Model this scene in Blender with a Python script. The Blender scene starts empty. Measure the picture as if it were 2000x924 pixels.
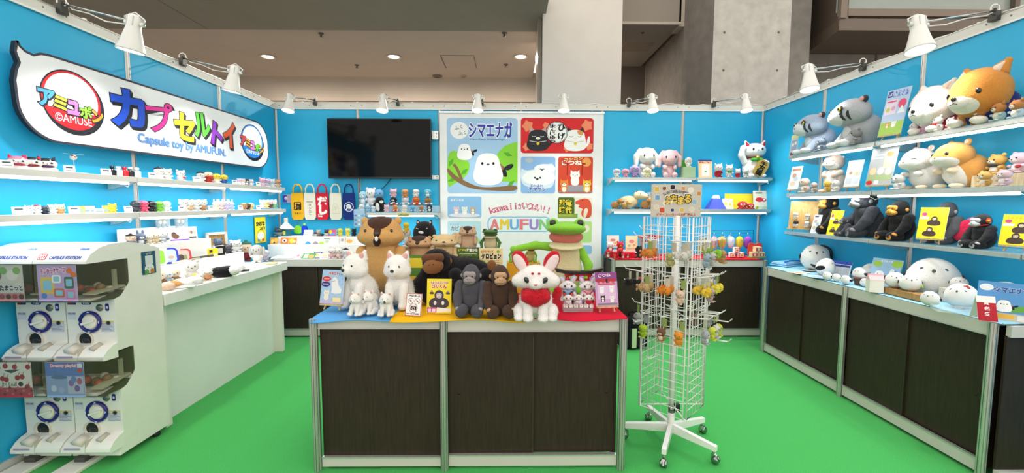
import bpy, bmesh, math, random
import numpy as np
from mathutils import Matrix, Vector, Euler
random.seed(7); np.random.seed(7)
SC = bpy.context.scene
COL = SC.collection
PI = math.pi
# ------------------------------------------------------------------ camera
F_PX, PITCH, YAW, ROLL = 822.4, 0.07728, -0.01147, 0.00254
CAM = Vector((-0.1666, -5.2123, 1.50))
_cy, _sy, _cp, _sp, _c, _s = math.cos(YAW), math.sin(YAW), math.cos(PITCH), math.sin(PITCH), math.cos(ROLL), math.sin(ROLL)
def ray(px, py):
    u, v = px - 1000, py - 462
    u, v = u * _c + v * _s, -u * _s + v * _c
    x, z2, y2 = u / F_PX, -v / F_PX, 1.0
    z = z2 * _cp - y2 * _sp; y = y2 * _cp + z2 * _sp
    return Vector((x * _cy - y * _sy, x * _sy + y * _cy, z))
def at(px, py, X=None, Y=None, Z=None):
    d = ray(px, py)
    t = (X - CAM.x) / d.x if X is not None else (Y - CAM.y) / d.y if Y is not None else (Z - CAM.z) / d.z
    return CAM + d * t
cam_data = bpy.data.cameras.new('camera'); cam = bpy.data.objects.new('camera', cam_data); COL.objects.link(cam)
cam_data.sensor_width = 36.0; cam_data.lens = F_PX / 2000 * 36.0; cam_data.clip_start = 0.05; cam_data.clip_end = 100
_fw = ray(1000, 462).normalized(); _rt = (ray(1001, 462) - ray(1000, 462)).normalized(); _up = _rt.cross(_fw)
cam.matrix_world = Matrix(((_rt.x, _up.x, -_fw.x, CAM.x), (_rt.y, _up.y, -_fw.y, CAM.y), (_rt.z, _up.z, -_fw.z, CAM.z), (0, 0, 0, 1)))
SC.camera = cam
# ------------------------------------------------------------------ light of the hall, exposure
W = bpy.data.worlds.new('hall_light'); SC.world = W; W.use_nodes = True
W.node_tree.nodes['Background'].inputs[0].default_value = (1.0, 0.95, 0.88, 1); W.node_tree.nodes['Background'].inputs[1].default_value = 1.5
VS = SC.view_settings; VS.view_transform = 'Standard'; VS.look = 'None'; VS.exposure = 0.0; VS.gamma = 1.0; VS.use_curve_mapping = False
SPOT_W, TUBE_W, DOWN_W, HALL_W = 25.0, 1.7, 150.0, 8.0
SC.cycles.max_bounces = 6; SC.cycles.diffuse_bounces = 3; SC.cycles.glossy_bounces = 3; SC.cycles.transmission_bounces = 5; SC.cycles.transparent_max_bounces = 8
SC.cycles.caustics_reflective = False; SC.cycles.caustics_refractive = False
def area(name, loc, size, power, rot=(0, 0, 0), sy=None, col=(1, 1, 1), parent=None):
    l = bpy.data.lights.new(name, 'AREA'); l.energy = power; l.size = size; l.color = col
    if sy: l.shape = 'RECTANGLE'; l.size_y = sy
    o = bpy.data.objects.new(name, l); COL.objects.link(o); o.location = loc; o.rotation_euler = rot
    if parent: o.parent = parent
    return o
# unseen fill lights added for hall light, in front of and above the booth
for hx, hy in ((-3.2, -5.5), (3.2, -5.5), (0, -8.5)):
    area('hall_fill_light', (hx, hy, 7.0), 1.6, HALL_W, col=(1, .95, .88))
# ------------------------------------------------------------------ materials
def lin(h):
    h = h.lstrip('#'); r = [int(h[i:i + 2], 16) / 255 for i in (0, 2, 4)]
    return tuple((c / 12.92 if c <= .04045 else ((c + .055) / 1.055) ** 2.4) for c in r) + (1.0,)
MATS = {}
def M(hexc, kind='paint'):
    key = (hexc, kind)
    if key in MATS: return MATS[key]
    m = bpy.data.materials.new(kind + '_' + hexc.lstrip('#')); m.use_nodes = True
    nt = m.node_tree; b = nt.nodes['Principled BSDF']; col = lin(hexc); I = b.inputs
    I['Base Color'].default_value = col
    def noise(scale, lo, hi, detail=3.0, stretch=None):
        tc = nt.nodes.new('ShaderNodeTexCoord'); n = nt.nodes.new('ShaderNodeTexNoise'); n.inputs['Scale'].default_value = scale; n.inputs['Detail'].default_value = detail
        src = tc.outputs['Object']
        if stretch:
            mp = nt.nodes.new('ShaderNodeMapping'); mp.inputs['Scale'].default_value = stretch; nt.links.new(src, mp.inputs[0]); src = mp.outputs[0]
        nt.links.new(src, n.inputs['Vector'])
        r = nt.nodes.new('ShaderNodeValToRGB'); r.color_ramp.elements[0].color = tuple(min(1, c * lo) for c in col[:3]) + (1,); r.color_ramp.elements[1].color = tuple(min(1, c * hi) for c in col[:3]) + (1,)
        r.color_ramp.elements[0].position = .3; r.color_ramp.elements[1].position = .7
        nt.links.new(n.outputs['Fac'], r.inputs[0]); nt.links.new(r.outputs[0], I['Base Color'])
        return n
    def bump(n, st, dist=.01):
        bp = nt.nodes.new('ShaderNodeBump'); bp.inputs['Strength'].default_value = st; bp.inputs['Distance'].default_value = dist
        nt.links.new(n.outputs['Fac'], bp.inputs['Height']); nt.links.new(bp.outputs[0], I['Normal'])
    if kind == 'plush':
        n = noise(70, .90, 1.03, 4); bump(n, .5, .012); I['Roughness'].default_value = 1.0; I['Specular IOR Level'].default_value = .1; I['Sheen Weight'].default_value = .15; I['Sheen Roughness'].default_value = .6
    elif kind == 'fur':
        noise(20, .92, 1.03, 2); I['Roughness'].default_value = 1.0; I['Specular IOR Level'].default_value = 0
        tl = nt.nodes.new('ShaderNodeBsdfTranslucent'); mx = nt.nodes.new('ShaderNodeMixShader'); mx.inputs[0].default_value = .5
        lk = I['Base Color'].links[0].from_socket; nt.links.new(lk, tl.inputs[0]); nt.links.new(b.outputs[0], mx.inputs[1]); nt.links.new(tl.outputs[0], mx.inputs[2])
        nt.links.new(mx.outputs[0], nt.nodes['Material Output'].inputs[0])
    elif kind == 'cloth':
        n = noise(420, .9, 1.05, 2); bump(n, .25, .002); I['Roughness'].default_value = .95; I['Specular IOR Level'].default_value = .15
    elif kind == 'paper':
        noise(9, .97, 1.02); I['Roughness'].default_value = .6; I['Specular IOR Level'].default_value = .3
    elif kind == 'gloss':
        noise(6, .96, 1.03); I['Roughness'].default_value = .18
    elif kind == 'eye':
        noise(30, .8, 1.1); I['Roughness'].default_value = .08; I['Coat Weight'].default_value = .5
    elif kind == 'metal':
        n = noise(60, .93, 1.04, 2, (1, 1, .05)); I['Metallic'].default_value = .75; I['Roughness'].default_value = .38
    elif kind == 'chrome':
        noise(20, .95, 1.02); I['Metallic'].default_value = 1; I['Roughness'].default_value = .15
    elif kind == 'wood':
        n = noise(14, .72, 1.12, 4, (6, 6, .6)); bump(n, .08, .002); I['Roughness'].default_value = .5; I['Specular IOR Level'].default_value = .3
    elif kind == 'panel':
        n = noise(2.0, .96, 1.03); I['Roughness'].default_value = .42; I['Specular IOR Level'].default_value = .35
    elif kind == 'concrete':
        n = noise(7, .84, 1.1, 8); bump(n, .2, .01); I['Roughness'].default_value = .9
    elif kind == 'plaster':
        n = noise(2.5, .96, 1.03, 6); I['Roughness'].default_value = .9
    elif kind == 'carpet':
        n = noise(260, .72, 1.18, 3); bump(n, .5, .004); I['Roughness'].default_value = 1; I['Specular IOR Level'].default_value = .05; I['Sheen Weight'].default_value = .1
    elif kind == 'glass':
        noise(3, .99, 1.0); I['Transmission Weight'].default_value = 1; I['Roughness'].default_value = .02; I['IOR'].default_value = 1.1
    elif kind == 'clear':
        noise(3, .99, 1.0); I['Alpha'].default_value = .26; I['Roughness'].default_value = .05
    elif kind == 'smoked':
        noise(3, .97, 1.02); I['Alpha'].default_value = .26; I['Roughness'].default_value = .06
    elif kind == 'screen':
        noise(2, .9, 1.1); I['Roughness'].default_value = .08; I['Specular IOR Level'].default_value = .16
    elif kind == 'glow':
        I['Emission Color'].default_value = col; I['Emission Strength'].default_value = 5.0
        nz = noise(3, .98, 1.0)
    elif kind == 'softglow':
        I['Emission Color'].default_value = col; I['Emission Strength'].default_value = 4.0; noise(3, .98, 1.0)
    else:
        noise(5, .97, 1.02); I['Roughness'].default_value = .45
    MATS[key] = m
    return m
# ------------------------------------------------------------------ mesh builder
IDM = Matrix.Identity(4)
def frame(o, u, v):
    u = Vector(u).normalized(); v = Vector(v); w = u.cross(v).normalized(); v = w.cross(u); o = Vector(o)
    return Matrix(((u.x, v.x, w.x, o.x), (u.y, v.y, w.y, o.y), (u.z, v.z, w.z, o.z), (0, 0, 0, 1)))
def TR(x=0, y=0, z=0, rx=0, ry=0, rz=0):
    return Matrix.Translation((x, y, z)) @ Euler((math.radians(rx), math.radians(ry), math.radians(rz))).to_matrix().to_4x4()
class MB:
    def __init__(s, base=None): s.v = []; s.f = []; s.mi = []; s.sm = []; s.mats = []; s.B = base or IDM
    def _m(s, mat):
        if mat not in s.mats: s.mats.append(mat)
        return s.mats.index(mat)
    def add(s, vs, fs, mat, smooth=False, T=None):
        k = len(s.v); A = s.B @ T if T is not None else s.B; i = s._m(mat)
        s.v += [tuple(A @ Vector(p)) for p in vs]
        for f in fs: s.f.append(tuple(a + k for a in f)); s.mi.append(i); s.sm.append(smooth)
        return s
    def box(s, c, d, mat, bev=0, T=None, seg=2):
        if bev <= 0:
            x, y, z = c; a, b, e = d[0] / 2, d[1] / 2, d[2] / 2
            vs = [(x + i * a, y + j * b, z + k * e) for i in (-1, 1) for j in (-1, 1) for k in (-1, 1)]
            return s.add(vs, [(0, 1, 3, 2), (4, 6, 7, 5), (0, 4, 5, 1), (2, 3, 7, 6), (0, 2, 6, 4), (1, 5, 7, 3)], mat, False, T)
        bm = bmesh.new(); bmesh.ops.create_cube(bm, size=1.0)
        for v in bm.verts: v.co = Vector((c[0] + v.co.x * d[0], c[1] + v.co.y * d[1], c[2] + v.co.z * d[2]))
        bmesh.ops.bevel(bm, geom=bm.edges[:], offset=bev, segments=seg, affect='EDGES', profile=.5)
        bm.verts.index_update()
        s.add([v.co for v in bm.verts], [tuple(v.index for v in f.verts) for f in bm.faces], mat, seg > 2, T); bm.free()
        return s
    def ell(s, c, r, mat, T=None, n=14, m=9):
        if not hasattr(r, '__len__'): r = (r, r, r)
        vs = [(c[0], c[1], c[2] + r[2])]; fs = []
        for j in range(1, m):
            t = PI * j / m
            for i in range(n):
                a = 2 * PI * i / n; vs.append((c[0] + r[0] * math.sin(t) * math.cos(a), c[1] + r[1] * math.sin(t) * math.sin(a), c[2] + r[2] * math.cos(t)))
        vs.append((c[0], c[1], c[2] - r[2])); L = len(vs) - 1
        for i in range(n):
            k = (i + 1) % n; fs.append((0, 1 + i, 1 + k)); fs.append((L, L - n + k, L - n + i))
            for j in range(m - 2): a = 1 + j * n; fs.append((a + i, a + n + i, a + n + k, a + k))
        return s.add(vs, fs, mat, True, T)
    def tube(s, pts, r, mat, n=8, T=None, closed=False, cap=True):
        pts = [Vector(p) for p in pts]; N = len(pts); vs = []; fs = []; rr = r if hasattr(r, '__len__') else [r] * N
        up = None
        for i, p in enumerate(pts):
            a = pts[(i - 1) % N] if (i or closed) else p; b = pts[(i + 1) % N] if (i < N - 1 or closed) else p
            t = (b - a)
            t = t.normalized() if t.length > 1e-9 else Vector((0, 0, 1))
            if up is None: up = t.orthogonal().normalized()
            else:
                up = up - t * up.dot(t); up = up.normalized() if up.length > 1e-6 else t.orthogonal().normalized()
            q = t.cross(up)
            for k in range(n): an = 2 * PI * k / n; vs.append(p + (up * math.cos(an) + q * math.sin(an)) * rr[i])
        for i in range(N if closed else N - 1):
            j = (i + 1) % N
            for k in range(n): l = (k + 1) % n; fs.append((i * n + k, i * n + l, j * n + l, j * n + k))
        if cap and not closed: fs.append(tuple(range(n - 1, -1, -1))); fs.append(tuple((N - 1) * n + k for k in range(n)))
        return s.add(vs, fs, mat, n > 4, T)
    def lathe(s, prof, mat, c=(0, 0, 0), n=24, T=None, arc=2 * PI, smooth=True):
        vs = []; fs = []; P = len(prof); full = arc > 6.28; K = n if full else n + 1
        for i in range(K):
            a = arc * i / n
            for r, z in prof: vs.append((c[0] + r * math.cos(a), c[1] + r * math.sin(a), c[2] + z))
        for i in range(n):
            j = (i + 1) % K
            for k in range(P - 1): fs.append((i * P + k, j * P + k, j * P + k + 1, i * P + k + 1))
        return s.add(vs, fs, mat, smooth, T)
    def prism(s, poly, z0, z1, mat, T=None, side=None, back=True):
        n = len(poly); vs = [(x, y, z0) for x, y in poly] + [(x, y, z1) for x, y in poly]
        s.add(vs, [tuple(range(n, 2 * n))] + ([tuple(range(n - 1, -1, -1))] if back else []), mat, False, T)
        return s.add(vs, [(i, (i + 1) % n, n + (i + 1) % n, n + i) for i in range(n)], side or mat, False, T)
    def build(s, name, parent=None, loc=None, rz=0.0):
        me = bpy.data.meshes.new(name); me.from_pydata(s.v, [], s.f)
        for m in s.mats: me.materials.append(m)
        me.polygons.foreach_set('material_index', s.mi); me.polygons.foreach_set('use_smooth', s.sm); me.update()
        o = bpy.data.objects.new(name, me); COL.objects.link(o)
        if parent is not None: o.parent = parent
        if loc is not None: o.location = loc
        o.rotation_euler.z = rz
        return o
def tag(o, label, cat, group=None, kind=None):
    o['label'] = label; o['category'] = cat
    if group: o['group'] = group
    if kind: o['kind'] = kind
    return o
def struct(o): o['kind'] = 'structure'; return o
def thing(name, label, cat, loc=(0, 0, 0), rz=0.0, group=None, scale=1.0):
    o = bpy.data.objects.new(name, None); COL.objects.link(o); o.empty_display_size = .05
    o.location = loc; o.rotation_euler.z = rz; o.scale = (scale,) * 3
    return tag(o, label, cat, group)
def dup(root, loc, rz, label, group=None, scale=None):
    r = root.copy(); COL.objects.link(r); r.location = loc; r.rotation_euler.z = rz; r['label'] = label
    if group: r['group'] = group
    if scale: r.scale = (scale,) * 3
    for ch in list(root.children):
        c = ch.copy(); COL.objects.link(c); c.parent = r
        for g in list(ch.children):
            d = g.copy(); COL.objects.link(d); d.parent = c
    return r
# ------------------------------------------------------------------ printed graphics
TXT = {}
def text_mesh(st, bold=0.0):
    key = (st, bold)
    if key not in TXT:
        c = bpy.data.curves.new('lettering', 'FONT'); c.body = st; c.resolution_u = 3; c.offset = bold; c.align_x = 'LEFT'
        o = bpy.data.objects.new('lettering', c)
        me = bpy.data.meshes.new_from_object(o)
        v = [tuple(p.co[:2]) for p in me.vertices]; f = [tuple(p.vertices) for p in me.polygons]
        bpy.data.objects.remove(o); bpy.data.curves.remove(c); bpy.data.meshes.remove(me)
        TXT[key] = (v, f)
    return TXT[key]
def circ(cx, cy, rx, ry=None, n=24, a0=0, a1=360):
    ry = ry or rx; full = abs(a1 - a0) >= 360; N = n if full else n + 1
    return [(cx + rx * math.cos(math.radians(a0 + (a1 - a0) * i / n)), cy + ry * math.sin(math.radians(a0 + (a1 - a0) * i / n))) for i in range(N)]
def rrect(x0, y0, x1, y1, r, n=5):
    p = []
    for cx, cy, a in ((x1 - r, y0 + r, -90), (x1 - r, y1 - r, 0), (x0 + r, y1 - r, 90), (x0 + r, y0 + r, 180)):
        p += [(cx + r * math.cos(math.radians(a + 90 * i / n)), cy + r * math.sin(math.radians(a + 90 * i / n))) for i in range(n + 1)]
    return p
def rect(x0, y0, x1, y1): return [(x0, y0), (x1, y0), (x1, y1), (x0, y1)]
def rotp(p, deg, cx, cy):
    a = math.radians(deg); c, s = math.cos(a), math.sin(a)
    return [(cx + (x - cx) * c - (y - cy) * s, cy + (x - cx) * s + (y - cy) * c) for x, y in p]
def smoothp(pts, it=2):
    for _ in range(it):
        q = []
        for i in range(len(pts)):
            a, b = pts[i], pts[(i + 1) % len(pts)]
            q += [(a[0] * .75 + b[0] * .25, a[1] * .75 + b[1] * .25), (a[0] * .25 + b[0] * .75, a[1] * .25 + b[1] * .75)]
        pts = q
    return pts
class Art:
    """prints flat ink on a surface, later ink over earlier ink: T maps (u, v, out) to the builder's space"""
    def __init__(s, mb, T, step=.0004, kind='paper'): s.mb = mb; s.T = T; s.st = step; s.kind = kind; s.bx = []
    def _lay(s, pts, fs, col, kind=None):
        x0 = min(p[0] for p in pts); x1 = max(p[0] for p in pts); y0 = min(p[1] for p in pts); y1 = max(p[1] for p in pts)
        z = s.st + max([q[4] for q in s.bx if q[0] < x1 and q[1] > x0 and q[2] < y1 and q[3] > y0] or [0]); s.bx.append((x0, x1, y0, y1, z))
        s.mb.add([(x, y, z) for x, y in pts], fs, M(col, kind or s.kind), False, s.T); return s
    def poly(s, p, col, dz=1, kind=None): return s._lay(p, [tuple(range(len(p)))], col, kind)
    def line(s, pts, w, col):
        L = []; R = []
        for i, p in enumerate(pts):
            a = pts[max(0, i - 1)]; b = pts[min(len(pts) - 1, i + 1)]; dx, dy = b[0] - a[0], b[1] - a[1]; l = math.hypot(dx, dy) or 1; nx, ny = -dy / l * w / 2, dx / l * w / 2
            L.append((p[0] + nx, p[1] + ny)); R.append((p[0] - nx, p[1] - ny))
        n = len(pts); return s._lay(L + R, [(i, n + i, n + i + 1, i + 1) for i in range(n - 1)], col)
    def ring(s, cx, cy, ro, ri, col, n=28):
        return s._lay(circ(cx, cy, ro, n=n) + circ(cx, cy, ri, n=n), [(i, (i + 1) % n, n + (i + 1) % n, n + i) for i in range(n)], col)
    def txt(s, st, x0, y0, x1, y1, col, bold=0.0, rot=0, out=None, ow=.04):
        """lettering fitted to the box; out = outline colour"""
        v0, _ = text_mesh(st, 0.0)
        if not v0: return s
        ax = min(p[0] for p in v0); bx = max(p[0] for p in v0); ay = min(p[1] for p in v0); by = max(p[1] for p in v0)
        kx = (x1 - x0) / max(bx - ax, 1e-6); ky = (y1 - y0) / max(by - ay, 1e-6)
        if by - ay < .2: ky = kx
        cx, cy = x0 + (bx - ax) * kx / 2, y0 + (by - ay) * ky / 2; a = math.radians(rot); c, sn = math.cos(a), math.sin(a)
        for colr, b in (([(out, bold + ow)] if out else []) + [(col, bold)]):
            v, f = text_mesh(st, b); q = []
            for x, y in v:
                X, Y = x0 + (x - ax) * kx - cx, y0 + (y - ay) * ky - cy
                q.append((cx + X * c - Y * sn, cy + X * sn + Y * c))
            s._lay(q, f, colr)
        return s
    def arc(s, st, cx, cy, R, h, a0, a1, col, bold=0.0, out=None):
        n = len(st)
        for i, ch in enumerate(st):
            a = a0 + (a1 - a0) * (i + .5) / n; x = cx + R * math.cos(math.radians(a)); y = cy + R * math.sin(math.radians(a)); th = ch in 'il!'
            w = h * (.09 if th else .38); s.txt(ch, x - w, y, x + w, y + (h if ch in 'kil!' or not ch.isascii() else h * .72), col, bold, a - 90, out)
        return s
# ------------------------------------------------------------------ soft bodies (one closed surface per part)
def _sdf(pr, P):
    if pr[0] == 'c':
        a = np.array(pr[1:4]); ra = pr[4]; b = np.array(pr[5:8]); rb = pr[8]; ab = b - a; t = np.clip(((P - a) @ ab) / max(ab @ ab, 1e-9), 0, 1)
        return np.linalg.norm(P - a - t[..., None] * ab, axis=-1) - (ra + (rb - ra) * t)
    c = np.array(pr[1:4]); r = np.array(pr[4:7]); Q = P - c
    if len(pr) > 7:
        R = np.array(Euler([math.radians(q) for q in pr[7:10]]).to_matrix()); Q = Q @ R
    k0 = np.linalg.norm(Q / r, axis=-1); k1 = np.linalg.norm(Q / (r * r), axis=-1)
    return k0 * (k0 - 1) / np.maximum(k1, 1e-9)
def soft(prims, res=26, k=.04):
    lo = np.full(3, 1e9); hi = -lo
    for p in prims:
        if p[0] == 'c':
            for q, r in ((p[1:4], p[4]), (p[5:8], p[8])): lo = np.minimum(lo, np.array(q) - r); hi = np.maximum(hi, np.array(q) + r)
        else:
            r = max(p[4:7]) if len(p) > 7 else np.array(p[4:7]); lo = np.minimum(lo, np.array(p[1:4]) - r); hi = np.maximum(hi, np.array(p[1:4]) + r)
    h = (hi - lo).max() / res; lo = lo - 1.6 * h; N = np.ceil((hi - lo) / h).astype(int) + 3
    G = np.stack(np.meshgrid(*[lo[i] + h * np.arange(N[i]) for i in range(3)], indexing='ij'), -1)
    d = _sdf(prims[0], G)
    for p in prims[1:]:
        e = _sdf(p, G); t = np.clip(.5 + .5 * (e - d) / k, 0, 1); d = e * (1 - t) + d * t - k * t * (1 - t)
    s = d < 0; nx, ny, nz = [n - 1 for n in N]
    cor = [(i, j, l) for i in (0, 1) for j in (0, 1) for l in (0, 1)]
    sub = lambda A, c: A[c[0]:c[0] + nx, c[1]:c[1] + ny, c[2]:c[2] + nz]
    cnt = sum(sub(s, c).astype(int) for c in cor); act = (cnt > 0) & (cnt < 8)
    acc = np.zeros((nx, ny, nz, 3)); num = np.zeros((nx, ny, nz))
    for ax in range(3):
        for c in cor:
            if c[ax]: continue
            e = list(c); e[ax] = 1; da = sub(d, c); db = sub(d, e); x = (da < 0) != (db < 0)
            t = np.where(x, da / np.where(x, da - db, 1), 0)
            for a in range(3): acc[..., a] += np.where(x, c[a] + (t if a == ax else 0), 0)
            num += x
    idx = -np.ones((nx, ny, nz), int); I = np.argwhere(act); idx[act] = np.arange(len(I))
    V = lo + h * (I + acc[act] / num[act][:, None]); Fs = []
    for ax in range(3):
        b, c = (ax + 1) % 3, (ax + 2) % 3
        A = [slice(0, n) for n in N]; A[ax] = slice(0, N[ax] - 1); B = list(A); B[ax] = slice(1, N[ax])
        X = s[tuple(A)] != s[tuple(B)]
        for q in np.argwhere(X):
            if q[b] < 1 or q[c] < 1 or q[b] >= (nx, ny, nz)[b] or q[c] >= (nx, ny, nz)[c]: continue
            o = []
            for db, dc in ((1, 1), (0, 1), (0, 0), (1, 0)):
                w = q.copy(); w[b] -= db; w[c] -= dc; o.append(idx[tuple(w)])
            if not s[tuple(q)]: o = o[::-1]
            Fs.append(o)
    return V, np.array(Fs)
def soft_mesh(name, prims, color, res=26, k=.04, paint=(), fur=0, flen=.03, rough=0.0, kind='plush', seed=1):
    fur = int(fur * 1.7); flen *= .72
    """paint = [(colour, x, y, z, rx, ry, rz)] regions sewn from other cloth"""
    V, Fq = soft(prims, res, k); rng = np.random.default_rng(seed)
    tri = V[Fq]; fc = tri.mean(1); fn = np.cross(tri[:, 2] - tri[:, 0], tri[:, 3] - tri[:, 1]); fn /= np.maximum(np.linalg.norm(fn, axis=1)[:, None], 1e-9)
    vn = np.zeros_like(V)
    for i in range(4): np.add.at(vn, Fq[:, i], fn)
    vn /= np.maximum(np.linalg.norm(vn, axis=1)[:, None], 1e-9)
    cols = [color]; mi = np.zeros(len(Fq), int)
    for p in paint:
        if p[0] not in cols: cols.append(p[0])
        ins = (((fc - np.array(p[1:4])) / np.array(p[4:7])) ** 2).sum(1) < 1; mi[ins] = cols.index(p[0])
    if len(cols) > 1:
        mn = np.full(len(V), 99); mxx = np.full(len(V), -1)
        for i in range(4): np.minimum.at(mn, Fq[:, i], mi); np.maximum.at(mxx, Fq[:, i], mi)
        for p in paint:
            for _ in range(3):
                R = np.array(p[4:7]); D = (V - np.array(p[1:4])) / R; g = np.linalg.norm(D, axis=1); ci = cols.index(p[0])
                bd_ = (mn != mxx) & ((mn == ci) | (mxx == ci)) & (abs(g - 1) < .3)
                gr = D / R / np.maximum(g, 1e-6)[:, None]; gr = gr - vn * (gr * vn).sum(1)[:, None]; n2 = np.maximum((gr ** 2).sum(1), 1e-3)
                st = -((g - 1) / n2)[:, None] * gr; ln = np.linalg.norm(st, axis=1)[:, None]; st *= np.minimum(1, .022 / np.maximum(ln, 1e-6)); V = np.where(bd_[:, None], V + st * .8, V)
    if rough: V = V + vn * (rng.random(len(V))[:, None] - .5) * rough
    verts = V; faces = [tuple(q) for q in Fq.tolist()]; nrm = vn; mil = mi.tolist()
    if fur:
        ar = np.linalg.norm(np.cross(tri[:, 2] - tri[:, 0], tri[:, 3] - tri[:, 1]), axis=1); pick = rng.choice(len(Fq), fur, p=ar / ar.sum())
        n = fn[pick]; base = fc[pick] + (rng.random((fur, 3)) - .5) * (V.max(0) - V.min(0)).max() / res * 1.2; base -= n * flen * .15
        dirn = n + .75 * (rng.random((fur, 3)) - .5) + np.array([0, 0, -.35]); dirn /= np.linalg.norm(dirn, axis=1)[:, None]
        sd = np.cross(dirn, rng.random((fur, 3)) - .5); sd /= np.maximum(np.linalg.norm(sd, axis=1)[:, None], 1e-9); L = flen * (.6 + .7 * rng.random((fur, 1)))
        k0 = len(V); fv = np.stack([base - sd * L * .10, base + sd * L * .10, base + dirn * L], 1).reshape(-1, 3)
        verts = np.vstack([V, fv]); nrm = np.vstack([vn, np.repeat(n, 3, 0)])
        faces += [(k0 + 3 * i, k0 + 3 * i + 1, k0 + 3 * i + 2) for i in range(fur)]; mil += (mi[pick] + len(cols)).tolist()
    me = bpy.data.meshes.new(name); me.from_pydata(verts.tolist(), [], faces)
    for c in cols: me.materials.append(M(c, kind))
    if fur:
        for c in cols: me.materials.append(M(c, 'fur'))
    me.polygons.foreach_set('material_index', mil); me.polygons.foreach_set('use_smooth', [True] * len(Fq) + [False] * (len(faces) - len(Fq))); me.update()
    return me
# ================================================================== the setting
BLUE, WHT, ALU, DARK = '#2cb4e4', '#f4f3ee', '#c9c8c2', '#34291f'
m = MB(); m.box((0, -1.95, -.03), (6.3, 4.0, .06), M('#48b45a', 'carpet')); struct(m.build('floor'))
m = MB(); m.box((0, 0, -.034), (30, 24, .05), M('#8a847c', 'plaster')); struct(m.build('floor_hall'))
WH, RL = 2.70, 2.642
def post_prof(r=.021):
    p = []
    for i in range(8):
        a = PI / 8 + i * PI / 4; b = a + PI / 4; A = Vector((math.cos(a), math.sin(a))) * r; B = Vector((math.cos(b), math.sin(b))) * r
        n = ((A + B) / 2).normalized() * .006
        p += [tuple(A), tuple(A * .62 + B * .38), tuple(A * .62 + B * .38 - n), tuple(A * .38 + B * .62 - n), tuple(A * .38 + B * .62)]
    return p
def post(name, parent, x, y, z0, z1, r=.021):
    m = MB(); m.prism(post_prof(r), z0, z1, M(ALU, 'metal'), TR(x, y)); return m.build(name, parent)
def wall(name, a, b, posts):
    a = Vector(a); b = Vector(b); d = (b - a); L = d.length; T = frame((a.x, a.y, 0), (d.x, d.y, 0), (0, 0, 1))   # u along the wall, out towards the booth
    m = MB(); m.box((L / 2, RL / 2, -.02), (L, RL, .03), M(BLUE, 'panel'), T=T); w = struct(m.build(name))
    m = MB(); m.box((L / 2, (WH + RL) / 2, -.015), (L, WH - RL, .05), M('#dedcd5'), T=T); m.box((L / 2, WH + .003, -.015), (L, .006, .056), M(ALU, 'metal'), T=T)
    for i in range(int(L / .495)):
        for o in (.06, .42):
            q = i * .495 + o
            if q < L: m.ell((q, (WH + RL) / 2 + .004, .0105), (.006, .006, .003), M('#77756f'), T, 8, 5)
    m.box((L / 2, RL - .004, .006), (L, .012, .01), M('#f0efec'), T=T); m.build('rail', w)
    m = MB(); m.box((L / 2, .03, -.01), (L, .06, .04), M('#bfc3bd'), T=T); m.build('base_rail', w)
    for q in posts:
        p = T @ Vector((q, 0, -.012)); post('post', w, p.x, p.y, 0, WH + .004)
    return w
wall('wall_back', (-2.97, 0), (2.97, 0), [0.0, .99, 1.98, 2.97, 3.96, 4.95, 5.94])
wall('wall_left', (-2.97, -3.96), (-2.97, 0), [0, .99, 1.98, 2.97])
wall('wall_right', (2.97, 0), (2.97, -3.96), [.99, 1.98, 2.97, 3.96])
# ---- the exhibition hall above and behind the booth
CZ = 4.2
m = MB(); m.box((-5.4, .1, CZ + .1), (11.56, 3.06, .2), M('#858072', 'plaster'))
m.box((-4.83, .1, CZ - .0005), (.012, 3.06, .002), M('#55514a')); struct(m.build('ceiling_near'))
m = MB(); m.box((-5.4, 2.95, CZ + .16), (11.56, 2.66, .2), M('#b7a799', 'plaster'))
pr = [(0, 0)] + [(.42 * math.sin(math.radians(a)), -.42 * (1 - math.cos(math.radians(a)))) for a in range(0, 91, 10)] + [(.5, -.42), (.5, .1), (0, .1)]
m.prism([(4.25 + x, CZ + .06 + y) for x, y in pr], -11.2, 1.5, M('#ab9d8f', 'plaster'), Matrix(((0, 0, 1, 0), (1, 0, 0, 0), (0, 1, 0, 0), (0, 0, 0, 1)))); struct(m.build('ceiling_far'))
m = MB(); m.box((-4.85, 4.82, 2.0), (13.2, .2, 4.5), M('#a09282', 'plaster')); struct(m.build('wall_hall'))
c0, c1 = at(1060, 120, Y=1.0), at(1214, 120, Y=1.0)
m = MB(); m.box(((c0.x + c1.x) / 2, 1.6, 2.9), (c1.x - c0.x, 1.2, 5.8), M('#dcd3c9', 'plaster'), bev=.004); struct(m.build('column_plastered'))
m = MB(); m.box((c0.x - .035, 1.4, 2.9), (.05, .5, 5.8), M('#8f8578', 'gloss')); m.box((c0.x - .02, 1.02, 5.0), (.06, .03, 1.3), M('#5d5a52')); struct(m.build('trim_1'))
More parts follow.
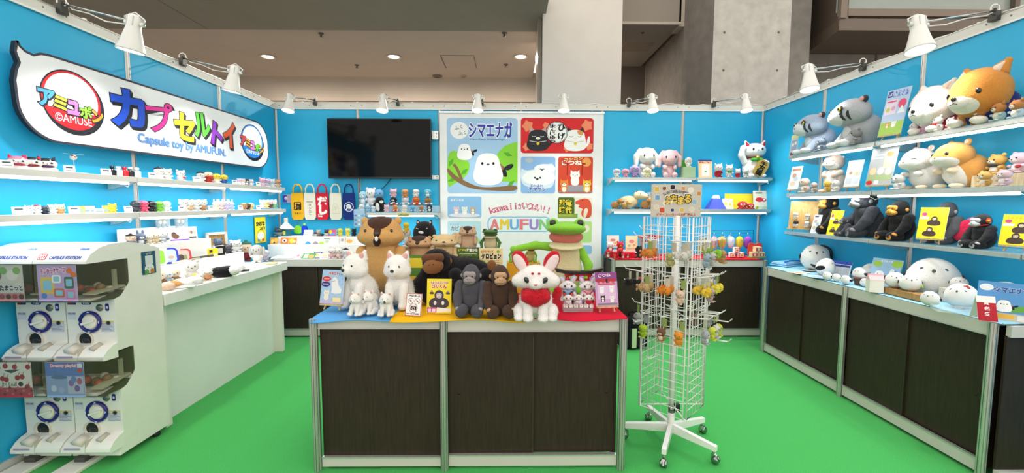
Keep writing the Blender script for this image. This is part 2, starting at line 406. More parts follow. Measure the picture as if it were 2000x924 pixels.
# box soffit, its underside, the wall behind and the return wall
b0, b1 = at(1205, 48, Y=1.6), at(1330, 48, Y=1.6); bz = b0.z; bf = at(1283, 107, Z=bz)
m = MB(); m.box(((b0.x + b1.x) / 2, 2.6, bz + 1.0), (b1.x - b0.x, 2.0, 2.0), M('#948a7f', 'plaster')); m.box(((b0.x + b1.x) / 2, 1.59, bz + .02), (b1.x - b0.x, .03, .04), M('#b5a999'))
p = at(1245, 92, Z=bz); m.box((p.x, p.y, bz - .001), (.5, .45, .004), M('#8a7d70', 'plaster')); m.ell((b0.x + .5, 1.9, bz), (.03, .03, .02), M('#4b443d')); struct(m.build('wall_soffit'))
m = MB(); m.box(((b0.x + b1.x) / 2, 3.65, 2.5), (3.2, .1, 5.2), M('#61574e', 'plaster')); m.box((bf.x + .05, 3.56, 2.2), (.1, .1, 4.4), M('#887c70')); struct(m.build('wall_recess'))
k0, k1, k2 = at(1335, 100, Y=1.6), at(1392, 100, Y=1.0), at(1542, 100, Y=1.0)
m = MB(); m.box((b1.x + .03, 1.75, bz + .5), (.12, .3, 1.04), M('#b0a394'))
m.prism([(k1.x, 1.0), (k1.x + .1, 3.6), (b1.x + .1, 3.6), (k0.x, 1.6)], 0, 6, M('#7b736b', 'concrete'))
q0 = at(1283, 182, Y=3.2); q1 = at(1328, 150, Y=1.9)
m.tube([(q0.x, 3.2, q0.z), (q1.x - .05, 1.72, q1.z)], .012, M('#4d4741'), 6); struct(m.build('wall_return'))
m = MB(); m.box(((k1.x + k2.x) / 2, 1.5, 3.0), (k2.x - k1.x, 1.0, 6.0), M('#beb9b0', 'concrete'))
for px, py in ((1415, 63), (1521, 63), (1413, 137), (1518, 137)):
    h = at(px, py, Y=1.0); m.ell((h.x, 1.0, h.z), (.018, .01, .018), M('#6d6861'), None, 10, 6)
struct(m.build('column_concrete'))
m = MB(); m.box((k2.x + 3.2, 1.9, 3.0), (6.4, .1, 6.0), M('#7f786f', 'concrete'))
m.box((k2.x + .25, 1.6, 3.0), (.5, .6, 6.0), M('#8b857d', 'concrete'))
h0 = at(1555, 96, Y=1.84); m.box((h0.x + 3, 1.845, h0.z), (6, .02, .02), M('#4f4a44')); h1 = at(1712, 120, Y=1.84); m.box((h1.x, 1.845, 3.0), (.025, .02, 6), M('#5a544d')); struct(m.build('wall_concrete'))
# the deep framed window high on the concrete wall
wA, wB = at(1640, 36, Y=.9), at(1968, 0, Y=.9); wl = at(1578, 88, Y=1.8)
m = MB(); FR = M('#6b5c4e'); zb = wA.z
m.prism([(wA.x, .9), (wA.x + 3, .9), (wA.x + 3, 1.85), (wl.x, 1.85)], zb - .16, zb, FR)
m.prism([(wA.x, .9), (wA.x + .12, .9), (wl.x + .12, 1.85), (wl.x, 1.85)], zb, zb + 1.6, M('#5f5145'))
m.box((wA.x + 1.5, .93, zb + .09), (3.0, .05, .1), M('#7d6d5e')); m.box((wA.x + .04, .9, zb + .8), (.09, .05, 1.6), M('#7d6d5e')); m.box((wA.x + 2.52, .92, zb + .8), (.07, .06, 1.6), M('#5f5145'))
m.box((wA.x + .25, 1.02, zb + .8), (.03, .03, 1.6), M('#6b5c4e'))
w1 = struct(m.build('window_1')); g = MB(); g.box((wA.x + 1.5, .97, zb + .9), (3.0, .02, 1.6), M('#98a097', 'gloss')); g.build('pane', w1)
# ceiling fittings
for i, (px, nm) in enumerate(((523, 'far corner of the wall'), (769, 'television'), (1017, 'plastered column'))):
    p = at(px, 111, Z=CZ + .06); z = CZ + .06
    t = thing('ceiling_downlight', ['round recessed downlight in tan ceiling, furthest from the pale column', 'round recessed downlight in tan ceiling between the other two', 'round recessed downlight in tan ceiling close beside the pale column'][i], 'ceiling light', (p.x, p.y, z), 0, 'recessed downlights')
    q = MB(); q.lathe([(.10, .012), (.145, .004), (.15, -.012), (.135, -.016), (.105, -.004), (.1, .012)], M('#b7a793'), n=28); q.build('trim_ring', t)
    q = MB(); q.lathe([(0, -.002), (.1, -.002)], M('#fff1dd', 'glow'), n=24); q.build('diffuser', t)
    area('downlight', (0, 0, -.03), .2, DOWN_W, (0, 0, 0), col=(1, .92, .82), parent=t)
p = at(897, 121, Z=CZ + .06); q = MB(); q.box((0, 0, -.002), (.62, .72, .004), M('#b7a799', 'plaster')); q.box((-.31, 0, -.004), (.018, .72, .008), M('#3f3830')); q.box((.31, 0, -.004), (.008, .72, .008), M('#5b5147')); q.box((0, -.36, -.004), (.62, .008, .008), M('#5b5147'))
tag(q.build('access_hatch', None, (p.x, p.y, CZ + .06)), 'square access hatch outlined in the tan ceiling', 'hatch')
for px, py, r, lb in ((854, 148, .11, 'dark round air vent in tan ceiling behind the hatch'), (905, 148, .07, 'pale flat round detector in tan ceiling behind the hatch')):
    p = at(px, py, Z=CZ + .06); q = MB(); q.lathe([(r, 0), (r * .9, -.03), (r * .6, -.035), (r * .55, -.01), (0, -.012)], M('#6d5f50' if r > .1 else '#a08f7c'), n=20); tag(q.build('ceiling_vent' if r > .1 else 'smoke_detector', None, (p.x, p.y, CZ + .06)), lb, 'vent' if r > .1 else 'detector')
for px, py, lb in ((627, 65, 'tiny sprinkler head near the front edge of ceiling, far from column'), (697, 127, 'tiny sprinkler head between two downlights'), (985, 64, 'tiny sprinkler head near the front edge of ceiling, close to column'), (988, 126, 'tiny sprinkler head just past the downlight by the column')):
    p = at(px, py, Z=CZ + .06); q = MB(); q.lathe([(.045, 0), (.04, -.012), (.015, -.02), (.015, -.05), (.03, -.055), (0, -.06)], M('#54483d', 'gloss'), n=12); tag(q.build('sprinkler_head', None, (p.x, p.y, CZ + .06)), lb, 'sprinkler', 'ceiling sprinklers')
# ================================================================== counters and tables
def counter(label, L, D, H, loc, rz, doors, rail=(.075, .075), top='#e9e9e6', lp=True, group='dark shell-scheme counters', end=True):
    t = thing('display_counter', label, 'counter', loc, rz, group); m = MB()
    m.box((L / 2, D / 2, H - .012), (L - .05, D - .05, .024), M(top, 'panel')); m.build('worktop', t)
    m = MB(); m.box((L / 2, .012, H - rail[0] / 2 - .001), (L - .046, .022, rail[0]), M('#d2cec6', 'panel')); m.box((L / 2, .006, H - rail[0]), (L - .046, .02, .006), M('#dedcd8', 'metal')); m.build('top_rail', t)
    m = MB(); m.box((L / 2, .012, .02 + rail[1] / 2), (L - .046, .022, rail[1]), M('#cdc9c0', 'panel')); m.box((L / 2, .006, .02 + rail[1]), (L - .046, .02, .006), M('#dedcd8', 'metal')); m.build('bottom_rail', t)
    w = (L - .05) / doors
    for i in range(doors):
        m = MB(); y = .026 + (.012 if i % 2 else 0); m.box(((.025) + w * (i + .5), y, (H - rail[0] + rail[1] + .02) / 2), (w + (.01 if i < doors - 1 else 0), .012, H - rail[0] - rail[1] - .02), M(DARK, 'wood'))
        if doors > 1:
            m.lathe([(.006, 0), (.006, .002), (0, .002)], M('#0c0a09'), (0, 0, 0), 10, TR(.025 + (w * i + .055 if i == 0 else w * (i + 1) - .055), y - .0061, H * .5, 90)); m.box(((.025) + w * (i + (1 if i == 0 else 0)), y - .0065, H * .47), (.004, .001, H * .8), M('#5b5049', 'metal'))
        m.build('sliding_door' if doors > 1 else 'front_panel', t)
    for x in (0.03, L - .03): m = MB(); m.box((x, D / 2, H / 2), (.012, D - .05, H - .08), M(DARK, 'wood')); m.build('side_panel', t)
    for x, y in (((.0, .0), (0, D)) if lp else ()) + ((L, .0), (L, D)): post('post', t, x, y, .0, H - .0005, .022)
    for x in (0.06, L - .06): m = MB(); m.lathe([(.018, 0), (.02, .01), (.008, .012), (.008, .03)], M('#8b8d88', 'metal'), (x, .05, 0), 10); m.build('foot', t)
    return t
CH = .87
counter('dark counter with one wide blank front panel, under the blue cloth', .712, .72, CH, (-1.229, -2.935, 0), 0, 1, (.055, .055))
counter('dark counter with two sliding doors, under the red cloth', .995, .72, CH, (-.517, -2.935, 0), 0, 2, (.07, .065), lp=False)
counter('dark counter below the tote bags along the back wall', .99, .54, CH + .01, (-2.78, -.56, 0), 0, 2)
counter('dark counter behind the plush beaver and gorillas along the back wall', .82, .54, CH + .01, (-1.79, -.56, 0), 0, 2, lp=False)
counter('dark counter by the poster at the red-cloth end of the back wall', .82, .54, CH + .01, (1.02, -.57, 0), 0, 2)
counter('dark counter behind the wire rack in the back corner', .88, .54, CH + .01, (1.84, -.57, 0), 0, 1, lp=False)
counter('dark two-door counter nearest the back corner under the blue cloth', 1.0, .47, CH, (2.45, -1.03, 0), -PI / 2, 2)
counter('dark two-door counter at the open end under the big white birds', .99, .47, CH, (2.45, -2.03, 0), -PI / 2, 2, lp=False)
m = MB(); t = thing('counter_end_panel', 'dark end panel with metal frame at the open end of the row', 'panel', (2.452, -3.075, 0), 0)
m.box((.28, .02, .44), (.5, .012, .74), M(DARK, 'wood')); m.build('panel', t)
for z in (.035, .835): m = MB(); m.box((.28, .01, z), (.5, .025, .06), M('#d2cec6', 'panel')); m.build('rail', t)
for x in (.5,): post('post', t, x, .01, 0, CH + .004, .024)
# white table along the left wall
t = thing('white_table', 'long white panel-sided display table below the wall shelves', 'table', (-2.39, -2.49, 0))
TH = .91
m = MB(); m.box((-.28, .765, TH - .04), (.56, 1.53, .08), M('#f1f0ea', 'panel'), .004); m.build('tabletop', t)
for y in (.02, 1.47): m = MB(); m.box((-.30, y + .02, (TH - .08) / 2), (.50, .05, TH - .08), M('#eeeae0', 'panel'), .003); m.build('end_panel', t)
m = MB(); m.box((-.14, .765, (TH - .08) / 2), (.03, 1.44, TH - .08), M('#ecece6', 'panel')); m.build('front_panel', t)
# tiered white steps on the back counter and on the white table
def riser(label, x0, x1, y0, y1, z0, z1, name='display_step', group='white display steps'):
    m = MB(); m.box((0, 0, (z1 - z0) / 2), (x1 - x0, y1 - y0, z1 - z0), M('#f6f5f1', 'panel'), .003); return tag(m.build(name, None, ((x0 + x1) / 2, (y0 + y1) / 2, z0)), label, 'display step', group)
# ================================================================== shelves
SHELVES = {}
def shelf(label, P0, P1, depth, group, glass=True, tube=True):
    """board from P0 to P1 along its front edge; the wall is behind"""
    a, b = Vector(P0), Vector(P1); d = b - a; L = d.length; rz = math.atan2(d.y, d.x); t = thing('wall_shelf', label, 'shelf', a, rz, group); m = MB()
    if glass:
        m.box((L / 2, depth / 2, -.005), (L - .006, depth, .010), M('#e6f2f0', 'clear'), .002); m.build('glass_board', t)
        m = MB(); m.box((L / 2, .01, -.018), (L - .006, .014, .026), M('#d5d8d4', 'metal')); m.build('front_rail', t)
    else:
        m.box((L / 2, depth / 2, -.012), (L - .004, depth, .022), M('#efede8', 'panel'), .002); m.build('board', t)
        m = MB(); m.box((L / 2, .004, -.016), (L - .004, .012, .036), M('#d8d5cf', 'panel'), .002); m.build('front_rail', t)
    for x in (.012, L - .012):
        m = MB(); m.prism([(0, 0), (depth, 0), (depth, -.075), (depth * .8, -.07), (0.02, -.028), (0, -.02)], -.005, .005, M('#dcdcd8', 'metal'), frame((x, 0, -.011), (0, 1, 0), (0, 0, 1))); m.build('bracket', t)
    if tube:
        zt = -.044
        m = MB(); m.tube([(.04, .022, zt), (L - .05, .022, zt)], .0095, M('#ffffff', 'glow'), 10); m.build('led_tube', t)
        m = MB(); m.box((L / 2, .022, zt + .012), (L - .08, .02, .008), M('#f2f2f0')); m.build('lamp_holder', t)
        m = MB(); m.tube([(L - .05, .022, zt), (L - .03, .03, zt - .01), (L - .02, .05, zt - .025), (L - .012, .08, zt - .012), (L - .01, depth * .7, zt)], .003, M('#f2f2f0'), 6); m.build('cable', t)
        area('led', (L / 2, .024, zt - .014), L - .1, TUBE_W, (0, 0, 0), .02, (.93, .97, 1), t)
    return t
LX, LZ1, LZ2 = -2.77, 1.68, 1.433
for z, nm in ((LZ1, 'upper'), (LZ2, 'lower')):
    for (y0, y1), w in (((-3.2, -2.2), 'at the capsule-machine end'), ((-2.2, -1.2), 'in the middle of the wall'), ((-1.2, -.22), 'at the tote-bag end')):
        shelf(f'{nm} white lit shelf on the capsule-toy wall, {w}', (LX, y0, z), (LX, y1, z), .19, 'white shelves under the capsule-toy sign', False)
RX, RZ = 2.65, (1.985, 1.61, 1.235)
for z, nm in zip(RZ, ('top', 'middle', 'lowest')):
    for y0, y1, w in ((-.97, -1.97, 'in the section nearer the back corner'), (-1.97, -2.95, 'in the section nearer the open end'), (-2.95, -3.9, 'cut off by the picture edge')):
        shelf(f'{nm} glass shelf of plush animals, {w}', (RX, y0, z), (RX, y1, z), .30, 'glass shelves of plush animals', tube=(nm != 'lowest'))
BZ = (1.815, 1.445)
for z, nm in zip(BZ, ('upper', 'lower')):
    for x0, x1, w in ((1.05, 2.03, 'beside the poster'), (2.03, 2.93, 'in the back corner')):
        shelf(f'{nm} glass shelf on the back wall {w}', (x0, -.30, z), (x1, -.30, z), .28, 'glass shelves on the back wall')
shelf('short glass shelf of stacked seals below the television', (-1.83, -.30, 1.40), (-.975, -.30, 1.40), .28, 'glass shelves on the back wall')
# ================================================================== spotlights clamped to the wall tops
LW = M('#e9e8e2', 'gloss')
def lamp(label, base, head, tilt, size=1.0, lit=True, aim=None):
    """base on the wall top, head = top of the lamp housing"""
    b = Vector(base); h = Vector(head); t = thing('clip_spotlight', label, 'spotlight', b, 0, 'clip spotlights along the wall tops')
    m = MB(); m.box((0, 0, -.015), (.035, .05, .06), M('#4a4a48', 'metal'), .003); m.tube([(0, 0, .01), (0, 0, .035)], .008, M('#2b2b2a'), 8); m.build('clamp', t)
    r = h - b; m = MB(); m.tube([(0, 0, .02), r * .96 + Vector((0, 0, .01 if abs(r.z) < .1 else 0))], .006, M('#b8c0c2', 'chrome'), 8); m.build('arm', t)
    R = Euler(tilt).to_matrix().to_4x4(); T = Matrix.Translation(r) @ R @ Matrix.Scale(size, 4)
    m = MB(); m.lathe([(0, .045), (.025, .045), (.033, .035), (.034, -.02), (.036, -.03), (.052, -.1), (.066, -.145), (.068, -.155), (.064, -.155), (.05, -.1), (.03, -.03)], LW, n=28, T=T)
    for k in range(6): a = k * PI / 3; m.box((.0345 * math.cos(a), .0345 * math.sin(a), .01), (.004, .004, .05), M('#d6d5cf'), T=T)
    m.build('lamp_shade', t)
    m = MB(); m.lathe([(0, -.14), (.04, -.143), (.06, -.15)], M('#ffffff', 'glow' if lit else 'gloss'), n=24, T=T); m.build('bulb', t)
    m = MB(); m.tube([(-.036, 0, .0), (-.05, 0, .0)], .012, LW, 10, T); m.tube([(.036, 0, .0), (.055, 0, .0)], .012, LW, 10, T); m.tube([(-.05, 0, 0), (-.055, -.0, .03), (0, -.0, .06), (.055, 0, .03), (.055, 0, 0)], .005, M('#cfd3d2', 'metal'), 6, T); m.build('joint', t)
    pts = [T @ Vector((0, 0, .045))] + [r * k + Vector((0.01 * math.sin(9 * k), .01, .015 * math.sin(k * 7) - .01)) for k in (.85, .6, .35, .1)] + [Vector((.03 * math.cos(a), .0, .03 + .03 * math.sin(a))) for a in np.linspace(0, 9, 14)]
    m = MB(); m.tube(pts, .004, M('#eceae2'), 6); m.build('cable', t)
    l = bpy.data.lights.new('spot', 'SPOT'); l.energy = SPOT_W; l.spot_size = math.radians(125); l.spot_blend = .8; l.shadow_soft_size = .05; l.color = (1, .99, .97)
    o = bpy.data.objects.new('spot', l); COL.objects.link(o); o.parent = t; o.matrix_local = Matrix.Translation(r) @ R @ Matrix.Translation((0, 0, -.165 * size))
    return t
for px, dx, nm in ((566, .13, 'in the corner above the tote bags'), (748, .08, 'above the television'), (933, .03, 'above the bird poster'), (1101, .05, 'above the red cat poster'), (1274, -.17, 'above the lop-eared rabbits'), (1456, -.2, 'above the large beckoning cat')):
    p = at(px, 190, Y=-.36); lamp('white clip spotlight ' + nm, (p.x + dx, -.028, WH + .018), (p.x, -.36, p.z - .01), (math.radians(-14), math.radians(3 if px < 700 else 0), 0))
for cx, cy, px, py, nm in ((115, 40, 262, 46, 'over the big round logo end of the sign'), (352, 135, 458, 140, 'over the small logo end of the sign')):
    b = at(cx, cy, X=-2.97); h = at(px, py, Y=b.y); lamp('white clip spotlight on a long arm ' + nm, (-2.945, b.y, WH + .018), (h.x, b.y, h.z), (0, math.radians(11), 0), 1.12)
for cx, cy, px, py, nm in ((1950, 30, 1793, 48, 'over the big shiba plush'), (1690, 137, 1580, 138, 'over the grey wildcat plush')):
    b = at(cx, cy, X=2.97); h = at(px, py, Y=b.y); lamp('white clip spotlight on a long arm ' + nm, (2.945, b.y, WH + .018), (h.x, b.y, h.z), (math.radians(-11), math.radians(2), 0), 1.15)
def cable(pts, label):
    m = MB(); q = []
    for a, b in zip(pts, pts[1:]):
        a = Vector(a); b = Vector(b); n = max(2, int((b - a).length / .06))
        for i in range(n): k = i / n; q.append(a.lerp(b, k) + Vector((0, 0, random.uniform(.0, .012) - .03 * math.sin(PI * ((i % 8) / 8)) * .3)))
    q.append(Vector(pts[-1])); m.tube(q, .0045, M('#e6e3d8'), 6)
    for i in range(5, len(q) - 2, 11): m.box(q[i], (.022, .022, .02), M('#f1efe6'), .004)
    tag(m.build('power_cable'), label, 'cable', 'white cables along the wall tops')
cable([(-2.992, -3.9, WH + .016), (-2.992, -.03, WH + .016)], 'white power cable lying along the top of the capsule-toy wall')
cable([(-2.95, .022, WH + .016), (2.95, .022, WH + .016)], 'white power cable lying along the top of the back wall')
cable([(2.992, -.03, WH + .016), (2.992, -3.9, WH + .016)], 'white power cable lying along the top of the plush-shelf wall')
# ================================================================== the big sign on the capsule-toy wall
XF = ((0, 1, 0), (0, 0, 1))
t = thing('wall_sign', 'white speech-bubble sign with big coloured katakana letters', 'sign', (-2.955, -2.75, 1.84))
out = [(-.007, .562), (.004, .535), (.03, .515), (.07, .508), (.11, .53), (.16, .537)] + [(2.22 + .22 * math.cos(math.radians(a)), .33 + .215 * math.sin(math.radians(a))) for a in range(90, -1, -10)] + \
      [(2.22 + .22 * math.cos(math.radians(a)), .235 + .185 * math.sin(math.radians(a))) for a in range(0, -91, -10)] + [(.2, .028)] + [(.19 + .22 * math.cos(math.radians(a)), .235 + .21 * math.sin(math.radians(a))) for a in range(-100, -181, -10)] + [(-.034, .34), (-.022, .40), (-.004, .445), (-.02, .5)]
T = frame((0, 0, 0), *XF); m = MB(); m.prism(out[::-1], .022, .055, M('#eef0f4', 'panel'), T, M('#25262e'))
A = Art(m, frame((.0552, 0, 0), *XF), .0002)
edge = out + [out[0]]
A.line(edge, .014, '#3a3b46')
def emblem(cx, cy, rx, ry, red, letters, size):
    A.poly(circ(cx + .012, cy - .02, rx + .012, ry + .012, 40), '#23242c'); A.poly(circ(cx, cy, rx + .008, ry + .008, 40), '#23242c'); A.poly(circ(cx, cy, rx, ry, 40), red); A.poly(circ(cx, cy + .01, rx * .9, ry * .88, 40), '#f4f5f8')
    A.poly(circ(cx, cy, rx, ry, 30, 200, 340), red)
    A.txt('©AMUSE', cx - rx * .62, cy - ry * .78, cx + rx * .62, cy - ry * .5, '#ffffff', 0)
    n = len(letters); w = rx * 2.1 / n
    for i, (ch, c) in enumerate(letters):
        s = w * (1.1 if i == 0 else .92); x = cx - rx * 1.05 + w * (i + .5); y = cy - ry * (.1 + .07 * i)
        A.txt(ch, x - s / 2 + .006, y - s * .5 - .006, x + s / 2 + .006, y + s * .55 - .006, '#23242c', .07)
        A.txt(ch, x - s / 2, y - s * .5, x + s / 2, y + s * .55, c, .045, 0, '#23242c', .05)
emblem(.274, .297, .182, .178, '#d8222c', (('ア', '#4fa6ea'), ('ミ', '#f4e23a'), ('ュ', '#ee74c8'), ('ポ', '#8bdc3c'), ('ン', '#f29a38')), 1)
emblem(2.148, .318, .19, .172, '#1d7fd6', (('ア', '#e23b3b'), ('ミ', '#f0a030'), ('ュ', '#ee74c8'), ('ポ', '#6ecb3c'), ('ン', '#f0a030')), 1)
for ch, c, x0, y0, x1, y1, r in (('カ', '#1f55d8', .545, .222, .795, .46, 4), ('プ', '#ee2fa2', .825, .228, 1.075, .44, 8), ('セ', '#f5df2e', 1.092, .20, 1.30, .405, -4), ('ル', '#62d444', 1.31, .262, 1.49, .45, 6), ('ト', '#9a38d0', 1.535, .205, 1.66, .40, -12), ('イ', '#e85a24', 1.69, .215, 1.85, .44, 2)):
    A.txt(ch, x0 + .018, y0 - .018, x1 + .018, y1 - .018, '#22232b', .065, r); A.txt(ch, x0 + .01, y0 - .010, x1 + .01, y1 - .010, '#22232b', .065, r)
    A.txt(ch, x0, y0, x1, y1, c, .02 if ch == 'プ' else .045, r, '#22232b', .022); A.txt(ch, x0 + .004, y0 + .006, x1 - .004, y1, c, .0 if ch == 'プ' else .02, r)
[A.txt('Capsule toy by AMUFUN.', .73 + d, .092 + e, 1.70 + d, .178 + e, '#6c9fe2') for d in (-.003, .003) for e in (-.002, .002)]
m.build('sign_board', t)
for y in (.4, 1.2, 2.0): m = MB(); m.box((.0, y, .3), (.044, .05, .05), M('#9b9b98', 'metal')); m.build('wall_bracket', t)
# ================================================================== printed poster in the middle of the back wall
def bird(A, cx, cy, r, tilt=1, eyes=True):
    """round white bird seen from the front"""
    A.poly(smoothp([(cx + .95 * r, cy + .15 * r), (cx + 1.5 * r, cy + .42 * r), (cx + 1.62 * r, cy + .2 * r), (cx + 1.2 * r, cy - .1 * r)], 2), '#23242e')
    A.poly(smoothp([(cx + .6 * r, cy + .35 * r), (cx + 1.05 * r, cy + .2 * r), (cx + 1.25 * r, cy - .5 * r), (cx + .8 * r, cy - .35 * r)], 2), '#23242e'); A.poly(smoothp([(cx + .62 * r, cy + .45 * r), (cx + .9 * r, cy + .3 * r), (cx + 1.0 * r, cy), (cx + .7 * r, cy - .1 * r)], 2), '#a9684a')
    A.poly(smoothp([(cx, cy + 1.05 * r), (cx + .62 * r, cy + .9 * r), (cx + .78 * r, cy + .2 * r), (cx + 1.0 * r, cy - .5 * r), (cx + .6 * r, cy - .98 * r), (cx - .6 * r, cy - .98 * r), (cx - 1.0 * r, cy - .5 * r), (cx - .8 * r, cy + .2 * r), (cx - .65 * r, cy + .9 * r)], 3), '#fbfbfd')
    for s in (-.36, .33): A.poly(circ(cx + s * r, cy + .38 * r, .075 * r, .09 * r, 14), '#17171c')
    A.poly([(cx - .12 * r, cy + .33 * r), (cx, cy + .4 * r), (cx + .12 * r, cy + .33 * r), (cx, cy + .25 * r)], '#4a4a55')
def cat2(A, cx, cy, r, body, ear, mark=None):
    A.poly(smoothp([(cx + .9 * r, cy - .7 * r), (cx + 1.25 * r, cy - .2 * r), (cx + 1.2 * r, cy + .3 * r), (cx + 1.05 * r, cy + .25 * r), (cx + .95 * r, cy - .2 * r)], 2), body)
    for s in (-1, 1): A.poly([(cx + s * .75 * r, cy + .5 * r), (cx + s * .62 * r, cy + 1.05 * r), (cx + s * .25 * r, cy + .75 * r)], ear)
    A.poly(smoothp([(cx, cy + .85 * r), (cx + .72 * r, cy + .7 * r), (cx + .85 * r, cy), (cx + 1.0 * r, cy - .6 * r), (cx + .55 * r, cy - .95 * r), (cx - .55 * r, cy - .95 * r), (cx - 1.0 * r, cy - .6 * r), (cx - .85 * r, cy), (cx - .72 * r, cy + .7 * r)], 3), body)
    if mark: A.poly(smoothp([(cx + .1 * r, cy + .82 * r), (cx + .7 * r, cy + .7 * r), (cx + .6 * r, cy + .3 * r), (cx + .2 * r, cy + .45 * r)], 2), mark)
    dk = '#f4f4f4' if body < '#8' else '#4a4450'
    for s in (-.35, .35): A.line([(cx + (s - .14) * r, cy + .28 * r), (cx + s * r, cy + .22 * r), (cx + (s + .14) * r, cy + .28 * r)], .04 * r, dk)
    A.poly(circ(cx, cy + .1 * r, .2 * r, .1 * r, 14), '#f7f4f0'); A.line([(cx - .7 * r, cy - .12 * r), (cx, cy - .22 * r), (cx + .7 * r, cy - .12 * r)], .05 * r, '#d9cfd8'); A.poly(circ(cx, cy - .33 * r, .13 * r), '#efc93a')
def beast(A, cx, cy, r, body, ear, belly=None, eyes='#2b2528', tall=1.0, eartype='round'):
    """small sitting animal seen from the front"""
    A.poly(smoothp([(cx - .75 * r, cy - 1.0 * r * tall), (cx + .75 * r, cy - 1.0 * r * tall), (cx + .7 * r, cy + .1 * r), (cx - .7 * r, cy + .1 * r)], 2), body)
    if belly: A.poly(circ(cx, cy - .55 * r * tall, .42 * r, .45 * r * tall, 16), belly)
    for s in (-1, 1):
        if eartype == 'point': A.poly([(cx + s * .8 * r, cy + .4 * r), (cx + s * .75 * r, cy + 1.25 * r), (cx + s * .2 * r, cy + .75 * r)], ear)
        elif eartype == 'long': A.poly(circ(cx + s * .85 * r, cy + .05 * r, .22 * r, .75 * r, 14), ear)
        elif eartype == 'round': A.poly(circ(cx + s * .62 * r, cy + .85 * r, .26 * r, n=12), ear)
    A.poly(circ(cx, cy + .3 * r, .85 * r, .68 * r, 20), body)
    if belly: A.poly(circ(cx, cy + .1 * r, .45 * r, .32 * r, 14), belly)
    for s in (-.36, .36): A.poly(circ(cx + s * r, cy + .35 * r, .09 * r, n=10), eyes)
    A.poly(circ(cx, cy + .17 * r, .09 * r, .07 * r, 8), eyes)
t = thing('poster_panel', 'large white printed poster of coloured picture tiles in the middle of the back wall', 'poster', (0, -.032, 0)); m = MB()
m.box((.009, .008, 1.455), (1.985, .012, 2.30), M('#f2f2f5', 'paper')); m.box((.009, 0, 2.60), (2.0, .02, .022), M('#e4e4e4', 'metal'))
A = Art(m, frame((0, .0018, 0), (1, 0, 0), (0, 0, 1)), .0004)
A.poly(rrect(-.899, 1.627, -.042, 2.533, .04), '#a9cdf0'); A.poly(smoothp([(-.899, 2.1), (-.8, 2.16), (-.7, 2.05), (-.62, 2.0), (-.63, 1.9), (-.7, 1.8), (-.82, 1.74), (-.899, 1.68)], 2), '#8ed63e')
A.poly([(-.28, 2.12), (-.2, 2.2), (-.1, 2.24), (-.042, 2.25), (-.042, 1.76), (-.3, 1.78), (-.34, 1.9), (-.32, 2.02)], '#8ed63e')
for x, y, r in ((-.85, 2.0, 60), (-.69, 1.89, 40), (-.84, 1.79, 20), (-.16, 2.1, -20), (-.12, 1.75, 40)): A.poly(rotp([(x - .06, y), (x, y + .025), (x + .06, y), (x, y - .025)], r, x, y), '#57b02c')
A.poly(smoothp([(-.899, 1.95), (-.8, 1.84), (-.65, 1.76), (-.5, 1.70), (-.3, 1.705), (-.042, 1.735), (-.042, 1.655), (-.3, 1.66), (-.5, 1.67), (-.66, 1.70), (-.82, 1.79), (-.899, 1.88)], 2), '#8a6848')
A.line([(-.72, 1.79), (-.78, 1.93), (-.82, 1.98)], .035, '#8a6848')
bird(A, -.4, 1.915, .195); bird(A, -.685, 2.125, .098)
A.poly(smoothp(circ(-.748, 2.385, .112, .105, 12), 2), '#f6f6f8'); A.txt('ふく', -.81, 2.395, -.71, 2.44, '#3a3a3a', .01, 15); A.txt('ふく', -.765, 2.33, -.665, 2.375, '#3a3a3a', .01, 10)
A.txt('シマエナガ', -.63, 2.305, -.11, 2.478, '#3b3fae', .03, 0, '#ffffff', .05); A.txt('Fuku-Fuku Shimaenaga', -.62, 2.262, -.20, 2.292, '#3a55a0')
A.poly(rrect(-.004, 2.115, .88, 2.538, .04), '#dc2a2e')
for x, y, r in ((.08, 2.44, .07), (.8, 2.45, .07), (.07, 2.19, .05), (.3, 2.45, .04), (.83, 2.2, .05), (.56, 2.17, .04)): A.poly(smoothp([(x + r * math.cos(k * PI / 5) * (1.15 if k % 2 else .7), y + r * math.sin(k * PI / 5) * (1.15 if k % 2 else .7)) for k in range(10)], 2), '#f2906a')
cat2(A, .205, 2.28, .145, '#2b2b30', '#c9a9a9'); cat2(A, .66, 2.28, .145, '#fafafa', '#3a3336', '#e09a58')
A.ring(.435, 2.365, .132, .12, '#2b2b30'); A.poly(circ(.435, 2.365, .125), '#fbfbfb'); A.ring(.435, 2.365, .12, .115, '#4a4a52')
for i, ch in enumerate('ひげ'): A.txt(ch, .45, 2.385 - .1 * i, .53, 2.46 - .1 * i, '#1c1c20', .04)
for i, ch in enumerate('まんじゅう'): A.txt(ch, .35, 2.42 - .045 * i, .415, 2.46 - .045 * i, '#1c1c20', .03)
A.poly(rrect(-.002, 1.628, .42, 2.073, .03), '#8fb9ea'); A.poly(smoothp([(0, 1.95), (.05, 1.9), (.2, 1.93), (.3, 1.98), (.415, 2.0), (.415, 1.72), (.3, 1.68), (.1, 1.7), (0, 1.75)], 2), '#dbe9f7')
A.poly(circ(.22, 1.82, .2, .095), '#f6f9fc'); A.poly(circ(.29, 1.93, .13, .055), '#f6f9fc'); A.poly(circ(.1, 2.03, .05, .03), '#b9c3cf')
for x, y, r in ((.17, 1.82, .012), (.235, 1.82, .012), (.2, 1.805, .016), (.235, 1.925, .008), (.28, 1.925, .008), (.257, 1.915, .01)): A.poly(circ(x, y, r, n=10), '#30303a')
A.txt('ほわほわ', .11, 1.702, .27, 1.74, '#3f78c8', .02, 0, '#ffffff', .06); A.txt('アザラシ', .10, 1.655, .30, 1.70, '#2458b8', .04, 0, '#ffffff', .06)
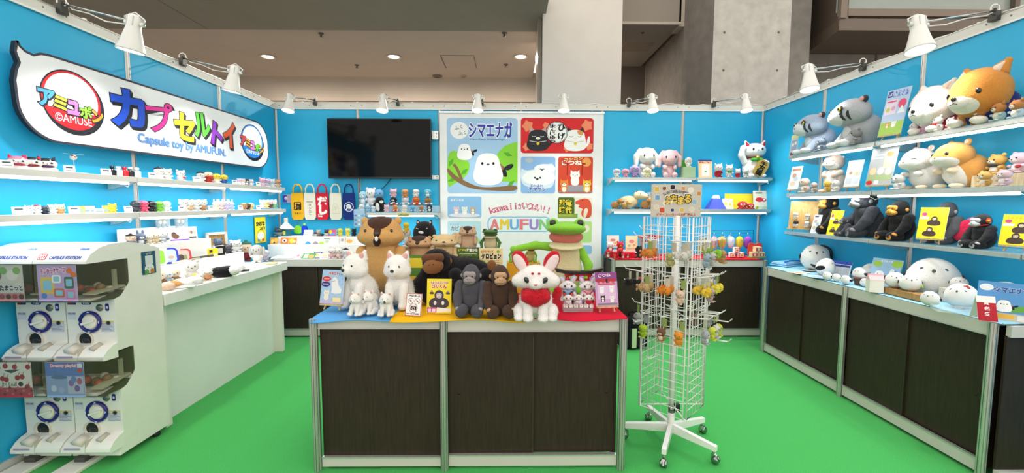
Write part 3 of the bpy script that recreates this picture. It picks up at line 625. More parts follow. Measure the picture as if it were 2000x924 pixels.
A.poly(rrect(.454, 1.629, .879, 2.075, .03), '#d4472e'); A.poly(circ(.8, 2.01, .055), '#f0a35a'); A.poly(rect(.56, 1.85, .575, 2.0), '#a82018'); A.poly(rect(.74, 1.85, .755, 2.0), '#a82018'); A.poly(rect(.53, 1.98, .79, 1.998), '#a82018')
A.poly([(.5, 1.64), (.84, 1.64), (.8, 1.73), (.56, 1.73)], '#a39aa6'); A.poly(rect(.455, 1.66, .88, 1.64), '#8f8790')
beast(A, .662, 1.83, .07, '#f7f4f2', '#f7f4f2', tall=1.5, eartype='point'); beast(A, .53, 1.73, .06, '#e8863a', '#e8863a', '#fdf4e8', tall=1.4, eartype='point'); beast(A, .81, 1.73, .06, '#f0c840', '#e8b430', '#fdf4e8', tall=1.4, eartype='point')
A.txt('コンコン', .53, 2.035, .75, 2.062, '#f6e08a', .05, 4, '#8a2418', .06); A.txt('きつね', .50, 1.975, .74, 2.03, '#fbf3e2', .05, 0, '#c03020', .08)
A.poly(rrect(-.898, 1.332, -.483, 1.589, .025), '#8fc0ee'); A.poly(circ(-.69, 1.36, .19, .025), '#e8e4f2')
for x, c in ((-.79, '#f0c8d4'), (-.69, '#f2efe6'), (-.59, '#c9b39f')): beast(A, x, 1.42, .042, c, c, '#ffffff', tall=1.3)
A.txt('みずいろの', -.86, 1.53, -.70, 1.565, '#ffffff', .02)
A.poly(rrect(-.9, 1.006, -.488, 1.288, .025), '#bfe0ee'); A.poly(circ(-.7, 1.05, .2, .06), '#b9d98a'); A.txt('おさんぽ', -.87, 1.235, -.76, 1.26, '#6f8fb0'); A.txt('カピバラ', -.86, 1.17, -.66, 1.225, '#8a7a6a', .02)
A.poly(circ(-.8, 1.10, .06, .045), '#d8a878')
A.poly(rrect(.456, 1.329, .88, 1.583, .025), '#e9ead8'); A.poly(rrect(.456, 1.329, .66, 1.583, .025), '#4f6b2a'); A.poly(rect(.456, 1.329, .70, 1.38), '#88a848')
A.txt('恐竜', .475, 1.48, .625, 1.555, '#f4d83c', .05, 0, '#2e2010', .06); A.txt('時代', .475, 1.39, .625, 1.465, '#f4d83c', .05, 0, '#2e2010', .06); A.txt('きょうりゅうじだい', .47, 1.35, .64, 1.375, '#f4d83c', .02)
A.poly(smoothp([(.87, 1.33), (.875, 1.45), (.86, 1.54), (.8, 1.575), (.73, 1.56), (.665, 1.53), (.67, 1.5), (.73, 1.49), (.70, 1.465), (.74, 1.45), (.765, 1.44), (.74, 1.40), (.76, 1.33)], 2), '#e0563c'); A.poly(smoothp([(.80, 1.33), (.83, 1.42), (.81, 1.46), (.775, 1.43), (.77, 1.33)], 2), '#f5e6d0'); A.poly(circ(.76, 1.545, .007), '#201818')
A.poly(rrect(.459, 1.024, .879, 1.288, .025), '#b5e08c'); A.poly(circ(.80, 1.2, .05), '#f1e6d4'); A.txt('もりの', .5, 1.2, .62, 1.24, '#ffffff', .03)
A.poly(rrect(.462, .88, .882, .991, .025), '#8fc4ee'); A.poly(rrect(-.9, .88, -.488, .97, .025), '#f2d4d8')
A.arc('kawaiiがいっぱい!!', -.01, .265, 1.17, .08, 108.5, 71, '#d4607c', .015)
pl = rrect(-.41, 1.155, .372, 1.345, .07); A.poly(pl, '#8cc3ee'); A.poly(rrect(-.395, 1.168, .357, 1.332, .06), '#eaf4fc')
for i, (ch, c) in enumerate(zip('AMUFUN', ('#e9848c', '#f2cf4a', '#78b4ea', '#ee7f8c', '#a98ad8', '#8fd08a'))): [A.txt(ch, -.371 + .121 * i + d, 1.187 + e, -.371 + .121 * i + .100 + d, 1.313 + e, c) for d in (-.007, 0, .007) for e in (-.003, .003)]
m.build('print', t)
for x in (-.84, 0.0, .86): q = MB(); q.tube([(x, .0, 2.61), (x, -.002, 2.65)], .0025, M('#d8d8d8'), 5); q.box((x, 0, 2.606), (.02, .014, .012), M('#efefef'), .002); q.build('hanging_clip', t)
# ================================================================== television
t = thing('television', 'large black flat television switched off on the blue back wall', 'television', (-1.698, -.065, 2.155)); m = MB()
m.box((0, 0, 0), (1.236, .05, .71), M('#101113', 'gloss'), .004); m.box((0, .03, -.02), (.8, .03, .5), M('#1a1a1c'), .005); m.build('case', t)
m = MB(); m.box((0, -.0258, .006), (1.214, .002, .68), M('#050608', 'screen')); m.build('screen', t)
for z, h in ((.17, .10), (-.335, .05)):
    m = MB(); m.box((.66, .03, z), (.075, .012, h), M('#e3e4e2', 'metal'), .002); m.box((.63, .01, z), (.008, .04, h), M('#d2d3d1', 'metal'))
    for q in (-.02, .02): m.ell((.675, .023, z + q * h * 10), (.006, .003, .006), M('#55585a', 'chrome'), None, 8, 5)
    m.build('wall_bracket', t)
for pts in ([(-.27, .03, -.35), (-.275, .035, -.45), (-.27, .04, -.62), (-.255, .04, -.9)], [(.12, .03, -.35), (.06, .035, -.42), (-.02, .04, -.50), (-.06, .04, -.62)]): m = MB(); m.tube(pts, .005, M('#141516'), 6); m.build('power_cord', t)
# ================================================================== capsule machines
VY, VW = -2.83, .279
def machine(x0, label, top, bottom):
    t = thing('capsule_machine', label, 'capsule machine', (x0, VY, 0), 0, 'capsule vending machines'); Wh = M('#efece2', 'gloss'); SP = Matrix(((0, 0, 1, 0), (1, 0, 0, 0), (0, 1, 0, 0), (0, 0, 0, 1)))   # (y, z) profile swept along x
    FA = ((1, 0, 0), (0, 0, 1))
    m = MB(); m.prism([(.33, .045), (.33, 1.21), (.10, 1.225), (.10, .045)], .002, VW - .002, Wh, SP)
    for z0, z1 in ((.655, .955), (.125, .425)): m.prism([(.10, z0), (.10, z1 + .085), (.085, z1 + .06), (.04, z1 + .012), (0, z1), (0, z0)], .002, VW - .002, Wh, SP)
    m.prism([(.10, .045), (.10, .13), (-.0, .13), (-.03, .045)], .004, VW - .004, Wh, SP)
    m.box((VW / 2, .1, .06), (VW - .02, .02, .01), M('#d7d3c8')); cab = m
    m = MB(); m.prism([(.33, 1.21), (.27, 1.235), (.2, 1.255), (.1, 1.272), (0, 1.272), (-.07, 1.255), (-.12, 1.225), (-.146, 1.19), (-.148, 1.177), (.1, 1.177), (.1, 1.20)], .001, VW - .001, M('#f1efe8', 'gloss'), SP)
    L = math.hypot(.026, .035); A = Art(m, frame((0, -.1205, 1.2257), (1, 0, 0), (0, -.026, .035 * 1.0 - 0) if False else (0, .026, .035)), .0005)
    A.poly(rect(.015, -.034, .058, .002), '#d8262e'); A.txt('BAN', .02, -.015, .053, -.002, '#ffffff', .03); A.txt('DAI', .02, -.031, .053, -.018, '#ffffff', .03); A.txt('CAPSULE STATION', .075, -.03, .24, -.012, '#3d55a8', .05)
    A2 = Art(m, frame((0, -.071, 1.2551), (1, 0, 0), (0, .05, .03)), .0005); A2.txt('Gasha', .19, -.02, .24, .0, '#4a78c8', .04); m.build('cap', t)
    for k, z in enumerate((0, -.53)):
        hp = [(-.146, 1.177), (-.150, 1.09), (-.148, 1.01), (-.138, .978), (-.115, .96), (-.06, .953), (.01, .957), (.055, .975), (.085, 1.01), (.099, 1.06), (.099, 1.177)]
        m = MB(); n = len(hp); vs = [(x, y, zz + z) for x in (.003, VW - .003) for y, zz in hp]
        m.add(vs, [(i, (i + 1) % n, n + (i + 1) % n, n + i) for i in range(n)] + [tuple(range(n)), tuple(range(2 * n - 1, n - 1, -1))], M('#77765c', 'smoked')); m.build('hopper', t)
        q = MB(); q.box((.13, -.05, .975 + z), (.24, .12, .012), M('#e9e6dc')); q.prism([(.080, 1.015 + z), (-.10, 1.0 + z), (-.10, 1.008 + z), (.084, 1.024 + z)], .20, VW - .01, M('#b9b79c'), SP); q.box((VW - .04, .05, 1.06 + z), (.012, .02, .12), M('#a9a88e'))
        for i in range(9): q.ell((.05 + .022 * i, -.03 + .03 * (i % 3), 1.005 + z + .02 * (i % 2)), (.022,) * 3, M(('#b8443a', '#8a6a4a', '#d8d0c0')[i % 3], 'gloss'), None, 10, 7)
        q.build('capsule_tray', t); q = MB(); q.prism([(.0985, .96 + z), (.0985, 1.175 + z), (.085, 1.175 + z), (.085, 1.0 + z), (-.1, .964 + z), (-.1, .960 + z)], .004, VW - .004, M('#3b3a28'), SP); q.box((.006, -.02, 1.08 + z), (.004, .2, .18), M('#3b3a28')); q.build('hopper_shade', t)  # dark sheets added so the inside of the clear hopper looks shaded
        m = MB(); m.box((.113, -.139, 1.073 + z), (.205, .002, .195), M('#f2eef0', 'paper')); A = Art(m, frame((.0105, -.1402, .9755 + z), *FA), .0003); (top, bottom)[k](A); m.build('poster_card', t)
        # control panel, dial, coin slots
        A = Art(cab, frame((0, -.0006, .655 + z), *FA), .0004)
        A.poly(rect(.012, .268, .06, .296), '#35303a'); A.poly(rect(.016, .272, .035, .292), '#a33a2e'); A.poly(rect(.038, .272, .056, .292), '#3a4a9a'); A.poly(rrect(.09, .268, .145, .288, .009), '#24246e'); A.txt('100', .1, .272, .135, .284, '#dfe3f4', .03)
        A.poly(rect(.008, .205, .055, .225), '#c9cfe0'); A.txt('WELCOME', .011, .212, .052, .221, '#55607a', .02); A.poly(rect(.008, .182, .055, .202), '#d5dae4'); A.poly(rect(.19, .11, .265, .175), '#c9ccd8'); A.poly(rect(.19, .165, .265, .175), '#d8c87a')
        for i in range(6): A.poly(rect(.195, .115 + .008 * i, .26 - .01 * (i % 3), .118 + .008 * i), '#8a8fa0')
        A.poly(rrect(.222, .232, .244, .275, .008), '#2a2a80'); A.poly(rrect(.227, .245, .239, .26, .004), '#dfe2f2')
        m = MB(); m.lathe([(.062, 0), (.064, -.008), (.058, -.014), (.048, -.012), (.046, 0)], M('#23237c', 'gloss'), n=40, T=TR(.135, 0, .825 + z, -90)); m.lathe([(0, -.001), (.0465, -.001)], M('#e9e4d4'), n=30, T=TR(.135, -.001, .825 + z, -90))
        for a in range(0, 360, 90): m.prism([(.055 * math.cos(math.radians(a - 9)), .055 * math.sin(math.radians(a - 9))), (.055 * math.cos(math.radians(a + 9)), .055 * math.sin(math.radians(a + 9))), (.060 * math.cos(math.radians(a)), .060 * math.sin(math.radians(a)))], .0135, .0150, M('#e8e8f0'), frame((.135, 0, .825 + z), *FA))
        d = m.build('dial_ring', t)
        m = MB(); m.lathe([(0, -.016), (.034, -.016), (.04, -.012), (.043, -.004), (.044, -.001)], M('#f0ebdc', 'gloss'), n=32, T=TR(.135, 0, .825 + z, -90)); m.box((0, 0, 0), (.076, .014, .014), M('#f4f0e4', 'gloss'), .004, TR(.135, -.019, .825 + z, 0, -18)); m.build('knob', d)
        m = MB(); m.lathe([(0, -.004), (.018, -.004), (.021, 0)], M('#8b877c', 'metal'), n=18, T=TR(.19, 0, .905 + z, -90)); m.build('coin_slot', t); m = MB(); m.lathe([(.009, 0), (.012, -.004), (.012, 0)], M('#6f6a60', 'metal'), n=14, T=TR(.235, 0, .818 + z, -90)); m.lathe([(0, -.002), (.009, -.002)], M('#1b1a18'), n=14, T=TR(.235, 0, .818 + z, -90)); m.build('return_button', t)
        m = MB(); m.lathe([(0, -.0015), (.038, -.0015)], M('#171614'), n=28, T=TR(.10, 0, .722 + z, -90)); m.lathe([(.036, 0), (.042, -.012), (.046, -.010), (.046, 0)], M('#d9d4c6', 'gloss'), n=28, T=TR(.10, 0, .722 + z, -90)); m.ell((.10, .0, .710 + z), (.024, .004, .02), M('#34322e', 'gloss')); m.build('dispenser_hole', t)
        tp = [(0, .700), (-.03, .693), (-.062, .675), (-.088, .648), (-.092, .63), (-.088, .622), (0, .615)]
        m = MB(); m.prism([(y, zz + z) for y, zz in tp], .002, .136, Wh, SP); m.prism([(y, zz + z + .003) for y, zz in tp], .140, VW - .002, M('#f3f0e6', 'gloss'), SP)
        m.box((.138, -.045, .655 + z), (.004, .086, .07), M('#bdb8ab')); A = Art(m, frame((0, -.0905, .64 + z), (1, 0, 0), (0, .004, .03)), .0006); A.poly(rect(.02, .004, .11, .014), '#a79ab8')
        m.build('tray', t)
        m = MB(); m.tube([(.09, -.03, .688 + z), (.08, -.078, .664 + z)], [.03, .036], M('#d6d1c4', 'gloss'), 16); m.build('chute', t); m = MB(); m.tube([(.205, -.02, .703 + z), (.19, -.065, .68 + z)], [.014, .018], M('#bcb6a8', 'gloss'), 12); m.build('coin_return', t)
    cab.build('cabinet', t)
    m = MB(); m.box((.07, -.06, .012), (.13, .20, .024), M('#e6e2d8', 'gloss'), .006); m.box((.07, -.02, .035), (.06, .08, .03), M('#4a4844')); m.build('base_foot', t)
    for x in (.04, VW - .04):
        m = MB(); m.lathe([(.02, 0), (.024, .004), (.024, .02), (.02, .03), (.02, .05)], M('#2a2a2a'), (x, .26, 0), 12); m.build('caster', t)
    return t
def ad1(A):
    A.poly(rect(0, 0, .205, .195), '#d8cfc0'); A.poly(rect(0, 0, .205, .045), '#c98a8c'); A.poly(circ(.05, .14, .045, .04), '#8a7058'); A.poly(circ(.15, .14, .03, .028), '#e9e0d0'); A.poly(circ(.105, .165, .02), '#7fae5a'); A.poly(circ(.175, .165, .02), '#7fae5a')
    for i in range(6): A.poly(circ(.02 + .034 * i, .025, .014), '#5a3030' if i % 2 else '#a84850')
    A.txt('にゃんたまこっと', .005, .058, .20, .085, '#2b2420', .05, 0, '#ffffff', .07)
def ad2(A):
    A.poly(rect(0, 0, .205, .195), '#c4a9dc'); A.txt('ミニチュアケース', .02, .15, .15, .178, '#d84a9c', .05, 4, '#ffffff', .08)
    for x, y, w, h, c in ((.05, .085, .035, .045, '#e8c85a'), (.165, .10, .025, .032, '#3f6a5a'), (.11, .045, .028, .024, '#d86a4a'), (.17, .035, .024, .028, '#e884b4'), (.10, .12, .024, .022, '#ffffff')): A.poly(rrect(x - w, y - h, x + w, y + h, .01), c); A.poly(rrect(x - w * .65, y - h * .6, x + w * .65, y + h * .6, .006), '#8fd0e8')
    for x, y, c in ((.17, .165, '#e8702a'), (.19, .145, '#e8702a'), (.03, .03, '#5a8ad8')): A.poly(circ(x, y, .015), c)
def ad3(A):
    A.poly(rect(0, 0, .205, .195), '#efe6da'); A.poly(rect(0, 0, .205, .055), '#b83a4c')
    for x, y in ((.03, .165), (.07, .175), (.12, .17), (.05, .105), (.07, .10), (.13, .11), (.155, .115), (.01, .13), (.19, .17), (.02, .06), (.18, .06)): A.line([(x, y), (x + .012, y + .03)], .003, '#5a6a3a'); A.poly(circ(x, y, .014), '#a82430')
    for i in range(14): A.poly(circ(.012 + .0145 * i, .02 + .018 * (i % 3), .007), '#7e1a28' if i % 2 else '#d86a7c')
    A.poly([(.06, .15), (.10, .135), (.10, .155)], '#3f4a4a'); A.poly([(.15, .155), (.10, .135), (.10, .155)], '#3f4a4a'); A.txt('さくらんぼ', .045, .063, .125, .085, '#4a3a3a', .02); A.poly(circ(.145, .075, .013), '#2a1a1c')
def ad4(A):
    A.poly(rect(0, 0, .205, .195), '#5a7cc0'); A.poly(rect(0, 0, .205, .12), '#93a9d4'); A.txt('Dreamy playful', .03, .165, .165, .185, '#f6d4e4', .05, 0, '#c83c78', .09)
    A.poly(smoothp([(.02, .11), (.06, .13), (.11, .12), (.12, .105), (.06, .1)], 2), '#56749c'); A.poly(rrect(.115, .02, .20, .115, .006), '#b9c4de')
    for x, y, c in ((.04, .05, '#c8d6ee'), (.08, .04, '#a4b8e0'), (.135, .08, '#8a6ab0'), (.165, .05, '#7a5a9c'), (.15, .1, '#6a86c0'), (.18, .09, '#b05a7a')): A.poly(smoothp(circ(x, y, .016, .02, 7), 1), c)
    A.poly(rrect(.172, .165, .198, .188, .004), '#e0e4ee'); A.poly(rrect(.172, .14, .198, .16, .004), '#c84a3a')
machine(-2.9545, 'twin-tier capsule machine against the blue wall, with cherry poster card', ad1, ad3)
machine(-2.6735, 'twin-tier capsule machine beside the white table, with lilac poster card', ad2, ad4)
m = MB(); A = Art(m, frame((-2.3925, -2.64, 1.06), *XF), .0004); m.box((-2.3932, -2.59, 1.13), (.001, .10, .14), M('#27566e', 'paper'))
A.poly(rect(.004, .004, .096, .136), '#2c5f7a'); A.poly(circ(.05, .035, .034, .03), '#eef0ec'); A.poly(circ(.03, .015, .016), '#6a9c4a'); A.poly(circ(.07, .018, .016), '#c8843a'); A.poly(rrect(.022, .06, .078, .115, .003), '#dfe4e4')
for s in (-.01, .01): A.poly(circ(.05 + s, .04, .003, n=8), '#20252a')
A.arc('SNS', .05, .09, .035, .012, 120, 60, '#f0e8d8', .02)
tag(m.build('sticker'), 'dark teal sticker with a white blob on the side of a capsule machine', 'sticker')
# ================================================================== plush animals: every kind is built once, one unit tall, facing -Y
PROTO = {}
def E(x, y, z, rx, ry, rz, *rot): return ('e', x, y, z, rx, ry, rz) + tuple(rot)
def C(x, y, z, r, X, Y, Z, R): return ('c', x, y, z, r, X, Y, Z, R)
def part_mesh(name, col, prims, kind='plush', res=26, k=.04, paint=(), fur=0, flen=.03, rough=.004):
    if len(prims) == 1 and prims[0][0] == 'e' and not fur and not paint:
        p = prims[0]; mb = MB(); T = Matrix.Translation(p[1:4])
        if len(p) > 7: T = T @ Euler([math.radians(q) for q in p[7:10]]).to_matrix().to_4x4()
        mb.ell((0, 0, 0), p[4:7], M(col, kind), T, 18, 12)
        me = bpy.data.meshes.new(name); me.from_pydata(mb.v, [], mb.f); me.materials.append(mb.mats[0]); me.polygons.foreach_set('use_smooth', mb.sm); return me
    return soft_mesh(name, prims, col, res, k, paint, fur, flen, rough, kind)
def proto(key, fn):
    if key not in PROTO:
        PROTO[key] = [(p[0], part_mesh(p[0], p[1], p[2], **(p[3] if len(p) > 3 else {}))) for p in fn]
    return PROTO[key]
def plush(key, parts, name, label, loc, h, rz=0, cat='plush toy', group=None, sx=1.0):
    pm = proto(key, parts() if callable(parts) else parts) if key not in PROTO else PROTO[key]
    t = thing(name, label, cat, loc, math.radians(rz), group); t.scale = (h * sx, h * sx, h)
    for n, me in pm:
        o = bpy.data.objects.new(n, me); COL.objects.link(o); o.parent = t
    return t
def mir(fn): return [fn(-1), fn(1)]
EYE = '#141214'
def k_dog(col='#fbf9f3', ear='#e8b0a8', fur=1, mouth=False):
    n = 1 if fur else 0
    P = [('body', col, [E(0, .06, .27, .26, .26, .27), E(0, -.05, .42, .21, .2, .24), E(0, .22, .16, .22, .16, .15)], dict(fur=2600 * n, flen=.042, rough=.012)),
         ('head', col, [E(0, -.13, .72, .235, .21, .205), E(0, -.15, .64, .26, .17, .13), C(0, -.28, .67, .11, 0, -.37, .655, .075)], dict(fur=1500 * n, flen=.03, rough=.008, k=.06)),
         ('nose', '#1a1718', [E(0, -.445, .685, .036, .024, .028)], dict(kind='eye'))]
    for s in (-1, 1):
        P += [('front_leg', col, [C(s * .13, -.17, .38, .095, s * .14, -.27, .1, .078), E(s * .14, -.3, .055, .08, .1, .055)], dict(fur=500 * n, flen=.028, rough=.006)),
              ('hind_leg', col, [E(s * .23, -.02, .13, .11, .2, .13), E(s * .25, -.2, .06, .085, .13, .06)], dict(fur=500 * n, flen=.028, rough=.006)),
              ('ear', col, [C(s * .135, -.07, .86, .085, s * .17, -.06, .96, .032)], dict(fur=500 * n, flen=.03)),
              ('inner_ear', ear, [E(s * .152, -.135, .90, .048, .03, .06, 0, s * 18, 0)]), ('eye', EYE, [E(s * .095, -.327, .745, .021, .012, .019)], dict(kind='eye'))]
    P += [('mouth', '#3a2a28' if mouth else '#6a5850', [E(0, -.42, .61, .045, .03, .03) if mouth else E(0, -.43, .635, .035, .008, .006)])]
    return P
def k_beaver(col='#d8a664', patch='#4a2d1f', nose='#241a18', tooth=True, slim=1.0, open_=True):
    P = [('body', col, [E(0, .03, .33, .29, .24, .34), E(0, .02, .55, .24, .2, .2)], dict(rough=.008, fur=1800, flen=.018)),
         ('head', col, [E(0, -.02, .80, .27, .215, .185), E(0, -.06, .74, .305, .2, .125), E(0, -.2, .745, .13, .1, .085)], dict(rough=.006, fur=1500, flen=.016, res=56, paint=((patch, 0, -.17, .965, .165, .26, .13), (patch, 0, -.28, .83, .05, .12, .085)) if patch else ())),
         ('nose', nose, [E(0, -.297, .79, .035, .02, .024)], dict(kind='eye'))]
    if open_: P += [('mouth', '#2a1512', [E(0, -.285, .705, .05, .025, .062)]), ('tooth', '#f5f1e8', [E(0, -.312, .735, .022, .012, .03)])]
    else: P += [('mouth', '#5b4232', [C(-.04, -.297, .69, .006, 0, -.305, .712, .006), C(0, -.305, .712, .006, .04, -.297, .69, .006)], dict(res=18, k=.005))]
    for s in (-1, 1):
        P += [('ear', col, [E(s * .215, .0, .925, .05, .04, .05)]), ('eye', EYE, [E(s * .165, -.195, .82, .02, .015, .02)], dict(kind='eye')),
              ('arm', col, [C(s * .25, -.06, .56, .075, s * .26, -.16, .38, .06)], dict(rough=.006, fur=300, flen=.016)), ('foot', patch or col, [E(s * .15, -.2, .035, .075, .12, .04)])]
    return P
def k_gorilla(fur='#47464b', skin='#938a8a', n=1):
    P = [('body', fur, [E(0, .05, .32, .255, .22, .33), E(0, .0, .52, .22, .18, .18)], dict(rough=.012, fur=2200 * n, flen=.022)),
         ('head', fur, [E(0, -.03, .79, .185, .18, .2), E(0, .0, .9, .12, .13, .1)], dict(rough=.01, fur=1200 * n, flen=.018)),
         ('brow', skin, [C(-.07, -.185, .835, .05, .07, -.185, .835, .05), E(-.065, -.195, .8, .06, .03, .05), E(.065, -.195, .8, .06, .03, .05)], dict(res=20)),
         ('muzzle', skin, [E(0, -.2, .705, .125, .09, .075), E(0, -.21, .745, .06, .08, .045)], dict(res=22)), ('mouth', '#3a2f2f', [C(-.08, -.27, .685, .006, 0, -.293, .679, .006), C(0, -.293, .679, .006, .08, -.27, .685, .006)], dict(res=20, k=.004))]
    for s in (-1, 1):
        P += [('eye', '#0c0b0c', [E(s * .06, -.228, .797, .019, .012, .017)], dict(kind='eye')), ('nostril', '#3a2f2f', [E(s * .022, -.289, .748, .010, .008, .008)]), ('ear', skin, [E(s * .195, -.02, .78, .025, .035, .045)]),
              ('arm', fur, [C(s * .235, .0, .58, .105, s * .27, -.1, .36, .095), C(s * .27, -.1, .36, .095, s * .24, -.22, .2, .078)], dict(rough=.01, fur=900 * n, flen=.02)), ('hand', skin, [E(s * .225, -.285, .165, .065, .055, .045), E(s * .175, -.3, .15, .03, .04, .025)], dict(res=18)),
              ('leg', fur, [E(s * .155, -.2, .12, .125, .17, .125), E(s * .165, -.3, .1, .11, .07, .1)], dict(rough=.01, fur=700 * n, flen=.02)), ('sole', skin, [E(s * .165, -.36, .09, .075, .015, .07)]) if n > 1 else ('toe', fur, [E(s * .165, -.36, .09, .07, .015, .06)])]
    return P
def k_fox(col='#f6f2ee', acc='#cf1f2f', inner='#f3dfdc', eye='#17151a', bib=None, fur=1, brow='#c8283a', limb=None):
    bib = bib or acc; limb = limb or col
    P = [('body', col, [E(0, .05, .26, .235, .22, .26), E(0, -.02, .40, .17, .15, .15)], dict(rough=.01, fur=1600 * fur, flen=.03)),
         ('head', col, [E(0, -.05, .62, .25, .2, .18), E(-.17, -.07, .575, .17, .13, .11), E(.17, -.07, .575, .17, .13, .11), E(0, -.22, .545, .09, .1, .07)], dict(rough=.008, fur=2000 * fur, flen=.025, k=.06, res=30)),
         ('bib', bib, [E(0, -.12, .41, .2, .14, .09), E(-.08, -.2, .36, .12, .09, .1), E(.08, -.2, .36, .12, .09, .1), E(0, -.21, .29, .08, .07, .07)], dict(rough=.012, fur=1500 * fur, flen=.03)),
         ('nose', '#e59a98', [E(0, -.322, .56, .026, .014, .018)]), ('tail', acc, [C(.15, .2, .14, .09, .3, .16, .3, .06), E(.32, .15, .36, .06, .06, .09)], dict(rough=.01, fur=500 * fur, flen=.025))]
    for s in (-1, 1):
        P += [('ear', acc, [E(s * .22, .0, .85, .105, .055, .165, 0, s * 24, 0)], dict(rough=.008, fur=600 * fur, flen=.022)), ('inner_ear', inner, [E(s * .225, -.045, .825, .075, .035, .145, 0, s * 30, 0)], dict(fur=200 * fur, flen=.02)),
              ('eye', eye, [E(s * .125, -.235, .61, .034, .018, .05, 0, s * 32, 0)], dict(kind='eye')), ('brow_spot', brow, [E(s * .045, -.235, .705, .018, .012, .017)]),
              ('front_leg', limb, [C(s * .1, -.14, .3, .075, s * .105, -.2, .07, .065), E(s * .105, -.23, .045, .065, .085, .045)], dict(rough=.008, fur=400 * fur, flen=.025)), ('hind_leg', col, [E(s * .22, -.02, .11, .1, .17, .11), E(s * .23, -.17, .045, .07, .1, .045)], dict(rough=.008, fur=400 * fur, flen=.025))]
    return P
def k_frog(wave=False, g='#8bd13c', belly='#e6dfae', mouth='#d8776a', dark='#5fa02a'):
    P = [('body', belly, [E(0, .02, .34, .21, .17, .34), E(0, .0, .56, .18, .15, .16)], dict(res=30, rough=.004, paint=((g, 0, .23, .4, .4, .18, .5),))),
         ('upper_jaw', g, [E(0, -.09, .878, .25, .25, .075, -6, 0, 0), E(0, .06, .86, .2, .15, .11)], dict(k=.05, rough=.003)), ('mouth_lining', mouth, [E(0, .0, .775, .222, .17, .10)]), ('lower_jaw', belly, [E(0, -.06, .668, .228, .22, .04, 8, 0, 0), E(0, .03, .64, .19, .16, .09)], dict(k=.05, rough=.003)),
         ('fold', dark, [C(-.12, -.195, .775, .004, .12, -.2, .768, .004)], dict(res=18, k=.004))]
    for s in (-1, 1):
        P += [('eye_bump', g, [E(s * .165, -.08, .94, .07, .07, .075)]), ('eye', EYE, [E(s * .172, -.128, .955, .042, .03, .046)], dict(kind='eye')), ('arm', g, [C(s * .19, .02, .6, .06, s * .29, -.03, .42, .05), C(s * .29, -.03, .42, .05, s * .26, -.1, .22, .045)] if not (wave and s < 0) else [C(-.17, .03, .64, .06, -.4, .0, .66, .05), C(-.4, .0, .66, .05, -.62, -.02, .62, .045)], dict(rough=.003)),
              ('hand', g, [E(s * .26, -.13, .18, .06, .04, .05) if not (wave and s < 0) else E(-.67, -.03, .61, .06, .035, .045)]), ('leg', g, [E(s * .2, -.1, .09, .1, .2, .09), E(s * .25, -.26, .04, .08, .1, .04)], dict(rough=.003))]
    return P
def k_bird(wide=1.0, wing=('#1b1a1f',), flower=None, leaf=None, fur=1, eye='#3b3b42'):
    w = wide
    P = [('body', '#f7f5f0', [E(0, 0, .44, .47 * w, .45, .44), E(0, -.06, .68, .34 * w, .31, .3)], dict(k=.12, rough=.006, fur=1500 * fur, flen=.018, res=30)), ('beak', '#4a4a52', [C(0, -.36, .69, .055, 0, -.43, .67, .02)], dict(res=14)),
         ('tail', wing[0], [C(.1 * w, .38, .4, .1, .22 * w, .72, .52, .05)], dict(res=16))]
    for s in (-1, 1): P += [('eye', eye, [E(s * .17 * w, -.322, .72, .058, .026, .046)], dict(kind='eye')), ('wing', wing[-1], [E(s * .42 * w, .14, .46, .07, .24, .13, -15, 0, s * 12)]), ('foot', '#55555c', [E(s * .13 * w, -.22, .02, .055, .1, .022)])]
    if flower: P += [('flower', flower, [E(.16 * w + .07 * math.cos(a), -.20, .86 + .06 * math.sin(a), .05, .05, .045) for a in (0, 1.26, 2.5, 3.77, 5.0)], dict(res=22, k=.01))]
    if leaf: P += [('leaf', leaf, [E(.46 * w, -.05, .36, .06, .24, .1, 25, 0, 0)])]
    return P
def k_bunny(col='#f5f1ee', inner='#f0d8d8', fur=1):
    P = [('body', col, [E(0, .04, .24, .24, .21, .25)], dict(rough=.01, fur=700 * fur, flen=.025)), ('head', col, [E(0, -.05, .69, .31, .26, .27), E(0, -.22, .61, .15, .09, .1)], dict(k=.08, rough=.008, fur=1200 * fur, flen=.02)),
         ('nose', '#c99a98', [E(0, -.315, .635, .02, .012, .013)]), ('mouth', '#a8827e', [C(-.04, -.305, .565, .005, 0, -.31, .595, .005), C(0, -.31, .595, .005, .04, -.305, .565, .005)], dict(res=18, k=.004)), ('ribbon', '#d8a8a4', [C(-.17, -.16, .45, .014, 0, -.22, .435, .014), C(0, -.22, .435, .014, .17, -.16, .45, .014)], dict(res=22, k=.01))]
    for s in (-1, 1):
        P += [('ear', col, [C(s * .22, -.0, .86, .09, s * .37, -.03, .66, .1), C(s * .37, -.03, .66, .1, s * .38, -.05, .42, .075)], dict(rough=.008, fur=500 * fur, flen=.02)), ('eye', EYE, [E(s * .17, -.275, .69, .032, .018, .042)], dict(kind='eye')),
              ('arm', col, [C(s * .19, -.08, .38, .075, s * .17, -.22, .33, .065)], dict(rough=.006, fur=200 * fur, flen=.02)), ('foot', col, [E(s * .17, -.22, .09, .095, .11, .09)], dict(fur=200 * fur, flen=.02))]
    return P
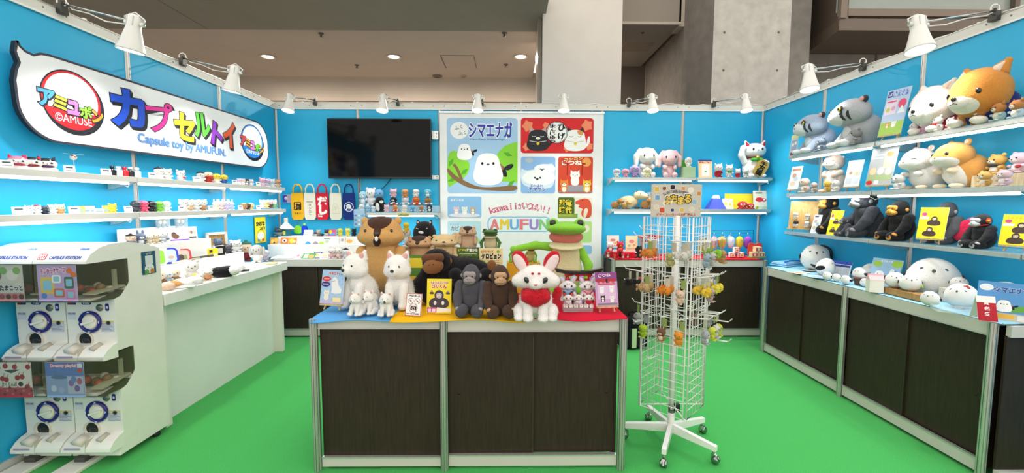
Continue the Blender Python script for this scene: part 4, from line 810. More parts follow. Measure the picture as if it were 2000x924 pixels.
def k_lucky_cat(col='#f7f6f4', plate='#c9a24a'):
    P = [('body', col, [E(0, .03, .27, .27, .22, .27), E(0, 0, .42, .2, .17, .16)], dict(rough=.004)), ('head', col, [E(0, -.02, .72, .29, .22, .2)], dict(rough=.004)), ('collar', '#7a2e26', [E(0, -.02, .545, .235, .2, .028)]), ('bell', '#d8b23a', [E(0, -.225, .535, .038, .034, .036)], dict(kind='gloss')),
         ('bib', '#4fae3c', [E(-.075, -.19, .475, .09, .04, .05), E(.075, -.19, .475, .09, .04, .05), E(0, -.2, .48, .06, .04, .05)], dict(res=22, k=.02)), ('nose', '#6a4a42', [E(0, -.24, .715, .016, .01, .012)]),
         ('raised_arm', col, [C(-.24, -.02, .42, .08, -.34, -.05, .6, .08), C(-.34, -.05, .6, .08, -.32, -.1, .78, .085)], dict(rough=.004)), ('resting_arm', col, [C(.22, -.06, .42, .08, .26, -.16, .38, .07)], dict(rough=.004))]
    for s in (-1, 1):
        P += [('ear', col, [C(s * .2, -.02, .86, .075, s * .245, -.02, .965, .03)], dict(res=18)), ('inner_ear', '#c8283c', [C(s * .205, -.075, .86, .042, s * .24, -.055, .945, .014)], dict(res=16)), ('eye', EYE, [E(s * .115, -.222, .745, .027, .014, .034)], dict(kind='eye')), ('foot', col, [E(s * .15, -.2, .05, .09, .12, .055)])]
    return P
def k_hamster(col='#dd9f52', white='#f5efe6', eye=True, fur=1):
    P = [('body', col, [E(0, .12, .36, .36, .36, .36)], dict(rough=.006, fur=1200 * fur, flen=.018, res=40, paint=((white, 0, -.2, .2, .3, .3, .34),))), ('head', col, [E(0, -.12, .68, .32, .3, .27), E(0, -.3, .60, .27, .17, .14)], dict(k=.06, rough=.006, fur=1000 * fur, flen=.016, res=46, paint=((white, 0, -.4, .52, .4, .26, .13),))),
         ('nose', '#c9857a', [E(0, -.47, .63, .02, .012, .015)])]
    for s in (-1, 1):
        P += [('ear', col, [E(s * .2, -.04, .935, .075, .035, .07)]), ('inner_ear', '#f0c8b4', [E(s * .2, -.07, .935, .05, .015, .045)]), ('eye', EYE, [E(s * .17, -.385, .70, .042, .025, .042)] if eye else [C(s * .13, -.41, .7, .008, s * .21, -.37, .7, .008)], dict(kind='eye') if eye else dict(res=12)),
              ('paw', white if not eye else '#f0d9b8', [E(s * .17, -.26, .36, .07, .1, .065)]), ('foot', '#f0d9b8', [E(s * .2, -.19, .05, .08, .13, .05)])]
    return P
def k_shiba(col='#d98f3c', white='#f6efe2', scarf='#24357a', ring=True):
    P = [('body', col, [E(0, .14, .30, .36, .30, .30)], dict(rough=.006, fur=800, flen=.015)), ('head', col, [E(0, -.05, .52, .46, .4, .40), E(0, -.3, .40, .3, .2, .18)], dict(k=.1, rough=.006, fur=1600, flen=.014, res=50, paint=((white, 0, -.55, .27, .34, .3, .17),))),
         ('muzzle', white, [E(0, -.50, .36, .17, .1, .1)]), ('nose', '#241c1c', [E(0, -.6, .41, .05, .025, .034)], dict(kind='eye')), ('mouth', '#4a352c', [C(-.06, -.585, .325, .007, 0, -.6, .345, .007), C(0, -.6, .345, .007, .06, -.585, .325, .007)], dict(res=16, k=.005)),
         ('scarf', scarf, [E(0, .12, .20, .44, .30, .18), E(0, .22, .36, .45, .14, .2)], dict(res=28, paint=tuple(('#e8ecf4', x, y, z, .05, .05, .05) for x, y, z in ((-.42, .28, .36), (-.42, .1, .22), (-.38, .28, .5), (-.4, .2, .12), (-.4, -.04, .2), (.42, .28, .36))) if ring else ()))]
    for s in (-1, 1): P += [('ear', col, [C(s * .27, .02, .84, .13, s * .34, .05, .95, .055)], dict(fur=150, flen=.014, rough=.004)), ('inner_ear', '#f2d9c4', [C(s * .275, -.075, .84, .07, s * .33, -.02, .93, .02)], dict(res=16)), ('eye', EYE, [E(s * .24, -.40, .50, .055, .03, .052)], dict(kind='eye')), ('paw', white, [E(s * .2, -.28, .06, .1, .16, .065)])]
    return P
def k_wildcat(col='#8f949c', pale='#d5d9dc'):
    P = [('body', col, [E(0, .14, .32, .36, .30, .32)], dict(rough=.008, fur=1200, flen=.02)), ('head', col, [E(0, -.06, .66, .36, .30, .27), E(0, -.28, .58, .22, .17, .15), E(-.24, -.04, .58, .17, .16, .14), E(.24, -.04, .58, .17, .16, .14)], dict(k=.1, rough=.008, fur=1500, flen=.018, res=52, paint=((pale, 0, -.42, .52, .25, .21, .19), ('#3a3c42', -.215, -.30, .57, .02, .14, .10), ('#3a3c42', -.28, -.24, .57, .02, .14, .10), ('#3a3c42', .215, -.30, .57, .02, .14, .10), ('#3a3c42', .28, -.24, .57, .02, .14, .10)))),
         ('chest', pale, [E(0, .02, .28, .24, .2, .24)], dict(fur=300, flen=.02)), ('nose', '#b98a88', [E(0, -.445, .60, .03, .015, .02)])]
    for s in (-1, 1):
        P += [('ear', '#3f4046', [E(s * .27, .02, .87, .085, .05, .07)]), ('inner_ear', '#e8b0a8', [E(s * .265, -.03, .87, .06, .03, .05)]), ('eye_ring', '#1d1c1e', [E(s * .175, -.335, .715, .075, .034, .06)], dict(kind='eye')), ('iris', '#d8d23a', [E(s * .18, -.357, .702, .06, .022, .04)], dict(kind='eye')), ('pupil', EYE, [E(s * .18, -.374, .712, .036, .01, .034)], dict(kind='eye')),
              ('front_leg', col, [C(s * .2, -.02, .28, .11, s * .2, -.18, .08, .09)], dict(rough=.006, fur=300, flen=.018)), ('paw', pale, [E(s * .2, -.26, .06, .1, .13, .065)])]
    return P
def k_otter(col='#d9c4b4', white='#f7f3ee'):
    P = [('body', col, [E(0, .05, .32, .25, .22, .33)], dict(rough=.006, fur=600, flen=.016, paint=((white, 0, -.2, .4, .17, .2, .3),))), ('head', col, [E(0, 0, .79, .24, .22, .21)], dict(rough=.004, fur=500, flen=.012, res=28, paint=((white, 0, -.2, .69, .24, .2, .1),))), ('muzzle', white, [E(0, -.2, .74, .16, .07, .07)]), ('nose', '#7a5f58', [E(0, -.265, .765, .025, .012, .016)])]
    for s in (-1, 1): P += [('eye', '#4a3c3a', [C(s * .07, -.205, .82, .007, s * .13, -.185, .82, .007)], dict(res=12)), ('arm', col, [C(s * .19, -.02, .52, .075, s * .13, -.17, .44, .058)], dict(rough=.004)), ('foot', col, [E(s * .13, -.2, .04, .07, .12, .045)]), ('ear', col, [E(s * .2, .02, .9, .045, .03, .04)])]
    return P
def k_capybara(col='#e6cfa4', dark='#4a3224'):
    P = [('body', col, [E(0, .3, .36, .26, .44, .32)], dict(rough=.006, fur=700, flen=.016)), ('head', col, [E(0, -.2, .70, .22, .26, .22), E(0, -.42, .63, .17, .17, .15)], dict(k=.08, rough=.004, fur=500, flen=.012)), ('nose', '#5a4030', [E(0, -.585, .68, .06, .02, .035)])]
    for s in (-1, 1): P += [('ear', dark, [E(s * .14, -.12, .885, .045, .03, .045)]), ('eye', EYE, [E(s * .19, -.3, .76, .018, .018, .022)], dict(kind='eye')), ('front_foot', dark, [E(s * .13, -.1, .05, .07, .1, .05)]), ('hind_foot', dark, [E(s * .17, .4, .05, .07, .11, .05)])]
    return P
# ---- small figures: one mesh each (their parts are too small in the photograph to show)
MINI = {}
def mini_mesh(c1, c2=None, ears='round', belly=None, face='dot', extra=None, flat=1.0, finish='plush'):
    key = (c1, c2, ears, belly, face, extra, flat, finish)
    if key in MINI: return MINI[key]
    c2 = c2 or c1; b = MB(); m1, m2 = M(c1, finish), M(c2, finish); dk = M('#1c191b', 'eye')
    b.ell((0, .03, .27), (.27, .22 * flat, .27), m1, None, 14, 9); b.ell((0, -.03, .66), (.31, .26 * flat, .27), m2, None, 16, 10)
    if belly: b.ell((0, -.08, .27), (.18, .15, .2), M(belly, finish)); b.ell((0, -.19, .6), (.16, .12, .11), M(belly, finish))
    for s in (-1, 1):
        if ears == 'round': b.ell((s * .22, 0, .9), (.09, .05, .085), m2, None, 10, 7)
        elif ears == 'point': b.tube([(s * .2, 0, .82), (s * .25, 0, 1.0)], [.1, .012], m2, 8)
        elif ears == 'long': b.ell((s * .33, -.02, .56), (.09, .07, .26), m2, None, 10, 7)
        elif ears == 'up': b.ell((s * .14, 0, 1.0), (.075, .05, .2), m2, None, 10, 7)
        if face == 'dot': b.ell((s * .13, -.265 * flat - .005, .68), (.03, .03, .035), dk, None, 8, 6)
        elif face == 'big': b.ell((s * .14, -.25 * flat - .005, .68), (.06, .03, .06), M('#f2f0ea', 'eye'), None, 10, 6); b.ell((s * .14, -.275 * flat - .005, .68), (.03, .02, .035), dk, None, 8, 6)
        b.ell((s * .24, -.13, .34), (.08, .09, .07), m1, None, 10, 6); b.ell((s * .15, -.2, .06), (.1, .12, .06), m1, None, 10, 6)
    b.ell((0, -.3 * flat, .61), (.035, .03, .025), M('#5a4440') if face else m2, None, 8, 6)
    if extra == 'ring':
        for i in range(10): a = 2 * PI * i / 10; b.ell((.36 * math.cos(a), .03 + .3 * math.sin(a), .22), (.12, .11, .1), M('#f6f3ee' if i % 2 else '#c8323c', finish), None, 9, 6)
    elif extra == 'bluering':
        for i in range(10): a = 2 * PI * i / 10; b.ell((.36 * math.cos(a), .03 + .3 * math.sin(a), .22), (.12, .11, .1), M('#f6f3ee' if i % 2 else '#5f9fd8', finish), None, 9, 6)
    elif extra and extra.startswith('bib'): b.ell((0, -.12, .42), (.22, .17, .08), M(extra[3:], finish))
    elif extra and extra.startswith('hat'): b.ell((0, 0, .86), (.28, .24, .1), M(extra[3:], finish)); b.ell((0, 0, .96), (.1, .1, .08), M(extra[3:], finish))
    elif extra and extra.startswith('mask'): b.ell((0, -.15, .52), (.27, .19, .12), M(extra[4:], finish))
    elif extra and extra.startswith('patch'): b.ell((.02, -.03, .80), (.235, .21, .15), M(extra[5:], finish))
    elif extra and extra.startswith('leaf'): b.ell((.16, -.22, .3), (.12, .04, .08), M(extra[4:], finish))
    me = bpy.data.meshes.new('toy'); me.from_pydata(b.v, [], b.f)
    for m_ in b.mats: me.materials.append(m_)
    me.polygons.foreach_set('material_index', b.mi); me.polygons.foreach_set('use_smooth', b.sm); me.update(); MINI[key] = me
    return me
def mini(name, label, loc, h, rz, group=None, cat='toy figure', sx=1.0, **kw):
    o = bpy.data.objects.new(name, mini_mesh(**kw)); COL.objects.link(o); o.location = loc; o.scale = (h * sx, h * sx, h); o.rotation_euler.z = math.radians(rz)
    return tag(o, label, cat, group)
def mpp(p): return (p.y - CAM.y) / F_PX
# ================================================================== cards, easels, cloths, risers
def art_plain(bg, bars=(), blobs=()):
    """bg colour, bars = (x0, y0, x1, y1, colour), blobs = (x, y, rx, ry, colour); all as fractions of the card"""
    def fn(A, w, h):
        A.poly(rect(0, 0, w, h), bg)
        for x0, y0, x1, y1, c in bars: A.poly(rect(x0 * w, y0 * h, x1 * w, y1 * h), c)
        for x, y, rx, ry, c in blobs: A.poly(circ(x * w, y * h, rx * w, ry * h, 16), c)
    return fn
def card(name, label, w, h, loc, rz, art, lean=10, thick=.004, cat='sign', group=None, edge='#f4f4f0', dz=0):
    T = TR(rx=-lean); mb = MB(); mb.box((0, thick / 2, h / 2 + dz), (w, thick, h), M(edge, 'paper'), T=T)
    A = Art(mb, T @ frame((-w / 2, -.0003, dz), (1, 0, 0), (0, 0, 1)), .00025); art(A, w, h)
    o = mb.build(name, None, loc); o.rotation_euler.z = math.radians(rz)
    return tag(o, label, cat, group)
def easel(label, w, h, loc, rz, group='small wooden easels'):
    t = thing('wooden_easel', label, 'easel', loc, math.radians(rz), group); wd = M('#d9b98a', 'wood')
    for s in (-1, 1): m = MB(); m.tube([(s * w * .34, -.02, .004), (s * w * .12, .012 + h * .16, h * .9)], .005, wd, 4); m.build('leg', t)
    m = MB(); m.tube([(0, .07, .004), (0, .014 + h * .14, h * .8)], .005, wd, 4); m.build('rear_leg', t)
    m = MB(); m.box((0, -.022, .035), (w * .95, .022, .008), wd); m.build('ledge', t)
    return t
def on_easel(name, label, elabel, w, h, loc, rz, art):
    easel(elabel, w, h, loc, rz); l = Vector(loc); r = math.radians(rz); off = Vector((math.sin(r), -math.cos(r), 0)) * .026
    return card(name, label, w, h, l + off + Vector((0, 0, .041)), rz, art, lean=12)
def block(name, label, x0, x1, y0, y1, z0, z1, col, kind='panel', cat='display block', group=None, bev=.003):
    m = MB(); m.box((0, 0, (z1 - z0) / 2), (x1 - x0, y1 - y0, z1 - z0), M(col, kind), bev); return tag(m.build(name, None, ((x0 + x1) / 2, (y0 + y1) / 2, z0)), label, cat, group)
def cloth(name, label, x0, x1, y0, y1, z, col, seed=0, droop=.02):
    rng = random.Random(seed); nx, ny = 40, 24; vs = []; fs = []; ph = [rng.uniform(0, 6) for _ in range(6)]
    for j in range(ny + 1):
        for i in range(nx + 1):
            u, v = i / nx, j / ny; x = x0 + (x1 - x0) * u; y = y0 + (y1 - y0) * v
            w = .0022 * (math.sin(9 * u + 4 * v + ph[0]) + math.sin(17 * u - 7 * v + ph[1]) * .6 + math.sin(31 * u + ph[2]) * .5 * (1 - v)) + .003
            zz = z + max(0, w)
            if v < .06: zz -= droop * (1 - v / .06) ** 2 * (.6 + .4 * math.sin(7 * u + ph[3])); y -= .006 * (1 - v / .06)
            vs.append((x, y + .004 * math.sin(14 * u + ph[4]) * (v < .1), zz))
    for j in range(ny):
        for i in range(nx): a = j * (nx + 1) + i; fs.append((a, a + 1, a + nx + 2, a + nx + 1))
    m = MB(); m.add(vs, fs, M(col, 'cloth'), True); m.tube([(x0 + (x1 - x0) * i / 24, y0 - .008 + .004 * math.sin(14 * i / 24 + ph[4]), z + .004 - droop * (.6 + .4 * math.sin(7 * i / 24 + ph[3]))) for i in range(25)], .0045, M(col, 'cloth'), 6)
    return tag(m.build(name), label, 'cloth', 'coloured cloths on the counters')
cloth('display_cloth', 'sky-blue cloth on the front counter under the white dogs', -1.238, -.62, -2.955, -2.25, .8715, '#5fa8e4', 1)
cloth('display_cloth', 'yellow cloth on the front counter under the gorillas', -.80, -.06, -2.965, -2.25, .8765, '#f2b81e', 2)
cloth('display_cloth', 'crimson cloth on the front counter under the fox', -.10, .49, -2.96, -2.25, .8815, '#d3203a', 3)
CZT = .8865
def cn(px, py, z=CZT): return at(px, py, Z=z)
# ---- white dogs
for px, py, top, rz, lb in ((706, 598, 484, -24, 'large fluffy white sitting dog turned away, beside the dog poster'), (782, 598, 486, -4, 'large fluffy white sitting dog facing forward beside the tall beaver')):
    p = cn(px, py); plush(('dog', 1), k_dog, 'plush_dog', lb, p, (py - top) * mpp(p) * 1.0, rz, group='fluffy white dogs', sx=.9)
for px, py, top, rz, mo, lb in ((698, 614, 568, -12, False, 'small white dog with closed mouth nearest the dog poster'), (724, 611, 564, -20, False, 'small white dog between two other small dogs, body turned away'), (755, 615, 568, 6, True, 'small white dog with open dark mouth beside no-photo card')):
    p = cn(px, py); plush(('dogs', mo), lambda: k_dog(mouth=mo, fur=1), 'plush_dog', lb, p, (py - top) * mpp(p), rz, group='fluffy white dogs')
# ---- beavers, prairie dog, reptiles on hidden steps
block('display_step', 'low hidden step under the patch-faced beaver and prairie dog', -.85, -.45, -2.42, -2.24, .885, 1.06, '#e8b52a', group='hidden counter steps')
block('display_step', 'hidden step under the smallest beaver and crocodile', -.44, -.20, -2.38, -2.24, .885, 1.165, '#5f8f3a', group='hidden counter steps')
block('display_step', 'hidden step under the two little frogs', -.17, .06, -2.36, -2.24, .885, 1.10, '#e8b52a', group='hidden counter steps')
p = at(745, 420, Y=-2.42); plush('beaver', k_beaver, 'plush_beaver', 'tall orange-tan beaver with open mouth and dark forehead patch', (p.x, -2.42, .878), p.z - .878, 4, sx=.9)
p = at(820, 462, Y=-2.34); plush('beaver_sad', lambda: k_beaver('#cfa67a', '#3d2a20', open_=False), 'plush_beaver', 'beige beaver with dark forehead patch and sad mouth beside the tall beaver', (p.x, -2.34, 1.06), p.z - 1.05, 0, sx=1.35)
p = at(868, 459, Y=-2.34); plush('prairie', lambda: k_beaver('#e2c592', None, '#3a2820', open_=False), 'plush_prairie_dog', 'pale tan prairie dog with plain face above the black gorilla', (p.x, -2.345, 1.06), p.z - 1.05, 6, sx=1.28)
p = at(914, 441, Y=-2.33); plush('beaver_small', lambda: k_beaver('#cba988', '#3d2a20', '#3d2a20', open_=False), 'plush_beaver', 'small upright beaver with dark patch standing above green sign', (p.x, -2.33, 1.165), p.z - 1.165, 0, sx=1.1)
p = at(958, 447, Y=-2.31); plush('croc', lambda: k_frog(False, '#4f7d3a', '#d9c9a0', '#4f7d3a', '#3a5a2a'), 'plush_crocodile', 'dark green reptile plush with long hanging arms above cream sign', (p.x, -2.31, 1.165), (p.z - 1.165) * 1.0, -6, sx=1.35)
for px, dx, lb in ((1006, .0, 'tiny green frog puppet nearer the reptile, half hidden by fox ear'), (1037, .02, 'tiny green frog puppet nearer the big frog, between fox ears')):
    p = at(px, 481, Y=-2.31); plush('frog_small', lambda: k_frog(False, '#8bd13c', '#e6cf8a', '#cf4a3a'), 'plush_frog', lb, (p.x, -2.31, 1.10), p.z - 1.10, 0, sx=1.2, group='tiny frog puppets')
p = at(1106, 428, Y=-2.46); plush('frog', lambda: k_frog(True), 'plush_frog', 'big bright green frog puppet with wide open mouth and outstretched arm', (p.x, -2.46, .887), p.z - .887, -6, sx=.98)
block('display_step', 'hidden tall step under the black cat and grey penguin', -.92, -.62, -2.235, -2.02, .0, 1.20, '#e9e6df', group='hidden counter steps')
p = at(829, 428, Y=-2.12)
m = MB(); bk = '#17161a'
plush('black_cat', lambda: [('body', bk, [E(0, 0, .42, .46, .38, .42), E(0, -.02, .6, .36, .3, .32)], dict(fur=900, flen=.02, k=.1)), ('muzzle', '#f4f1ee', [E(-.06, -.345, .50, .12, .05, .06, 0, 8, 0)]), ('eye', '#e9e6e0', [E(-.22, -.31, .64, .07, .02, .016, 0, 20, 0)]), ('eye', '#e9e6e0', [E(.12, -.31, .64, .07, .02, .016, 0, -20, 0)]),
    ('ear', bk, [C(-.24, -.02, .84, .09, -.27, 0, .95, .03)]), ('ear', bk, [C(.24, -.02, .84, .09, .27, 0, .95, .03)]), ('inner_ear', '#d9c9c9', [E(-.245, -.09, .87, .04, .03, .05)]), ('inner_ear', '#d9c9c9', [E(.245, -.09, .87, .04, .03, .05)])],
    'plush_cat', 'round black frowning cat behind the beige beaver', (p.x, -2.12, 1.20), p.z - 1.20, 0, sx=.98)
p = at(795, 452, Y=-2.12); o = mini('plush_penguin', 'white and grey penguin carrying a yellow chick behind the tall beaver', (p.x, -2.12, 1.20), p.z - 1.16, -20, cat='plush toy', c1='#f1f0ee', c2='#e8e6e2', ears=None, sx=.75)
p2 = at(792, 432, Y=-2.12); mini('plush_chick', 'yellow chick perched on the penguin behind the tall beaver', (p.x, -2.14, at(793, 453, Y=-2.14).z), .075, -20, cat='plush toy', c1='#f2d23a', ears=None)
# ---- gorillas
p = cn(921, 613); plush('gorilla_grey', lambda: k_gorilla('#54535a', '#a39a99'), 'plush_gorilla', 'charcoal grey sitting gorilla with grey face beside the brown one', p, 99 * mpp(p), -6, sx=.96, group='sitting gorillas on yellow cloth')
p = cn(976, 615); plush('gorilla_brown', lambda: k_gorilla('#4f382b', '#cda27c'), 'plush_gorilla', 'dark brown sitting gorilla with tan face beside the fox', p, 100 * mpp(p), 6, sx=.96, group='sitting gorillas on yellow cloth')
K = '#121114'; BR = '#8a5a34'
p = at(890, 600, Y=-2.66)
plush('gorilla_lying', lambda: [('body', K, [E(.12, .1, .42, .62, .26, .42), E(-.25, .0, .52, .34, .24, .42)], dict(fur=2500, flen=.035, k=.12, rough=.012, res=34)), ('head', K, [E(-.34, -.12, .78, .27, .2, .24)], dict(fur=900, flen=.03, rough=.01)),
    ('brow', '#6a4226', [C(-.52, -.26, .86, .08, -.26, -.31, .88, .08)], dict(res=18)), ('muzzle', BR, [E(-.38, -.31, .72, .19, .12, .14, 0, -14, 0)]), ('nostril', '#3a2416', [E(-.36, -.42, .77, .012, .01, .01)]), ('nostril', '#3a2416', [E(-.43, -.415, .76, .012, .01, .01)]), ('eye', '#0a090a', [E(-.45, -.335, .84, .02, .012, .018)], dict(kind='eye')), ('eye', '#0a090a', [E(-.31, -.365, .85, .02, .012, .018)], dict(kind='eye')),
    ('arm', K, [C(-.5, -.08, .6, .13, -.66, -.16, .34, .14), C(-.66, -.16, .34, .14, -.5, -.2, .14, .12)], dict(fur=900, flen=.03, rough=.01)), ('arm', K, [C(.0, -.18, .55, .13, .2, -.22, .2, .13)], dict(fur=500, flen=.03)), ('leg', K, [C(.55, -.05, .5, .16, .66, -.05, .16, .15)], dict(fur=500, flen=.03)), ('ear', BR, [E(-.1, -.16, .8, .04, .03, .06)]), ('sole', BR, [E(.66, -.16, .72, .08, .04, .1)])],
    'plush_gorilla', 'large black gorilla lying behind the yellow poster with brown face', (p.x, -2.60, .8835), .335, 0)
# ---- foxes
p = cn(1046, 621); plush('fox', k_fox, 'plush_fox', 'large white fox with red ears and fluffy red bib at counter front', p, 134 * mpp(p), -4, sx=1.04)
m = MB(); m.box((0, .045, .025), (.155, .06, .05), M('#eef4f6', 'clear'), .002); m.box((0, -.01, .012), (.17, .05, .024), M('#eef4f6', 'clear'), .002); q = cn(1128, 608); q.y -= -.01
tag(m.build('acrylic_stand', None, (q.x, q.y, CZT)), 'clear two-step acrylic stand under the little foxes', 'stand')
for px, top, c, a, b_, l, lb in ((1108, 537, '#f1eff0', '#a9cdd8', '#a4c4e8', '#a9c6e8', 'light-blue eared fox on the back step of acrylic stand'), (1146, 538, '#f4efee', '#b48ad0', '#f0b8c4', '#f0b8c4', 'lilac eared fox with pink clothes on the back step of acrylic stand')):
    p = at(px, 590, Y=q.y + .048); p.z = CZT + .05; plush(('fox', a), lambda: k_fox(c, a, '#e8d4dc', bib=b_, fur=.4, limb=l), 'plush_fox', lb, p, (588 - top) * mpp(p) * .98, 0, group='little foxes on the acrylic stand')
for px, a, lb, b_ in ((1109, '#2a2428', 'small white fox with black ears on the front step', '#f2eeec'), (1129, '#c8a8d8', 'small white fox with lilac ears on the front step', '#eee4f0'), (1149, '#cf2036', 'small white fox with red bib on the front step', '#cf2036')):
    p = at(px, 606, Y=q.y - .012); p.z = CZT + .024; plush(('foxs', a), lambda: k_fox('#f6f2ee', a, '#d84a54' if a == '#2a2428' else '#f0dcdc', bib=b_, fur=.25), 'plush_fox', lb, p, 32 * mpp(p), 0, group='little foxes on the acrylic stand')
# ---- torii gate
t = thing('torii_gate', 'small black-topped red torii gate standing behind the little foxes', 'torii gate', (at(1128, 590, Y=-2.70).x, -2.715, .887)); rd = M('#b3261c', 'gloss')
w = 88 * mpp(t.location); zt = at(1128, 522, Y=-2.715).z - .887; m = MB()
m.prism([(-w / 2 - .015, zt), (-w * .3, zt - .018), (0, zt - .022), (w * .3, zt - .018), (w / 2 + .015, zt), (w / 2, zt - .026), (w * .28, zt - .038), (-w * .28, zt - .038), (-w / 2, zt - .026)], -.02, .02, M('#1d1a1c', 'gloss'), frame((0, 0, 0), (1, 0, 0), (0, 0, 1))); m.build('roof_beam', t)
m = MB(); m.box((0, 0, zt - .045), (w * .62, .022, .014), rd); m.box((0, 0, zt - .075), (w * .66, .02, .012), rd); m.build('cross_beam', t)
for s in (-1, 1): m = MB(); m.tube([(s * w * .27, 0, 0), (s * w * .25, 0, zt - .04)], .011, rd, 10); m.build('pillar', t)
m = MB(); m.box((0, -.004, zt - .06), (.014, .018, .03), rd); m.build('tablet', t)
# ---- signs on the front counter
def ad_dog(A, w, h):
    A.poly(rect(0, 0, w, h), '#a9c9e6'); A.poly(rect(0, 0, w, h * .12), '#c9b9d8')
    for i in range(8):
        for j in range(11):
            if (i + j) % 2: A.poly(rotp(rect(w * i / 8, h * j / 11, w * (i + .6) / 8, h * (j + .6) / 11), 45, w * (i + .3) / 8, h * (j + .3) / 11), '#9dbfe0')
    A.txt('サモエド', w * .3, h * .855, w * .72, h * .93, '#cf2f2f', .06, 0, '#ffffff', .06); A.txt('くん', w * .74, h * .855, w * .9, h * .92, '#3f5f9a', .03)
    A.poly(circ(w * .22, h * .73, w * .19, h * .075), '#d83a34'); A.poly(circ(w * .2, h * .57, w * .19, h * .08), '#3f2f7a'); A.txt('ふわふわ', w * .1, h * .715, w * .34, h * .75, '#ffffff', .04); A.txt('だいにんき', w * .08, h * .555, w * .32, h * .59, '#ffffff', .04)
    A.poly(smoothp([(w * .45, h * .3), (w * .9, h * .3), (w * .93, h * .45), (w * .75, h * .55), (w * .72, h * .72), (w * .6, h * .8), (w * .46, h * .74), (w * .44, h * .55), (w * .5, h * .45)], 2), '#eeebe6'); A.poly(circ(w * .5, h * .66, w * .02, h * .012), '#2a2424'); A.poly(circ(w * .58, h * .68, w * .015, h * .01), '#2a2424')
    beast(A, w * .27, h * .28, w * .15, '#efe6d2', '#efe6d2', tall=1.6, eartype='point'); A.poly(rect(w * .55, h * .05, w * .93, h * .2), '#e9c46a'); A.poly(rect(w * .57, h * .065, w * .91, h * .185), '#f3e2b0')
def ad_nopic(A, w, h):
    A.poly(rect(0, 0, w, h), '#c86a6a'); A.poly(rect(w * .04, h * .03, w * .96, h * .97), '#f8f5f2'); A.txt('撮影禁止', w * .12, h * .84, w * .9, h * .94, '#2a2020', .03)
    for x in (.3, .72): A.ring(w * x, h * .66, w * .185, w * .165, '#8a3a34'); A.poly(rect(w * (x - .05), h * .62, w * (x + .05), h * .7), '#9a8a86'); A.line([(w * (x - .13), h * .66 + w * .13), (w * (x + .13), h * .66 - w * .13)], w * .025, '#8a3a34')
    A.poly(rrect(w * .32, h * .25, w * .7, h * .42, w * .03), '#241e1e'); A.poly(rect(w * .43, h * .41, w * .58, h * .45), '#241e1e'); A.ring(w * .51, h * .33, w * .10, w * .075, '#f8f5f2'); A.ring(w * .5, h * .34, w * .27, w * .245, '#8a3a34', 36); A.line([(w * .32, h * .34 + w * .18), (w * .68, h * .34 - w * .18)], w * .028, '#8a3a34')
    A.txt('NO PICTURES', w * .1, h * .06, w * .9, h * .115, '#2a2020', .05)
def ape(A, x, y, r, c, f):
    A.poly(smoothp([(x - r * 1.1, y - r), (x + r * 1.1, y - r), (x + r * 1.3, y - r * .2), (x + r * .7, y + r * .35), (x - r * .7, y + r * .35), (x - r * 1.3, y - r * .2)], 2), c); A.poly(circ(x, y + r * .6, r * .58, r * .62), c); A.poly(circ(x, y + r * .65, r * .36, r * .22), f); A.poly(circ(x, y + r * .42, r * .34, r * .2), f)
    for s in (-.14, .14): A.poly(circ(x + s * r, y + r * .68, r * .06), '#151215')
    A.line([(x - r * .2, y + r * .36), (x + r * .2, y + r * .36)], r * .04, '#3a3030')
def ad_gori(A, w, h):
    A.poly(rect(0, 0, w, h), '#f4dd2e'); A.txt('うるうるゴリラの', w * .14, h * .86, w * .86, h * .925, '#b04a8a', .05, 0, '#ffffff', .06); A.txt('ゴリくん', w * .2, h * .73, w * .8, h * .84, '#c8442e', .07, 0, '#ffffff', .06)
    ape(A, w * .5, h * .38, w * .33, '#4a4048', '#cfc4c4'); ape(A, w * .2, h * .6, w * .07, '#4a4048', '#cfc4c4'); ape(A, w * .86, h * .6, w * .07, '#4a4048', '#cfc4c4')
    for s in (-1, 1): A.poly(circ(w * (.5 + s * .16), h * .3, w * .06, h * .06), '#e8e2e0')
    A.poly(rect(w * .02, h * .02, w * .4, h * .17), '#c05a9a'); A.poly(rect(w * .05, h * .04, w * .18, h * .13), '#f3dcea'); A.poly(rect(w * .22, h * .04, w * .36, h * .13), '#f3dcea'); A.poly([(w * .42, h * .02), (w * .98, h * .05), (w * .98, h * .14), (w * .42, h * .17)], '#efece6')
def ad_fox(A, w, h):
    A.poly(rect(0, 0, w, h), '#caa0cc'); A.poly(rect(0, h * .72, w, h), '#8f4a8a'); A.poly(rect(w * .06, h * .72, w * .94, h * .80), '#b8323a'); A.poly(rect(w * .12, h * .62, w * .9, h * .66), '#c8444a'); A.poly(rect(w * .1, h * .2, w * .9, h * .62), '#dcbcdc')
    for i in range(4): A.poly(circ(w * (.15 + .22 * i), h * .70, w * .07, h * .03), '#d84a54')
    A.txt('きつね', w * .15, h * .86, w * .7, h * .95, '#f0d8f0', .06, 5, '#5a2a6a', .08); A.poly(rect(w * .48, h * .68, w * .56, h * .8), '#2a2420')
    for x, y, c in ((.28, .48, '#f4f0f2'), (.72, .5, '#f4f0f2'), (.3, .22, '#2c2628'), (.72, .2, '#efeaec')): beast(A, w * x, h * y, w * .12, c, c, '#f4eeee', tall=1.3, eartype='point')
    A.poly(rect(w * .05, h * .02, w * .95, h * .08), '#8a7f88')
p = cn(652, 605); on_easel('dog_poster', 'light blue dog poster on an easel at the counter corner', 'wooden easel holding the light blue dog poster', 49 * mpp(p), 66 * mpp(p), p, -12, ad_dog)
p = cn(806, 617); card('no_photo_card', 'white no-pictures card with crossed-out camera on yellow cloth', 33 * mpp(p), 44 * mpp(p), p, -12, ad_nopic, 14)
p = cn(857, 612); card('gorilla_poster', 'yellow poster with a drawn gorilla in front of black gorilla', 49 * mpp(p), 68 * mpp(p), p, -3, ad_gori, 8)
